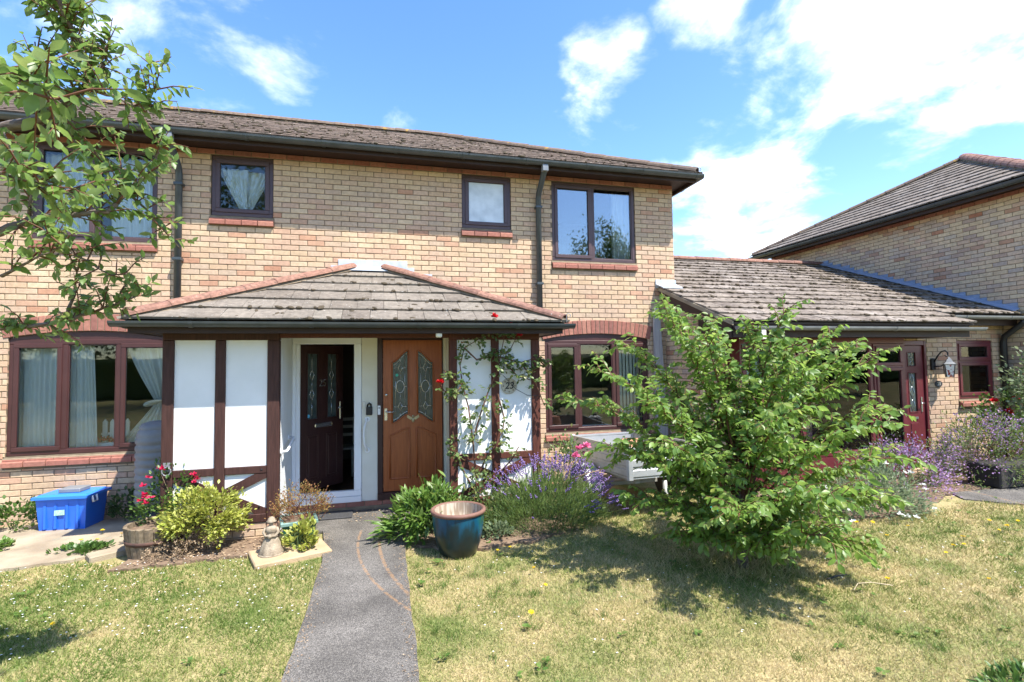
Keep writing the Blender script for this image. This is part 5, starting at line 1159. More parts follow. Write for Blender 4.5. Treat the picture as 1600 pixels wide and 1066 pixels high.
# ================================================================== GARDEN OBJECTS
wb = thing('water_butt', 'grey-white ribbed plastic water butt beside the porch post', 'water butt', (-2.66, -.42, .2))
M['butt'] = mat('pale_grey_plastic', (.15, .16, .172), .5, (.19, .20, .21), 5)
prof = [(0, .20), (.165, .20), (.205, .23)]
for i in range(9):
    z_ = .26 + i * .088; prof += [(.216, z_), (.228, z_ + .018), (.228, z_ + .056), (.214, z_ + .074)]
prof += [(.222, 1.06), (.20, 1.12), (.165, 1.155)]
MB().lathe((-2.66, -.42, 0), prof, 32).build('tank', M['butt'], wb)
MB().lathe((-2.66, -.42, 0), [(.185, 1.13), (.19, 1.16), (.165, 1.20), (.09, 1.225), (0, 1.23)], 32).build('lid', M['butt'], wb)
MB().tube([(-2.70, -.63, .30), (-2.705, -.70, .30)], .018, 8).tube([(-2.705, -.69, .31), (-2.705, -.69, .26)], .014, 8).tube([(-2.74, -.675, .335), (-2.67, -.675, .335)], .008, 6).build('tap', M['black'], wb)
ws = tag(MB().lathe((-2.66, -.42, 0), [(.155, .198), (.17, .198), (.215, .0), (.19, .0), (.155, .18)], 20).build('butt_stand', M['black'], None), 'black plastic stand under the water butt', 'stand')
# blue storage box
M['blue'] = mat('blue_plastic', (.02, .13, .62), .35, (.028, .16, .68), 4, spec=.5)
M['bluelid'] = mat('blue_lid_plastic', (.035, .20, .74), .4, spec=.5)
TB = Matrix.Translation((-3.585, -.30, .014)) @ Matrix.Rotation(R(-6), 4, 'Z')
sb = thing('storage_box', 'translucent blue plastic storage box with a lid on the paving', 'box', (-3.54, -.30, .014))
def frus(mb, a0, b0, a1, b1, z0, z1): mb.add([(-a0, -b0, z0), (a0, -b0, z0), (a0, b0, z0), (-a0, b0, z0), (-a1, -b1, z1), (a1, -b1, z1), (a1, b1, z1), (-a1, b1, z1)], [(0, 3, 2, 1), (4, 5, 6, 7), (0, 1, 5, 4), (1, 2, 6, 5), (2, 3, 7, 6), (3, 0, 4, 7)]); return mb
b_ = frus(MB(TB), .24, .165, .265, .195, 0, .36); 
for xx in (-.17, -.06, .06, .17): b_.prism([(xx - .012, .02), (xx + .012, .02), (xx + .014, .34), (xx - .014, .34)], -.1935, -.16, 'xz')
b_.build('tub', M['blue'], sb)
l_ = frus(MB(TB), .292, .225, .292, .225, .36, .39); frus(l_, .265, .195, .25, .18, .389, .405); l_.build('lid', M['bluelid'], sb)
MB(TB).prism([(-.07, .17), (.04, .175), (.038, .235), (-.068, .23)], -.1955, -.1945, 'xz').build('label', mat('green_label', (.25, .50, .42), .7, (.45, .62, .45), 60), sb)
MB(TB).tube([(.288, -.13, .37), (.30, -.13, .30), (.30, -.06, .30), (.288, -.06, .37)], .012, 7).build('clip', M['upvcwhite'], sb)
tag(MB(TB).bbox(-.09, .14, -.11, .09, .406, .455, .008).build('paving_block', M['butt'], None), 'pale grey block weighing down the lid of the blue box', 'block')
# half barrel tub
M['oak'] = pick_mat('weathered_oak', [(0, (.17, .13, .085)), (.5, (.22, .17, .11)), (1, (.14, .105, .07))], mottle=.4, mscale=30, bump=.6)
TC = (-2.24, -1.58)
tb = thing('barrel_tub', 'weathered half-barrel planter with an iron hoop', 'planter', (TC[0], TC[1], 0))
ns_ = 20
for i in range(ns_):
    a0 = 2 * math.pi * i / ns_ + .012; a1 = 2 * math.pi * (i + 1) / ns_ - .012; v = []
    for z_, r_ in ((-.01, .215), (.14, .245), (.30, .262)):
        for (aa, rr) in ((a0, r_), ((a0 + a1) / 2, r_ + .004), (a1, r_), (a1, r_ - .03), (a0, r_ - .03)): v.append((TC[0] + rr * math.cos(aa), TC[1] + rr * math.sin(aa), z_ + (random.uniform(-.006, .006) if z_ > .2 else 0)))
    f = [(j * 5 + k, j * 5 + (k + 1) % 5, (j + 1) * 5 + (k + 1) % 5, (j + 1) * 5 + k) for j in range(2) for k in range(5)] + [(4, 3, 2, 1, 0), (10, 11, 12, 13, 14)]
    MB().add(v, f).build('stave', M['oak'], tb)
MB().lathe((TC[0], TC[1], 0), [(.2475, .135), (.252, .135), (.2575, .175), (.253, .175)], 32).build('hoop', mat('rusty_iron', (.06, .035, .028), .8, (.10, .05, .035), 20), tb)
MB().lathe((TC[0], TC[1], 0), [(.232, .25), (.15, .262), (0, .268)], 20).build('soil', M['soil'], tb)
tag(MB().ball((TC[0] + .06, TC[1] + .02, .30), .045, 10, 7, (1.2, .8, .8)).build('stone', M['butt'], None), 'pale stone lying on the soil of the barrel planter', 'stone')
# slabs: a loose kerb piece and the slab under the statue
tag(MB(Matrix.Translation((-2.62, -1.50, 0)) @ Matrix.Rotation(R(35), 4, 'Z')).bbox(-.22, .22, -.09, .09, -.03, .045, .01).build('kerb_slab', M['concrete'], None), 'loose pale concrete slab behind the barrel planter', 'slab')
ss_ = tag(MB(Matrix.Translation((-.88, -2.02, 0)) @ Matrix.Rotation(R(20), 4, 'Z')).bbox(-.36, .34, -.22, .24, -.03, .035, .01).build('stone_slab', M['slab'], None), 'buff stone slab under the statue and the green planter', 'slab')
# statue of a lady in a long gown
M['stone'] = mat('cast_stone', (.34, .28, .20), .95, (.22, .175, .12), 22, bump=.6, bscale=70)
su = MB(); sx_, sy_, sz_ = -1.06, -2.06, .035
su.lathe((sx_, sy_, sz_), [(0, 0), (.105, 0), (.11, .02), (.098, .06), (.080, .11), (.058, .155), (.044, .185), (.040, .195), (.048, .21), (.054, .235), (.050, .255), (.034, .268), (.018, .274), (.017, .285)], 26, fold=lambda a, z: .07 * math.sin(9 * a) * max(0, 1 - z / .18))
su.ball((sx_, sy_ - .004, sz_ + .308), .029, 12, 9, (.9, .95, 1.12)); su.lathe((sx_, sy_ + .006, sz_ + .312), [(.046, -.004), (.048, .002), (.034, .012), (.030, .03), (.014, .042), (0, .044)], 16)
su.tube([(sx_ - .048, sy_, sz_ + .252), (sx_ - .066, sy_ - .01, sz_ + .21), (sx_ - .045, sy_ - .045, sz_ + .185), (sx_ - .005, sy_ - .058, sz_ + .19)], [.017, .016, .013, .010], 8)
su.tube([(sx_ + .048, sy_, sz_ + .252), (sx_ + .066, sy_ - .01, sz_ + .21), (sx_ + .045, sy_ - .045, sz_ + .18), (sx_ + .008, sy_ - .058, sz_ + .182)], [.017, .016, .013, .010], 8)
su.ball((sx_, sy_ - .066, sz_ + .186), .022, 9, 6); su.lathe((sx_, sy_, sz_), [(0, -.004), (.118, -.004), (.118, .012), (.105, .016)], 22)
tag(su.build('statue', M['stone'], None), 'small stone statue of a lady in a long gown and bonnet', 'statue')
# green planter
M['greenp'] = mat('green_glaze', (.012, .075, .045), .35, (.018, .10, .065), 6); M['turq'] = mat('verdigris_rim', (.10, .19, .16), .7, (.20, .30, .26), 20)
gp = thing('green_planter', 'square dark green planter with a pale worn rim beside the statue', 'planter', (-.86, -1.72, 0))
TG = Matrix.Translation((-.86, -1.72, .012)) @ Matrix.Rotation(R(12), 4, 'Z')
frus(MB(TG), .125, .125, .165, .165, 0, .24).build('body', M['greenp'], gp)
rm = MB(TG)
for q in ((-.18, .18, -.18, -.15), (-.18, .18, .15, .18), (-.18, -.15, -.15, .15), (.15, .18, -.15, .15)): rm.bbox(*q, .225, .262, .006)
rm.build('rim', M['turq'], gp); MB(TG).box(-.15, .15, -.15, .15, .24, .25).build('soil', M['soil'], gp)
# blue glazed pot
def pot_mat():
    m = bpy.data.materials.new('blue_green_glaze'); m.use_nodes = True; nt = m.node_tree; N = nt.nodes; L = nt.links; b = N['Principled BSDF']; b.inputs['Roughness'].default_value = .28; b.inputs['Coat Weight'].default_value = .15; b.inputs['Specular IOR Level'].default_value = .35
    g = N.new('ShaderNodeNewGeometry'); mp = N.new('ShaderNodeMapping'); mp.inputs['Scale'].default_value = (3, 3, 1.1); L.new(g.outputs['Position'], mp.inputs[0])
    n = N.new('ShaderNodeTexNoise'); n.inputs['Scale'].default_value = 2.2; n.inputs['Detail'].default_value = 6; L.new(mp.outputs[0], n.inputs['Vector'])
    s = N.new('ShaderNodeSeparateXYZ'); L.new(g.outputs['Position'], s.inputs[0])
    a = N.new('ShaderNodeMath'); a.operation = 'MULTIPLY_ADD'; a.inputs[1].default_value = .75; a.inputs[2].default_value = -.15; L.new(s.outputs[2], a.inputs[0])
    c = N.new('ShaderNodeMath'); L.new(a.outputs[0], c.inputs[0]); L.new(n.outputs['Fac'], c.inputs[1])
    r = N.new('ShaderNodeValToRGB'); e = r.color_ramp.elements; e[0].position = .38; e[0].color = (.012, .020, .022, 1); e[1].position = .82; e[1].color = (.10, .12, .03, 1)
    for p, cc in ((.50, (.008, .030, .04, 1)), (.60, (.006, .065, .12, 1)), (.70, (.008, .085, .12, 1)), (.77, (.02, .085, .06, 1))): x = e.new(p); x.color = cc
    L.new(c.outputs[0], r.inputs[0]); L.new(r.outputs[0], b.inputs['Base Color']); return m
gl = thing('glazed_pot', 'big empty blue-green glazed pot with a terracotta rim on the lawn edge', 'pot', (.74, -2.38, 0))
pc = (.735, -2.42, -.012)
MB().lathe(pc, [(0, 0), (.165, 0), (.185, .015), (.22, .115), (.243, .225), (.255, .335), (.258, .395)], 44).build('body', pot_mat(), gl)
M['terra'] = mat('terracotta', (.15, .075, .055), .7, (.19, .10, .072), 12)
MB().lathe(pc, [(.256, .395), (.268, .40), (.278, .415), (.275, .432), (.262, .440), (.244, .436), (.238, .42)], 44).build('rim', M['terra'], gl)
MB().lathe(pc, [(.236, .43), (.232, .34), (.222, .27), (.21, .255)], 44).build('inside', mat('stained_clay', (.30, .23, .16), .9, (.50, .43, .33), 9, stretch=(5, 5, .5), lo=.45, hi=.62), gl)
MB().lathe(pc, [(.224, .275), (.12, .285), (0, .29)], 30).build('soil', M['soil'], gl)
# trailer
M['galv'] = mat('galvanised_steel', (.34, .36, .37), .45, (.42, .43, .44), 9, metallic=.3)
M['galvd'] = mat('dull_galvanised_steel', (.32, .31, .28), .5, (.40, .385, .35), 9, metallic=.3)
uT, vT = Vector((.998, .06, 0)), Vector((-.06, .998, -.03)).normalized(); wT = uT.cross(vT).normalized(); vT = wT.cross(uT)
TT = Matrix(((uT.x, vT.x, wT.x, 2.83), (uT.y, vT.y, wT.y, -2.02), (uT.z, vT.z, wT.z, .475), (0, 0, 0, 1)))
tl = thing('trailer', 'open galvanised box trailer parked under the window behind the young tree', 'trailer', (3.3, -1.2, 0))
LWd, LLn, LH = 1.02, 1.62, .37
MB(TT).box(.02, LWd - .02, .02, LLn - .02, 0, .02).build('floor', M['galvd'], tl)
def side_panel(T, ln, m):
    mb = MB(T); zs_ = [(.0, .012), (.02, .012), (.03, .0), (.10, .0), (.11, .012), (.13, .012), (.14, 0), (.22, 0), (.23, .012), (.25, .012), (.26, 0), (.335, 0), (.345, .014), (LH, .014), (LH, .035), (.34, .035), (.0, .032)]
    mb.prism([(-o + .0, z) for z, o in zs_], .03, ln - .03, 'xz'); return mb
def profile_panel(a, b, m):
    """ribbed side panel from a to b (trailer frame), ribs facing out"""
    a, b = Vector(a), Vector(b); x = (b - a).normalized(); out = Vector((x.y, -x.x, 0)); ln = (b - a).length
    zs_ = [(.0, .0), (.02, .0), (.03, .010), (.10, .010), (.11, .0), (.14, .0), (.15, .010), (.22, .010), (.23, .0), (.26, .0), (.27, .010), (.335, .010), (.345, .016), (LH, .016), (LH, -.012), (.345, -.012), (.335, -.006), (.0, -.006)]
    v = [a + x * .028 + out * o + Vector((0, 0, z)) for z, o in zs_] + [b - x * .028 + out * o + Vector((0, 0, z)) for z, o in zs_]; k = len(zs_)
    mb = MB(TT); mb.add(v, [(i, (i + 1) % k, k + (i + 1) % k, k + i) for i in range(k)])
    return mb.build('side_panel', m, tl)
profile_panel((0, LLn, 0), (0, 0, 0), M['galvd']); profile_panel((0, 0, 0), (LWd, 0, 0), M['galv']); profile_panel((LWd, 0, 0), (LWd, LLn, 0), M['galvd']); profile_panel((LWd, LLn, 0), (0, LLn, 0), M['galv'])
for (a, b) in ((0, 0), (LWd, 0), (0, LLn), (LWd, LLn)): MB(TT).bbox(a - .03, a + .03, b - .03, b + .03, -.01, LH + .012, .006).build('corner_post', M['galv'], tl)
for (a, b) in ((-.022, .35), (-.022, 1.2)): MB(TT).bbox(a - .012, a + .004, b - .02, b + .02, .12, .19, .004).build('latch', M['black'], tl)
MB(TT).prism([(-.017 + 0 * i, 0) for i in range(1)] + [], 0, 1) if False else None
MB(TT).tube([(-.012, 1.02, .19), (-.024, 1.02, .19)], .022, 12).build('reflector', mat('amber_reflector', (.65, .22, .02), .3), tl)
wl = MB(TT).tube([(-.20, .95, -.24), (-.06, .95, -.24)], .235, 22).build('wheel', M['black'], tl); MB(TT).tube([(-.206, .95, -.24), (-.15, .95, -.24)], .13, 16).build('rim', M['galv'], wl)
mg = MB(TT); pr = [(.95 + .31 * math.cos(t * math.pi / 12), -.24 + .31 * math.sin(t * math.pi / 12)) for t in range(13)]; pr2 = [(.95 + .295 * math.cos(t * math.pi / 12), -.24 + .295 * math.sin(t * math.pi / 12)) for t in reversed(range(13))]
mg.prism(pr + pr2, -.23, -.035, 'yz'); mg.build('mudguard', M['galv'], tl)
MB(TT).box(.05, LWd - .05, .93, .97, -.26, -.21).build('axle', M['galvd'], tl); MB(TT).box(.1, .16, .05, LLn - .05, -.06, -.002).build('chassis_rail', M['galvd'], tl); MB(TT).box(LWd - .16, LWd - .1, .05, LLn - .05, -.06, -.002).build('chassis_rail', M['galvd'], tl)
wl2 = MB(TT).tube([(LWd + .06, .95, -.24), (LWd + .20, .95, -.24)], .235, 22).build('wheel', M['black'], tl)
MB(TT).tube([(.5, .05, -.05), (.5, .02, -.46)], .03, 10).build('prop_stand', M['galvd'], tl)
tpot = thing('terracotta_pot', 'upturned terracotta pot lying in the trailer', 'pot', (3.12, -1.55, .5))
MB(TT).lathe((.30, .45, .02), [(.20, 0), (.205, .0), (.205, .07), (.19, .075), (.135, .385), (.12, .395), (0, .395)], 28).build('body', mat('bright_terracotta', (.50, .22, .13), .8, (.56, .27, .17), 10), tpot)
wd_ = thing('white_drum', 'white plastic drum standing behind the young tree beside the trailer', 'drum', (4.05, -1.8, 0))
MB().lathe((4.06, -1.75, 0), [(0, 0), (.13, 0), (.14, .02), (.14, .28), (.147, .30), (.147, .33), (.14, .35), (.14, .74), (.125, .80), (.07, .83), (0, .835)], 26).build('body', M['upvcwhite'], wd_)
MB().lathe((4.06, -1.75, 0), [(.045, .825), (.045, .865), (0, .868)], 16).build('cap', M['butt'], wd_)
tw = thing('watering_can', 'small turquoise watering can on the ground behind the young tree', 'watering can', (3.62, -2.35, 0))
M['tq'] = mat('turquoise_plastic', (.01, .40, .34), .4)
MB().lathe((3.62, -2.35, 0), [(0, 0), (.09, 0), (.095, .02), (.085, .19), (.06, .20)], 20).build('body', M['tq'], tw); MB().tube([(3.54, -2.36, .06), (3.45, -2.38, .15), (3.38, -2.40, .25)], [.02, .016, .014], 8).build('spout', M['tq'], tw)
MB().tube([(3.70, -2.35, .05), (3.76, -2.35, .13), (3.72, -2.35, .22), (3.63, -2.35, .27), (3.56, -2.35, .20)], .011, 7).build('handle', M['tq'], tw)
dp = thing('shadow_block', 'dark block standing in for the shadow under the purple bush at the right edge', 'planter', (9.2, -2.05, 0))  # box added for the shadow mass under the bush, shade in its colour
MB(Matrix.Translation((8.95, -2.02, .01))).bbox(-.55, .75, -.22, .22, 0, .32, .02).build('body', mat('shadow_dark', (.03, .027, .024), .9, (.045, .04, .034), 10), dp)
st1 = tag(MB().tube([(3.58, -4.02, .03), (3.70, -4.0, .035), (3.82, -3.99, .03)], [.006, .009, .005], 6).build('dark_stick', M['iron'], None), 'short dark stick lying on the lawn right of the young tree', 'stick')
st2 = tag(MB().tube([(3.62, -4.24, .03), (3.74, -4.17, .04), (3.86, -4.19, .04), (3.98, -4.27, .035)], .003, 5).tube([(3.86, -4.19, .04), (3.85, -4.12, .05)], .0025, 5).build('pale_twig', mat('straw_twig', (.5, .40, .27), .9), None), 'pale bent twig lying on the lawn below the dark stick', 'twig')

# ================================================================== VEGETATION
M['lawngreen'] = pick_mat('lawn_weed_leaf', [(0, (.07, .14, .025)), (.5, (.11, .19, .035)), (.8, (.17, .22, .06)), (1, (.09, .15, .035))], rough=.6, mottle=.2, mscale=18, bump=0, trans=(.3, 1.4), spec=.3)
def lv(name, cols, rough=.42, tr=(.35, 1.5), spec=.45, mott=.2): return pick_mat(name, [(i / (len(cols) - 1), c) for i, c in enumerate(cols)], rough=rough, mottle=mott, mscale=18, bump=0, trans=tr, spec=spec)
M['cherry'] = lv('cherry_leaf', [(.10, .19, .032), (.14, .24, .045), (.175, .275, .055), (.105, .20, .04), (.24, .30, .075)], tr=(.45, 1.9))
M['cherry2'] = lv('old_cherry_leaf', [(.085, .16, .03), (.11, .19, .04), (.14, .22, .05), (.17, .22, .065), (.09, .165, .035)], tr=(.42, 1.9))
M['bark'] = mat('cherry_bark', (.085, .058, .042), .85, (.17, .14, .115), 16, stretch=(1, 1, 5), bump=.6, bscale=30)
M['twig'] = mat('red_twig', (.13, .055, .03), .7)
M['goldleaf'] = lv('golden_leaf', [(.34, .38, .06), (.43, .44, .10), (.28, .34, .05), (.48, .47, .16)], tr=(.3, 1.2))
M['green'] = lv('mid_green_leaf', [(.05, .11, .02), (.075, .15, .03), (.11, .19, .04)])
M['dull'] = lv('dull_green_leaf', [(.045, .085, .025), (.07, .115, .035), (.10, .15, .045)], rough=.6)
M['greygreen'] = lv('grey_green_leaf', [(.12, .17, .085), (.16, .21, .11), (.20, .25, .14), (.10, .15, .07)], rough=.7)
M['lavleaf'] = lv('lavender_leaf', [(.13, .215, .045), (.18, .27, .065), (.11, .18, .05), (.24, .29, .10)], rough=.7)
M['peony'] = lv('peony_leaf', [(.10, .19, .03), (.13, .23, .045), (.085, .16, .025), (.20, .27, .07)])
M['rust'] = lv('rusty_leaf', [(.32, .20, .05), (.26, .13, .04), (.20, .075, .035), (.34, .27, .08), (.16, .15, .04)], rough=.7)
M['roseleaf'] = lv('rose_leaf', [(.07, .13, .035), (.10, .17, .05), (.15, .20, .06), (.20, .20, .06)])
M['purple'] = lv('lavender_flower', [(.21, .13, .36), (.28, .19, .44), (.17, .10, .29), (.34, .25, .46)], rough=.8, tr=(.2, 1.2))
M['mauve'] = lv('mauve_flower', [(.32, .19, .42), (.40, .25, .47), (.30, .16, .32), (.44, .33, .48), (.34, .14, .17)], rough=.8, tr=(.2, 1.2))
M['redf'] = mat('red_petals', (.55, .012, .018), .6, trans=(.25, 1.2)); M['pinkf'] = mat('pink_petals', (.72, .20, .36), .6, trans=(.25, 1.2)); M['fuch'] = mat('fuchsia_petals', (.55, .012, .07), .6, trans=(.25, 1.2))
M['whitef'] = mat('white_petals', (.80, .80, .76), .7, trans=(.25, 1.1)); M['yellowf'] = mat('yellow_petals', (.75, .52, .01), .7, trans=(.2, 1.1))
M['dry'] = lv('dry_stalk', [(.34, .25, .15), (.27, .18, .11), (.42, .33, .22)], rough=.9, tr=(.15, 1))
M['greentwig'] = mat('green_stem', (.09, .13, .04), .7)
def fol(name, parent, tmpl, pos, axis, normal, length, m, width=None, kind='stuff'):
    return scatter(name, tmpl, frames(axis, normal, length, width), np.asarray(pos), m, parent, kind)
def dome(c, rx, ry, rz, n, shell=.35, clumps=0, cs=.12, zmin=0.02, up=.3):
    """points spread through the outer part of a half-ellipsoid that stands on the ground, with outward axes"""
    d = nrm(rng.normal(size=(n * 2, 3))); d[:, 2] = np.abs(d[:, 2]) * 1.0 - .12; d = nrm(d)
    if clumps:
        k = nrm(rng.normal(size=(clumps, 3))); k[:, 2] = np.abs(k[:, 2]) - .1; k = nrm(k); rad = 1 - .28 * rng.random(clumps)
        i = rng.integers(0, clumps, n * 2); p = k[i] * rad[i, None] + rng.normal(size=(n * 2, 3)) * cs
    else: p = d * (1 - shell * rng.random((n * 2, 1)) ** 1.5)
    ax = nrm(p + rng.normal(size=p.shape) * .45 + np.array([0, 0, up]))
    P = p * np.array([rx, ry, rz]) + np.array(c); ok = P[:, 2] > zmin; P, ax = P[ok][:n], ax[ok][:n]
    return P, ax
def upish(n, s=.5): return nrm(np.tile((0, 0, 1.0), (n, 1)) + rng.normal(size=(n, 3)) * s)
def stems(name, parent, base, P, r, m, bend=.1, n=4):
    mb = MB()
    for p in P:
        b0 = Vector((base[0] + random.uniform(-base[3], base[3]), base[1] + random.uniform(-base[3], base[3]), base[2])); p = Vector(p)
        mid = b0.lerp(p, .5) + Vector((random.uniform(-bend, bend), random.uniform(-bend, bend), bend * .5)); mb.tube([b0, mid, p], [r, r * .8, r * .5], n, cap=False)
    return mb.build(name, m, parent, recalc=False)
def shrub(name, label, cat, c, rad, n, ll, m, tmpl=SMALL, clumps=30, cs=.12, stem_m=None, nst=14, up=.4, wd=None, group=None, leafname='foliage', shell=.4):
    t = thing(name, label, cat, (c[0], c[1], 0), group)
    P, A = dome(c, *rad, n, shell, clumps, cs, up=up)
    fol(leafname, t, tmpl, P, A, upish(len(P), .45), ll * rng.uniform(.6, 1.25, len(P)), m, None if wd is None else np.full(len(P), wd))
    idx = rng.integers(0, len(P), nst); stems('stem', t, (c[0], c[1], 0.0, min(rad[0], rad[1]) * .25), P[idx], .006, stem_m or M['twig'])
    return t
def blooms(parent, name, pts, r, m, petals=14, tmpl=LEAFW):
    """each flower head one part: overlapping petals round a centre"""
    for p in pts:
        k = petals; a = rng.normal(size=(k, 3)); a[:, 2] = np.abs(a[:, 2]) * .7 + .15; a = nrm(a)
        V = scatter(name, tmpl, frames(a, upish(k, .6), np.full(k, r) * rng.uniform(.75, 1.1, k)), np.tile(p, (k, 1)), m, parent, None)

# ---- young cherry tree on the lawn
def young_tree():
    t = thing('cherry_tree', 'young leafy cherry tree with a short trunk standing on the dry lawn', 'tree', (3.154, -3.531, 0))
    base = Vector((3.154, -3.531, 0)); rx = Vector((.969, -.246, 0)); ry = Vector((.246, .969, 0))
    tr_ = MB(); tr_.tube([base + Vector((0, 0, -.05)), base + Vector((.005, 0, .12)), base + Vector((-.01, .01, .30)), base + Vector((.0, .01, .62)), base + Vector((.03, 0, .95))], [.060, .042, .036, .030, .022], 10)
    tips = [(-.55, 2.42, .25), (-.1, 2.3, .35), (.45, 2.34, -.1), (1.05, 2.12, .15), (1.35, 2.0, .2), (-1.62, 1.52, .1), (-1.38, 1.80, -.25), (-1.30, 1.12, -.3), (-1.10, .62, -.1), (-.72, 2.34, .05), (-1.0, 2.05, .3), (-.40, 2.1, -.3), (.18, 2.22, .0), (.25, 2.0, -.6), (.86, 1.98, .1), (.62, 2.0, .5), (1.25, 1.86, -.1), (1.50, 1.40, .1), (1.42, .98, -.2), (1.12, .55, .1), (.62, .34, -.4),
            (-.66, .34, -.25), (-.1, .34, -.6), (-.5, .75, -1.1), (.2, .9, -1.25), (.7, .8, -.95), (-.9, 1.2, -.8), (0, 1.5, -1.0), (.9, 1.35, -.75), (.2, .55, -1.15), (-.4, 1.7, .9), (.5, 1.6, 1.0), (-.8, 1.0, .9), (.9, 1.0, .9), (0, .7, 1.2), (-.5, .4, .7), (.6, .4, .7), (1.0, 1.65, .5), (-1.0, 1.5, -.4), (.5, 1.75, -.35), (.95, .3, -.4), (-1.05, .95, .35)]
    LP_, LA = [], []; br = MB(); tw_ = MB()
    def leafy(pts, dens, l0=.0):
        # alternate leaves along a shoot, drooping
        for i in range(len(pts) - 1):
            a, b = pts[i], pts[i + 1]; n = max(1, int((b - a).length / dens))
            for k in range(n):
                p = a.lerp(b, (k + random.random()) / n); d = (b - a).normalized()
                side = d.cross(Vector((0, 0, 1))).normalized() * (1 if (k % 2) else -1)
                LP_.append(p); LA.append((d * .55 + side * random.uniform(.3, 1.0) + Vector((random.uniform(-.3, .3), random.uniform(-.3, .3), random.uniform(-.95, .12)))).normalized())
    for (dx, h, dy) in tips:
        tip = base + rx * dx + ry * dy + Vector((0, 0, h))
        z0 = min(max(.10 + .30 * h, .14), .8) * random.uniform(.85, 1.05); a = base + Vector((0, 0, z0))
        hd = Vector((tip.x - a.x, tip.y - a.y, 0)); ln = hd.length
        rise = max(.18, (h - z0) * .55 + .12 * ln)
        mid1 = a + hd * .34 + Vector((0, 0, rise * .75 + random.uniform(-.04, .06))); mid2 = a + hd * .70 + Vector((random.uniform(-.05, .05), random.uniform(-.05, .05), (h - z0) * .85 + .10 * ln))
        pts = [a, mid1, mid2, tip]
        # smooth
        sm = []
        for i in range(13):
            u = i / 12; sm.append(((1 - u) ** 3) * a + 3 * u * (1 - u) ** 2 * mid1 + 3 * u * u * (1 - u) * mid2 + u ** 3 * tip)
        br.tube(sm, [.0125 - .0100 * i / 12 for i in range(13)], 6, cap=False)
        leafy(sm[4:], .016)
        for i in range(2, 12):
            for q in range(4 if i < 10 else 2):
                p = sm[i]; d = (sm[i + 1] - sm[i]).normalized(); s_ = d.cross(Vector((random.uniform(-.4, .4), random.uniform(-.4, .4), 1))).normalized() * random.choice((-1, 1))
                dirn = (d * random.uniform(.4, 1) + s_ * random.uniform(.5, 1.0) + Vector((0, 0, random.uniform(-.3, .85)))).normalized(); L_ = random.uniform(.15, .40) * (1.1 - i * .03)
                e = p + dirn * L_ + Vector((0, 0, -.05 * random.random())); m_ = p.lerp(e, .5) + Vector((0, 0, .03))
                if e.z < .1: continue
                tw_.tube([p, m_, e], [.0042, .003, .0018], 4, cap=False); leafy([p, m_, e], .020)
    trunk = tr_.build('trunk', M['bark'], t); br.build('branch', M['twig'], t, recalc=False); tw_.build('twig', M['twig'], t, recalc=False)['kind'] = 'stuff'
    P = np.array([tuple(p) for p in LP_]); A = np.array([tuple(a) for a in LA]); n = len(P)
    keep = P[:, 2] > .09; P, A = P[keep], A[keep]; n = len(P)
    ln = rng.uniform(.046, .086, n); nn = upish(n, .8)
    Fm = frames(A, nn, ln, ln)
    # the leaves nearest the camera are objects of their own
    cz = (P - np.array(CAM)) @ np.array(FW); order = np.argsort(cz - 1.2 * ln * 10); first = order[:300]; rest = order[300:]
    crown = scatter('crown', LEAF, Fm[rest], P[rest], M['cherry'], t)
    mes = [tmpl_mesh('leaf', LEAF, M['cherry'])]
    for i in first:
        Mx = Matrix([list(r) for r in Fm[i]]).to_4x4(); Mx.translation = Vector(P[i]); place('leaf', mes[0], crown, Mx)
    print('young tree leaves', n)
young_tree()

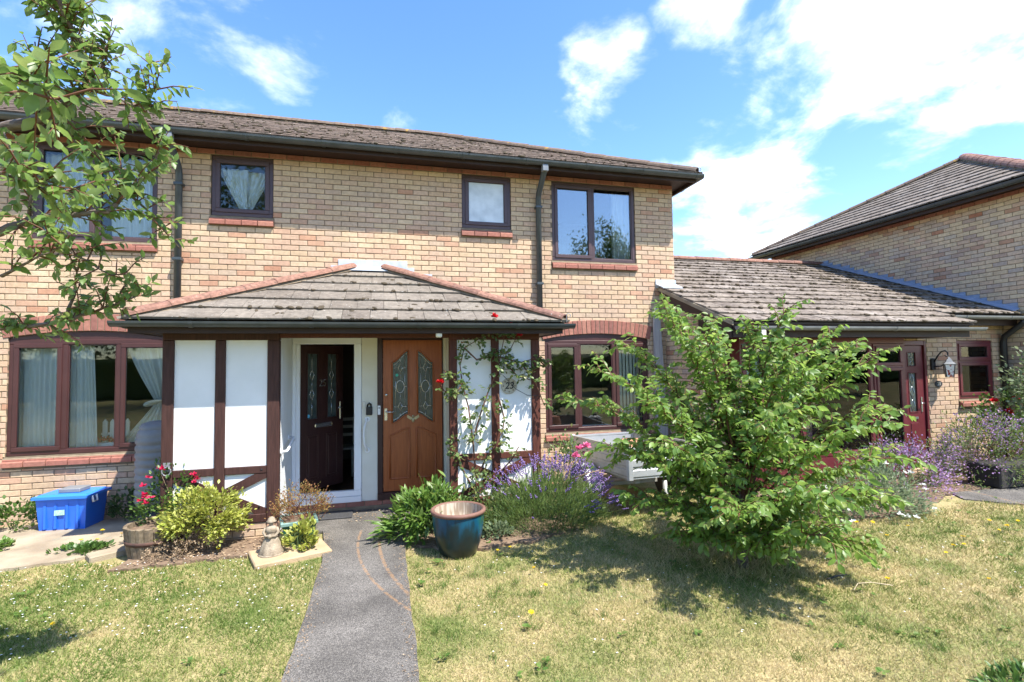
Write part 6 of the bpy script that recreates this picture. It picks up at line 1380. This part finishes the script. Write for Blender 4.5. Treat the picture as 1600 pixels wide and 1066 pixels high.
# ---- old cherry at the left edge: trunk just outside the frame, its limbs reach in
def old_tree():
    base = Vector((-2.75, -4.35, 0))
    t = thing('old_cherry_tree', 'old mossy-limbed tree whose leafy branches reach in from the left edge', 'tree', tuple(base))
    tr_ = MB(); tr_.tube([base + Vector((0, 0, -.05)), base + Vector((.05, 0, .6)), base + Vector((.1, -.02, 1.3)), base + Vector((.12, -.05, 2.0)), base + Vector((.1, -.1, 2.9)), base + Vector((0, -.15, 4.0)), base + Vector((-.2, -.1, 5.0))], [.20, .17, .15, .14, .11, .07, .03], 12); tr_.build('trunk', M['bark'], t)
    T0 = base + Vector((.12, -.06, 2.0)); T1 = base + Vector((.11, -.09, 2.6))
    limbs = [([tuple(T1), (-2.35, -4.42, 2.98), (-2.07, -4.45, 3.04), (-1.88, -4.5, 3.08), (-1.66, -4.6, 3.10), (-1.52, -4.69, 3.15), (-1.41, -4.72, 3.23), (-1.40, -4.68, 3.33), (-1.44, -4.73, 3.47), (-1.46, -4.83, 3.57), (-1.5, -4.83, 3.68)], .042),
             ([(-1.4, -4.68, 3.33), (-1.36, -4.64, 3.42), (-1.34, -4.65, 3.54)], .012),
             ([tuple(T0), (-2.3, -4.48, 2.30), (-1.99, -4.54, 2.47), (-1.81, -4.59, 2.53), (-1.67, -4.63, 2.59), (-1.47, -4.68, 2.61), (-1.32, -4.67, 2.64), (-1.25, -4.64, 2.75), (-1.16, -4.57, 2.92), (-1.12, -4.59, 3.07)], .032),
             ([tuple(T0 - Vector((0, 0, .2))), (-2.35, -4.27, 1.98), (-2.15, -4.27, 2.04), (-1.95, -4.33, 2.08), (-1.62, -4.36, 2.12), (-1.48, -4.35, 2.19), (-1.31, -4.39, 2.25)], .026),
             ([(-1.64, -4.36, 2.12), (-1.6, -4.37, 2.33), (-1.53, -4.45, 2.49)], .011), ([(-1.67, -4.63, 2.59), (-1.62, -4.7, 2.72), (-1.68, -4.8, 2.95)], .010),
             ([tuple(T0), (-2.0, -4.9, 2.6), (-1.37, -5.32, 2.59), (-1.23, -5.36, 2.55), (-1.1, -5.39, 2.49)], .014),
             ([tuple(T1), (-1.9, -5.3, 2.85), (-1.16, -5.8, 2.70), (-1.01, -5.88, 2.67), (-.91, -5.96, 2.63), (-.85, -5.97, 2.58)], .012),
             ([(-1.4, -4.73, 3.23), (-1.26, -4.76, 3.19), (-1.12, -4.79, 3.11), (-1.08, -4.80, 3.22), (-1.10, -4.81, 3.41)], .009),
             ([(-1.25, -4.64, 2.75), (-1.17, -4.55, 2.65), (-1.07, -4.47, 2.51)], .008), ([(-1.73, -4.7, 2.3), (-1.56, -4.75, 2.39), (-1.39, -4.8, 2.45)], .009),
             ([(-1.52, -4.69, 3.15), (-1.5, -4.6, 3.0), (-1.38, -4.55, 2.9), (-1.25, -4.6, 2.86)], .009), ([(-1.88, -4.5, 3.08), (-1.8, -4.5, 2.9), (-1.62, -4.55, 2.78)], .010), ([(-1.44, -4.73, 3.47), (-1.55, -4.7, 3.55), (-1.62, -4.72, 3.62)], .007), ([(-1.66, -4.6, 3.1), (-1.6, -4.7, 3.25), (-1.6, -4.75, 3.42)], .008),
             ([(-1.67, -4.6, 2.58), (-1.55, -4.5, 2.45), (-1.38, -4.5, 2.35), (-1.3, -4.5, 2.36)], .008), ([tuple(T1), (-2.6, -4.9, 3.4), (-2.4, -5.3, 3.9)], .04), ([tuple(T1), (-3.1, -4.2, 3.3), (-3.7, -4.1, 3.9)], .05), ([tuple(T0), (-3.0, -4.6, 2.6), (-3.5, -4.9, 2.9)], .04)]
    br = MB(); tw_ = MB(); LP_, LA = [], []
    def leafy(a, b, dens):
        d = (b - a); n = max(1, int(d.length / dens)); d = d.normalized()
        for k in range(n):
            p = a.lerp(b, (k + random.random()) / n); side = d.orthogonal().normalized(); side.rotate(Matrix.Rotation(random.uniform(0, 6.28), 3, d))
            LP_.append(p); LA.append((d * .5 + side * .8 + Vector((0, 0, random.uniform(-.8, .1)))).normalized())
    for pts, r0 in limbs:
        pts = [Vector(p) for p in pts]; k = len(pts)
        dense = []
        for i in range(k - 1):
            for j in range(3): dense.append(pts[i].lerp(pts[i + 1], j / 3) + Vector((random.uniform(-1, 1), random.uniform(-1, 1), random.uniform(-1, 1))) * (.008 if j else 0))
        dense.append(pts[-1]); n = len(dense)
        rs = [max(.003, r0 * (1 - .85 * (i / (n - 1)) ** .8)) for i in range(n)]
        br.tube(dense, rs, 7, cap=True)
        start = int(n * .42) if r0 > .02 else 1
        for i in range(start, n - 1):
            leafy(dense[i], dense[i + 1], .05)
            for q in range(3 if r0 > .012 else 2):
                p = dense[i]; d = (dense[i + 1] - dense[i]).normalized(); s_ = Vector((random.uniform(-1, 1), random.uniform(-1, 1), random.uniform(-.6, 1))).normalized()
                e = p + (d * .5 + s_).normalized() * random.uniform(.08, .24); m_ = p.lerp(e, .5) + Vector((0, 0, .015))
                tw_.tube([p, m_, e], [.004, .003, .0016], 4, cap=False); leafy(p, m_, .022); leafy(m_, e, .015)
    br.build('branch', M['bark'], t, recalc=False); tw_.build('twig', M['twig'], t, recalc=False)['kind'] = 'stuff'
    P = np.array([tuple(p) for p in LP_]); A = np.array([tuple(a) for a in LA]); n = len(P); ln = rng.uniform(.036, .068, n)
    Fm = frames(A, upish(n, .6), ln, ln)
    sc_ = np.array([(1 / z if z else 0) for z in (in_frame(p) for p in P)]); order = np.argsort(-sc_); first = order[:300]; rest = order[300:]
    crown = scatter('crown', LEAF, Fm[rest], P[rest], M['cherry2'], t); me = tmpl_mesh('leaf', LEAF, M['cherry2'])
    for i in first:
        Mx = Matrix([list(r) for r in Fm[i]]).to_4x4(); Mx.translation = Vector(P[i]); place('leaf', me, crown, Mx)
    print('old tree leaves', n)
old_tree()

# ---- trees and hedge across the street, behind the camera: what the windows reflect
M['fartree'] = lv('street_tree_leaf', [(.04, .075, .02), (.055, .10, .026), (.075, .125, .03)], rough=.5)
def street_tree(c, h, r, label, n=5200, ls=.2):
    t = thing('street_tree', label, 'tree', (c[0], c[1], 0), 'trees across the street')
    MB().tube([(c[0], c[1], -.1), (c[0] + .1, c[1], h * .3), (c[0] - .1, c[1] + .1, h * .7)], [.32, .24, .10], 9).build('trunk', M['bark'], t)
    k = 46; cc = nrm(rng.normal(size=(k, 3))) * rng.uniform(.45, 1, (k, 1)) * np.array([r, r, h * .38]) + np.array([c[0], c[1], h * .62]); i = rng.integers(0, k, n)
    P = cc[i] + rng.normal(size=(n, 3)) * r * .17; fol('crown', t, SMALL, P, rng.normal(size=(n, 3)), upish(n, .9), rng.uniform(ls, ls * 1.9, n), M['fartree'], rng.uniform(ls, ls * 1.7, n))
street_tree((15.6, -25.5), 12.2, 2.6, 'tall broad street tree reflected in the large upper window', 9000, .15); street_tree((-8, -25), 14, 4.5, 'tall street tree reflected in the small upper left window'); street_tree((3.5, -27), 8.5, 4.0, 'round street tree reflected in the ground floor panes'); street_tree((25, -22), 8, 3.6, 'street tree reflected in the glazed front of the link'); street_tree((-17, -24), 9, 4, 'street tree reflected in the ground floor window at the left')
hg = tag(MB().bbox(-40, 45, -31, -29.5, 0, 2.6, .2).build('street_hedge', M['fartree'], None), 'clipped hedge across the street reflected in the windows', 'hedge')

# ---- shrubs and flowers of the front beds
gs = shrub('golden_shrub', 'yellow-green bushy shrub in the left flower bed', 'shrub', (-1.80, -1.60, .25), (.37, .30, .36), 5200, .046, M['goldleaf'], LEAF, 52, .11, M['dry'], 20, shell=.3)
fu = shrub('fuchsia', 'fuchsia bush with hanging red flowers beside the water butt', 'shrub', (-2.18, -1.34, .30), (.30, .27, .52), 2300, .045, M['green'], LEAF, 34, .13, M['dry'], 14)
fp, _ = dome((-2.16, -1.44, .52), .30, .2, .32, 16, .06); blooms(fu, 'flower', fp[:14], .045, M['fuch'], 9, LEAF)
ds = thing('dry_stalks', 'clump of dead brown flower stalks in front of the yellow shrub', 'dead plant', (-2.0, -1.80, 0))
P, A = dome((-1.98, -1.84, 0), .26, .16, .24, 60, .3); stems('stalk', ds, (-1.95, -1.80, 0, .1), P[:46], .003, M['dry'], .05)
P2 = np.repeat(P[:46], 9, 0) + rng.normal(size=(46 * 9, 3)) * .014; fol('seed_head', ds, SMALL, P2, rng.normal(size=P2.shape), upish(len(P2)), np.full(len(P2), .022), M['dry'])
rh = shrub('rusty_heather', 'orange-brown heather growing in the green planter', 'plant', (-.84, -1.70, .34), (.25, .22, .26), 2000, .024, M['rust'], SMALL, 40, .16, M['twig'], 30, wd=.02)
ge = shrub('geranium', 'bright green trailing plant at the foot of the green planter', 'plant', (-.80, -1.96, .05), (.17, .13, .23), 420, .055, M['goldleaf'], LEAFW, 18, .16, M['greentwig'], 10)
pe = shrub('peony', 'clump of lance-leaved peony beside the path', 'plant', (.50, -1.84, .02), (.46, .38, .45), 1700, .12, M['peony'], LANCE, 40, .13, M['greentwig'], 26, up=.15, shell=.45)
P, A = dome((.5, -1.86, .04), .46, .38, .46, 14, .05); blooms(pe, 'seed_head', P[:9], .028, M['rust'], 8, LEAF)
# climbing rose over the right-hand panels
cr = thing('climbing_rose', 'climbing rose with red blooms trained over the right white panels', 'climbing rose', (1.09, -1.52, 0))
canes = [[(1.09, -1.52, 0), (1.08, -1.52, .5), (1.05, -1.50, .95), (1.00, -1.50, 1.35), (.93, -1.50, 1.62), (.90, -1.52, 1.85), (.95, -1.54, 2.06), (1.10, -1.55, 2.15), (1.28, -1.58, 2.25), (1.30, -1.62, 2.40)], [(1.05, -1.5, .95), (1.14, -1.5, 1.25), (1.24, -1.5, 1.52), (1.36, -1.5, 1.78), (1.40, -1.55, 2.0), (1.45, -1.6, 2.30)], [(.93, -1.5, 1.62), (.80, -1.54, 1.70), (.70, -1.56, 1.80)], [(.93, -1.5, 1.62), (.82, -1.55, 1.50), (.70, -1.58, 1.56), (.65, -1.58, 1.66)],
         [(1.24, -1.5, 1.98), (1.45, -1.5, 1.93), (1.66, -1.5, 1.88), (1.86, -1.52, 1.93), (1.98, -1.54, 1.90)], [(.95, -1.54, 2.06), (1.10, -1.52, 1.92), (1.3, -1.5, 1.96), (1.5, -1.52, 2.0), (1.60, -1.56, 2.20)], [(1.42, -1.5, 1.93), (1.6, -1.5, 1.72), (1.78, -1.5, 1.66)], [(1.08, -1.52, .5), (1.2, -1.55, .75), (1.34, -1.54, .92), (1.42, -1.54, 1.1)], [(1.36, -1.5, 1.5), (1.44, -1.5, 1.2), (1.40, -1.52, .98)], [(1.09, -1.52, .3), (.92, -1.56, .62), (.82, -1.56, .95), (.80, -1.56, 1.08)], [(1.66, -1.5, 1.88), (1.85, -1.5, 1.6), (1.95, -1.5, 1.35)], [(1.86, -1.52, 1.93), (2.02, -1.5, 1.78)], [(1.1, -1.5, .3), (1.5, -1.56, .7), (1.6, -1.56, .86)]]
mbc = MB(); LPr = []
for c_ in canes:
    c_ = [Vector(p) for p in c_]; n = len(c_); mbc.tube(c_, [max(.0035, .011 * (1 - .75 * i / n)) for i in range(n)], 6, cap=False)
    for i in range(n - 1):
        L_ = (c_[i + 1] - c_[i]).length
        if c_[i].z < .55 and L_ > .3: continue
        for k in range(max(1, int(L_ / .021))):
            if random.random() < (.55 if 1.0 < c_[i].z < 1.6 and c_[i].x < 1.3 else .85):
                p = c_[i].lerp(c_[i + 1], random.random()); d = Vector((random.uniform(-1, 1), random.uniform(-1, .25), random.uniform(-.5, .6))).normalized()
                for q in range(5): LPr.append((p + d * (.03 + .018 * q), (d + Vector((random.uniform(-1, 1), random.uniform(-1, 1), random.uniform(-1, .3)))).normalized()))
mbc.build('cane', M['twig'], cr, recalc=False); P = np.array([tuple(a) for a, b in LPr]); A = np.array([tuple(b) for a, b in LPr]); fol('foliage', cr, LEAFW, P, A, upish(len(P), .6), rng.uniform(.036, .06, len(P)), M['roseleaf'])
P, A = dome((1.15, -1.72, .15), .34, .22, .48, 520, .6); fol('foliage', cr, LEAFW, P, A, upish(len(P), .6), rng.uniform(.03, .05, len(P)), M['roseleaf'])
blooms(cr, 'rose', [(1.30, -1.66, 2.42), (1.48, -1.66, 2.32), (1.60, -1.62, 2.20), (.65, -1.60, 1.66)], .06, M['redf'], 26); blooms(cr, 'bud', [(.93, -1.58, 2.12), (1.09, -1.58, 2.16)], .03, M['rust'], 9)
wr = tag(MB().tube([(1.42, -1.43, 1.80), (1.60, -1.425, 1.795), (1.90, -1.425, 1.80)], .004, 5).tube([(1.45, -1.43, 1.72), (1.6, -1.46, 1.55), (1.75, -1.44, 1.47), (1.93, -1.43, 1.45)], .0035, 5).tube([(1.2, -1.43, 2.0), (1.55, -1.44, 1.93), (1.93, -1.43, 1.80)], .0035, 5).build('training_wire', M['iron'], None), 'dark training wires strung over the right white panel', 'wire')
# lavender
def lavender():
    t = thing('lavender', 'wide lavender bush full of purple flower spikes', 'lavender', (1.85, -1.85, 0)); c = np.array([1.84, -1.80, 0.0])
    n = 9000; P, A = dome(tuple(c), .80, .52, .56, n, .55, up=.9); fol('foliage', t, BLADE, P - A * .06, A, upish(len(P), 1.0), rng.uniform(.06, .14, len(P)), M['lavleaf'], np.full(len(P), .005))
    P, A = dome(tuple(c), .76, .48, .47, 3500, .6, 60, .12, up=.5); fol('foliage', t, LANCE, P, A, upish(len(P), .8), rng.uniform(.03, .06, len(P)), M['dull'])
    n = 520; d = nrm(np.stack([rng.normal(size=n) * .9, rng.normal(size=n) * .7, np.abs(rng.normal(size=n)) + .35], 1)); d[:, 0] += .12; d = nrm(d)
    b = c + d * np.array([.70, .46, .50]); e = b + d * rng.uniform(.14, .30, (n, 1)) + np.array([.02, -.01, .02]); 
    keep = (rng.random(n) < np.clip(.12 + .5 * (d[:, 2] > .62) + .45 * (d[:, 0] > .25) + .4 * (d[:, 1] > .1), 0, 1)); b, e, d = b[keep], e[keep], d[keep]; n = len(b)
    fol('stem', t, BLADE, b, e - b, upish(n), np.linalg.norm(e - b, axis=1), M['lavleaf'], np.full(n, .005))
    Ps, As, Ls = [], [], []
    for i in range(n):
        for k in range(5): Ps.append(e[i] - d[i] * .016 * k + rng.normal(size=3) * .003); As.append(d[i] + rng.normal(size=3) * .5); Ls.append(.020)
    fol('flower_spike', t, OCTA, np.array(Ps), np.array(As), upish(len(Ps)), np.array(Ls), M['purple'], np.array(Ls) * .75)
    for i in range(26): pass
    MB().tube([(2.02, -2.2, .58), (2.2, -2.25, .64), (2.36, -2.3, .68)], .006, 5).build('dry_stem', M['dry'], t)
lavender()
pr_ = shrub('pink_rose', 'small rose bush with pink blooms behind the lavender', 'rose bush', (2.22, -1.55, .30), (.36, .34, .58), 800, .045, M['roseleaf'], LEAFW, 24, .14, M['twig'], 12)
blooms(pr_, 'rose', [(2.12, -2.10, .80), (2.28, -2.08, .80), (2.26, -2.08, .90), (2.19, -2.05, .87)], .066, M['pinkf'], 26)
sm_ = shrub('small_sedum', 'low grey-green plant on the soil right of the glazed pot', 'plant', (1.20, -2.12, 0), (.18, .12, .14), 260, .05, M['greygreen'], LEAFW, 0, .1, M['greentwig'], 4)
# right-hand bed
da = shrub('daisy_bush', 'grey-green daisy bush dotted with white flowers', 'shrub', (5.75, -2.50, .0), (.80, .45, .62), 4200, .05, M['greygreen'], LANCE, 60, .13, M['greentwig'], 20, wd=.06)
P, A = dome((5.75, -2.55, .02), .80, .45, .62, 26, .03); blooms(da, 'daisy', P[:22], .04, M['whitef'], 12, LEAF)
e1 = shrub('mauve_wallflower', 'low mauve-flowered wallflower left of the brick pier', 'plant', (6.95, -1.95, .0), (.72, .42, .72), 1500, .05, M['dull'], LANCE, 40, .15, M['greentwig'], 20)
P, A = dome((6.95, -2.0, .02), .74, .46, .76, 1900, .12, 70, .09); fol('flower', e1, SMALL, P, A, upish(len(P), .8), rng.uniform(.022, .036, len(P)), M['mauve'], rng.uniform(.03, .045, len(P)))
e2 = shrub('purple_bush', 'large bush with purple flowers at the right edge below the roses', 'shrub', (8.75, -1.85, .16), (1.05, .5, .82), 5200, .055, M['roseleaf'], LANCE, 60, .14, M['twig'], 24)
P, A = dome((8.75, -1.92, .2), 1.05, .52, .88, 2300, .10, 80, .08); fol('flower', e2, SMALL, P, A, upish(len(P), .8), rng.uniform(.02, .035, len(P)), M['mauve'], rng.uniform(.03, .045, len(P)))
rr = shrub('red_rose_bush', 'rose bush with red blooms by the small maroon window', 'rose bush', (9.75, -1.55, .65), (.62, .35, .72), 1700, .055, M['green'], LEAFW, 34, .16, M['twig'], 14)
blooms(rr, 'rose', [(9.33, -1.62, 1.17), (9.66, -1.7, 1.20), (9.90, -1.75, 1.10), (9.86, -1.75, 1.13), (9.5, -1.7, 1.0)], .075, M['redf'], 24)
ws_ = shrub('pale_climber', 'pale-leaved shrub tied to a stake at the right edge', 'shrub', (9.95, -1.9, 1.25), (.45, .35, .75), 900, .07, M['greygreen'], LEAFW, 22, .2, M['greentwig'], 8)
sk = tag(MB().tube([(9.62, -2.0, 0), (9.60, -2.0, 1.8)], .014, 7).build('garden_stake', M['dry'], None), 'thin bamboo stake in front of the right-hand shrubs', 'stake')
hb = shrub('dark_heather', 'low dark heather under the right side of the young tree', 'plant', (4.85, -2.55, 0), (.42, .25, .30), 1300, .03, M['dull'], SMALL, 40, .14, M['twig'], 10, wd=.02)
# weeds at the foot of the left wall
for (x, y, a, h, lab, mm) in ((-4.15, -.28, .32, .30, 'leafy weeds at the wall foot left of the blue box', 'green'), (-3.02, -.22, .24, .34, 'dark leafy weeds between the blue box and the water butt', 'dull'), (-3.85, -1.05, .16, .09, 'pale weed on the paving in front of the blue box', 'peony'), (-2.98, -1.35, .26, .045, 'flat green weeds in the paving joint', 'green')):
    shrub('weed_clump', lab, 'weeds', (x, y, 0), (a, a * .6, h), int(1500 * a), .05, M[mm], LEAFW, 20, .15, M['greentwig'], 6)
shrub('lawn_weed', 'tuft of broad green leaves at the bottom right corner of the lawn', 'weeds', (3.42, -5.42, 0), (.22, .08, .08), 160, .07, M['green'], LANCE, 0, .1, M['greentwig'], 4)
# dandelions
def dandelion(): 
    t = thing('dandelion', 'yellow dandelion on the lawn', 'flower', (0, 0, 0), 'yellow dandelions in the grass')
    MB().tube([(0, 0, 0), (.004, .002, .05)], .0022, 5, cap=False).build('stalk', M['greentwig'], t)
    k = 22; a = np.stack([np.cos(np.arange(k) * 2.4), np.sin(np.arange(k) * 2.4), rng.uniform(.15, .9, k)], 1); scatter('head', LEAF, frames(a, upish(k, .2), np.full(k, .020)), np.tile((.004, .002, .05), (k, 1)), M['yellowf'], t, None)
    return t
dan = dandelion()
SPOT = [((5.01, -3.36), 'in the right lawn, second from the tree'), ((5.53, -3.18), None), ((5.31, -3.79), None), ((5.48, -3.77), None), ((5.66, -3.63), None), ((5.09, -3.88), None), ((6.48, -3.51), None), ((6.82, -3.39), None), ((6.53, -3.3), None), ((4.82, -4.4), None), ((4.02, -4.18), None), ((1.31, -3.14), None), ((1.29, -3.5), None), ((1.04, -3.95), None), ((-2.29, -3.13), None), ((-3.05, -.8), None), ((-2.79, -.98), None), ((-2.94, -1.34), None), ((-1.94, -1.75), None), ((5.09, -2.96), None), ((5.24, -3.0), None), ((4.02, -3.58), None), ((-2.95, -1.15), None), ((-3.1, -1.12), None), ((6.29, -3.54), None), ((-1.6, -1.8), None), ((1.08, -2.62), None), ((1.22, -2.60), None)]
for i, (xy, _) in enumerate(SPOT):
    r_ = dan if i == 0 else dan.copy()
    if i:
        COL.objects.link(r_)
        for c_ in list(dan.children):
            k = c_.copy(); COL.objects.link(k); k.parent = r_
    r_.location = (xy[0], xy[1], 0); r_.rotation_euler = (random.uniform(-.2, .2), random.uniform(-.2, .2), random.uniform(0, 6)); s_ = random.uniform(.8, 1.25); r_.scale = (s_, s_, s_)
    r_['label'] = 'yellow dandelion on the paving and bed at the left' if xy[0] < -1.5 and xy[1] > -2 else ('lone yellow dandelion in the left lawn' if xy[0] < -1 else ('yellow dandelion in the lawn near the glazed pot' if xy[0] < 2 else 'yellow dandelion in the lawn right of the young tree'))

# ---- grass
def grass():
    m = bpy.data.materials.new('grass_blades'); m.use_nodes = True; nt = m.node_tree; N = nt.nodes; L = nt.links; b = N['Principled BSDF']; b.inputs['Roughness'].default_value = .7; b.inputs['Specular IOR Level'].default_value = .2
    g = N.new('ShaderNodeNewGeometry')
    n = N.new('ShaderNodeTexNoise'); n.inputs['Scale'].default_value = 1.7; n.inputs['Detail'].default_value = 7; n.inputs['Roughness'].default_value = .68; L.new(g.outputs['Position'], n.inputs['Vector'])
    mr = N.new('ShaderNodeMapRange'); mr.inputs['From Min'].default_value = .28; mr.inputs['From Max'].default_value = .72; L.new(n.outputs['Fac'], mr.inputs['Value'])
    sx = N.new('ShaderNodeSeparateXYZ'); L.new(g.outputs['Position'], sx.inputs[0])
    ml = N.new('ShaderNodeMapRange'); ml.inputs['From Min'].default_value = -.5; ml.inputs['From Max'].default_value = .8; ml.inputs['To Min'].default_value = -.22; ml.inputs['To Max'].default_value = .08; L.new(sx.outputs[0], ml.inputs['Value'])
    a0 = N.new('ShaderNodeMath'); a0.operation = 'ADD'; L.new(mr.outputs[0], a0.inputs[0]); L.new(ml.outputs[0], a0.inputs[1])
    ad = N.new('ShaderNodeMath'); ad.operation = 'MULTIPLY_ADD'; ad.inputs[1].default_value = .58; L.new(g.outputs['Random Per Island'], ad.inputs[0])
    s2 = N.new('ShaderNodeMath'); s2.operation = 'SUBTRACT'; s2.inputs[1].default_value = .36; L.new(a0.outputs[0], s2.inputs[0]); L.new(s2.outputs[0], ad.inputs[2])
    r = N.new('ShaderNodeValToRGB'); e = r.color_ramp.elements; e[0].position = .0; e[0].color = (.105, .165, .032, 1); e[1].position = 1; e[1].color = (.66, .53, .31, 1)
    for p, c in ((.22, (.165, .225, .048, 1)), (.40, (.30, .31, .10, 1)), (.56, (.44, .38, .18, 1)), (.78, (.56, .45, .24, 1))): x = e.new(p); x.color = c
    L.new(ad.outputs[0], r.inputs[0]); L.new(r.outputs[0], b.inputs['Base Color'])
    t = N.new('ShaderNodeBsdfTranslucent'); L.new(r.outputs[0], t.inputs['Color']); ms = N.new('ShaderNodeMixShader'); ms.inputs[0].default_value = .3; L.new(b.outputs[0], ms.inputs[1]); L.new(t.outputs[0], ms.inputs[2]); L.new(ms.outputs[0], N['Material Output'].inputs['Surface'])
    # blades where the lawn is seen, thinning with distance
    K = 1250000; X = rng.uniform(-6.5, 15.0, K); Y = rng.uniform(-6.6, -.9, K); d = np.hypot(X, Y + 7.6)
    zc = X * FW.x + (Y + 7.6) * FW.y; u = (X * RX.x + (Y + 7.6) * RX.y) / np.maximum(zc, .1)
    keep = (rng.random(K) < np.clip((3.6 / d) ** 1.5, .10, 1) * np.where((np.abs(u) < 1.12) & (Y < -.9) & (Y > -5.3) & (zc > .5), 1, .45))
    pathL = np.interp(Y, [-5.4, -3.4, -2.4, -1.4], [-.60, -.55, -.56, -.64]); pathR = np.interp(Y, [-5.4, -3.2, -2.2, -1.2], [.205, .215, .22, .19])
    ed = .018 * np.sin(Y * 9) + .014 * np.sin(Y * 23) + rng.normal(size=K) * .026
    keep &= ~((X > pathL + ed + .012) & (X < pathR + ed - .012))
    left = X < -.5; lim = np.interp(X, [-7, -4.4, -3.4, -2.95, -2.5, -2.2, -1.3, -.62], [-1.62, -1.70, -1.74, -1.64, -1.78, -2.0, -1.98, -1.75]) + rng.normal(size=K) * .04
    keep &= ~(left & (Y > lim)); keep &= ~((np.hypot(X + .88, (Y + 2.02) * 1.3) < .33))
    right = X > .2; limr = np.interp(X, [.2, .5, .9, 1.6, 2.2, 2.45, 2.7, 4.6, 5.0, 6.4, 7.3, 9, 12.5], [-2.1, -2.35, -2.5, -2.42, -2.2, -1.7, -.9, -.9, -2.72, -2.78, -2.55, -3.08, -3.25]) + rng.normal(size=K) * .05
    keep &= ~(right & (Y > limr)); keep &= ~(np.hypot(X - .74, Y + 2.38) < .17)
    X, Y = X[keep], Y[keep]; n_ = len(X); d = np.hypot(X, Y + 7.6)
    Z = .012 * np.sin(X * 1.3 + Y * .7) + .008 * np.sin(2.1 * Y - X); Z = np.where((X > -11) & (Y < -2.2), Z, 0) - .017
    tall = 1 + 1.2 * (np.hypot(X - 3.15, Y + 3.53) < .35) * rng.random(n_)
    ln = rng.uniform(.020, .048, n_) * tall * (1 + .03 * d); A = np.stack([rng.normal(size=n_) * .75, rng.normal(size=n_) * .75, np.full(n_, 1.0)], 1)
    Fm = frames(A, np.stack([rng.normal(size=n_), rng.normal(size=n_), np.full(n_, .1)], 1), ln, np.maximum(.0032, .0012 * d))
    o = scatter('grass', BLADE, Fm, np.stack([X, Y, Z], 1), m); print('blades', n_)
    # longer green tufts and low rosettes of lawn weeds
    k = 800; tx = rng.uniform(-4.5, 8.5, k); ty = rng.uniform(-5.2, -1.9, k); d0 = np.hypot(tx, ty + 7.6)
    ok = ~((tx > -.68) & (tx < .30)) & ~((tx < -.5) & (ty > -2.1)) & ~((tx > .2) & (ty > np.interp(tx, [.2, 2.2, 2.7, 4.6, 5, 8.5], [-2.6, -2.4, -1.2, -1.2, -2.9, -3.2]))); tx, ty = tx[ok], ty[ok]; k = len(tx)
    w = (np.sin(tx * 2.1 + 1) + np.sin(ty * 3.3 + tx) + rng.normal(size=k) * .8) > .1; tx, ty = tx[w], ty[w]; k = len(tx)
    nb = 34; X = np.repeat(tx, nb) + rng.normal(size=k * nb) * .022; Y = np.repeat(ty, nb) + rng.normal(size=k * nb) * .022; n2 = k * nb
    A = np.stack([rng.normal(size=n2) * .6, rng.normal(size=n2) * .6, np.ones(n2)], 1)
    scatter('grass_tufts', BLADE, frames(A, rng.normal(size=(n2, 3)) * (1, 1, .1), rng.uniform(.03, .075, n2)[:, None], np.full(n2, .0042)), np.stack([X, Y, np.full(n2, -.012)], 1), M['lawngreen'])
    q = 7; kk = k // 2; X = np.repeat(rng.permutation(tx)[:kk], q) + rng.normal(size=kk * q) * .012; Y = np.repeat(rng.permutation(ty)[:kk], q) + rng.normal(size=kk * q) * .012; an = rng.uniform(0, 6.28, kk * q)
    scatter('lawn_rosettes', LEAFW, frames(np.stack([np.cos(an), np.sin(an), np.full(kk * q, .35)], 1), upish(kk * q, .2), rng.uniform(.02, .045, kk * q)), np.stack([X, Y, np.full(kk * q, .008)], 1), M['lawngreen'])
    # daisies and clover heads, too many and too small to count
    k = 420; x = np.concatenate([rng.uniform(-3.4, -.6, 300), rng.uniform(.3, 6, 120)]); y = np.concatenate([rng.uniform(-3.6, -1.75, 300), rng.uniform(-4.6, -2.7, 120)]); cl = rng.normal(size=(k, 2)) * .03
    P = np.repeat(np.stack([x, y, np.full(k, .028)], 1), 6, 0); P[:, :2] += np.repeat(cl, 6, 0); an = np.tile(np.arange(6) * 1.047, k); A = np.stack([np.cos(an), np.sin(an), np.full(6 * k, .35)], 1)
    scatter('daisies', SMALL, frames(A, upish(6 * k, .1), np.full(6 * k, .0085)), P, M['whitef'])
grass()
# litter of dead leaves and chips on the soil and the paving
k = 700; x = np.concatenate([rng.uniform(-2.3, -1.15, 250), rng.uniform(.3, 2.3, 300), rng.uniform(-.5, .8, 150)]); y = np.concatenate([rng.uniform(-1.98, -1.45, 250), rng.uniform(-2.3, -1.45, 300), rng.uniform(-1.15, -.66, 150)])
scatter('leaf_litter', SMALL, frames(rng.normal(size=(k, 3)) * (1, 1, .15), upish(k, .3), rng.uniform(.015, .04, k)), np.stack([x, y, np.full(k, .022)], 1), M['dry'])

k = 900; sd_ = rng.random(k) < .5; y = rng.uniform(-4.9, -1.5, k); x = np.where(sd_, np.interp(y, [-4.9, -3.4, -2.4, -1.4], [-.60, -.55, -.56, -.64]) + np.abs(rng.normal(size=k)) * .045, np.interp(y, [-4.9, -3.2, -2.2, -1.2], [.205, .215, .22, .19]) - np.abs(rng.normal(size=k)) * .045)
scatter('path_grit', SMALL, frames(rng.normal(size=(k, 3)) * (1, 1, .2), upish(k, .4), rng.uniform(.006, .018, k)), np.stack([x, y, np.full(k, .016)], 1), M['dry'])
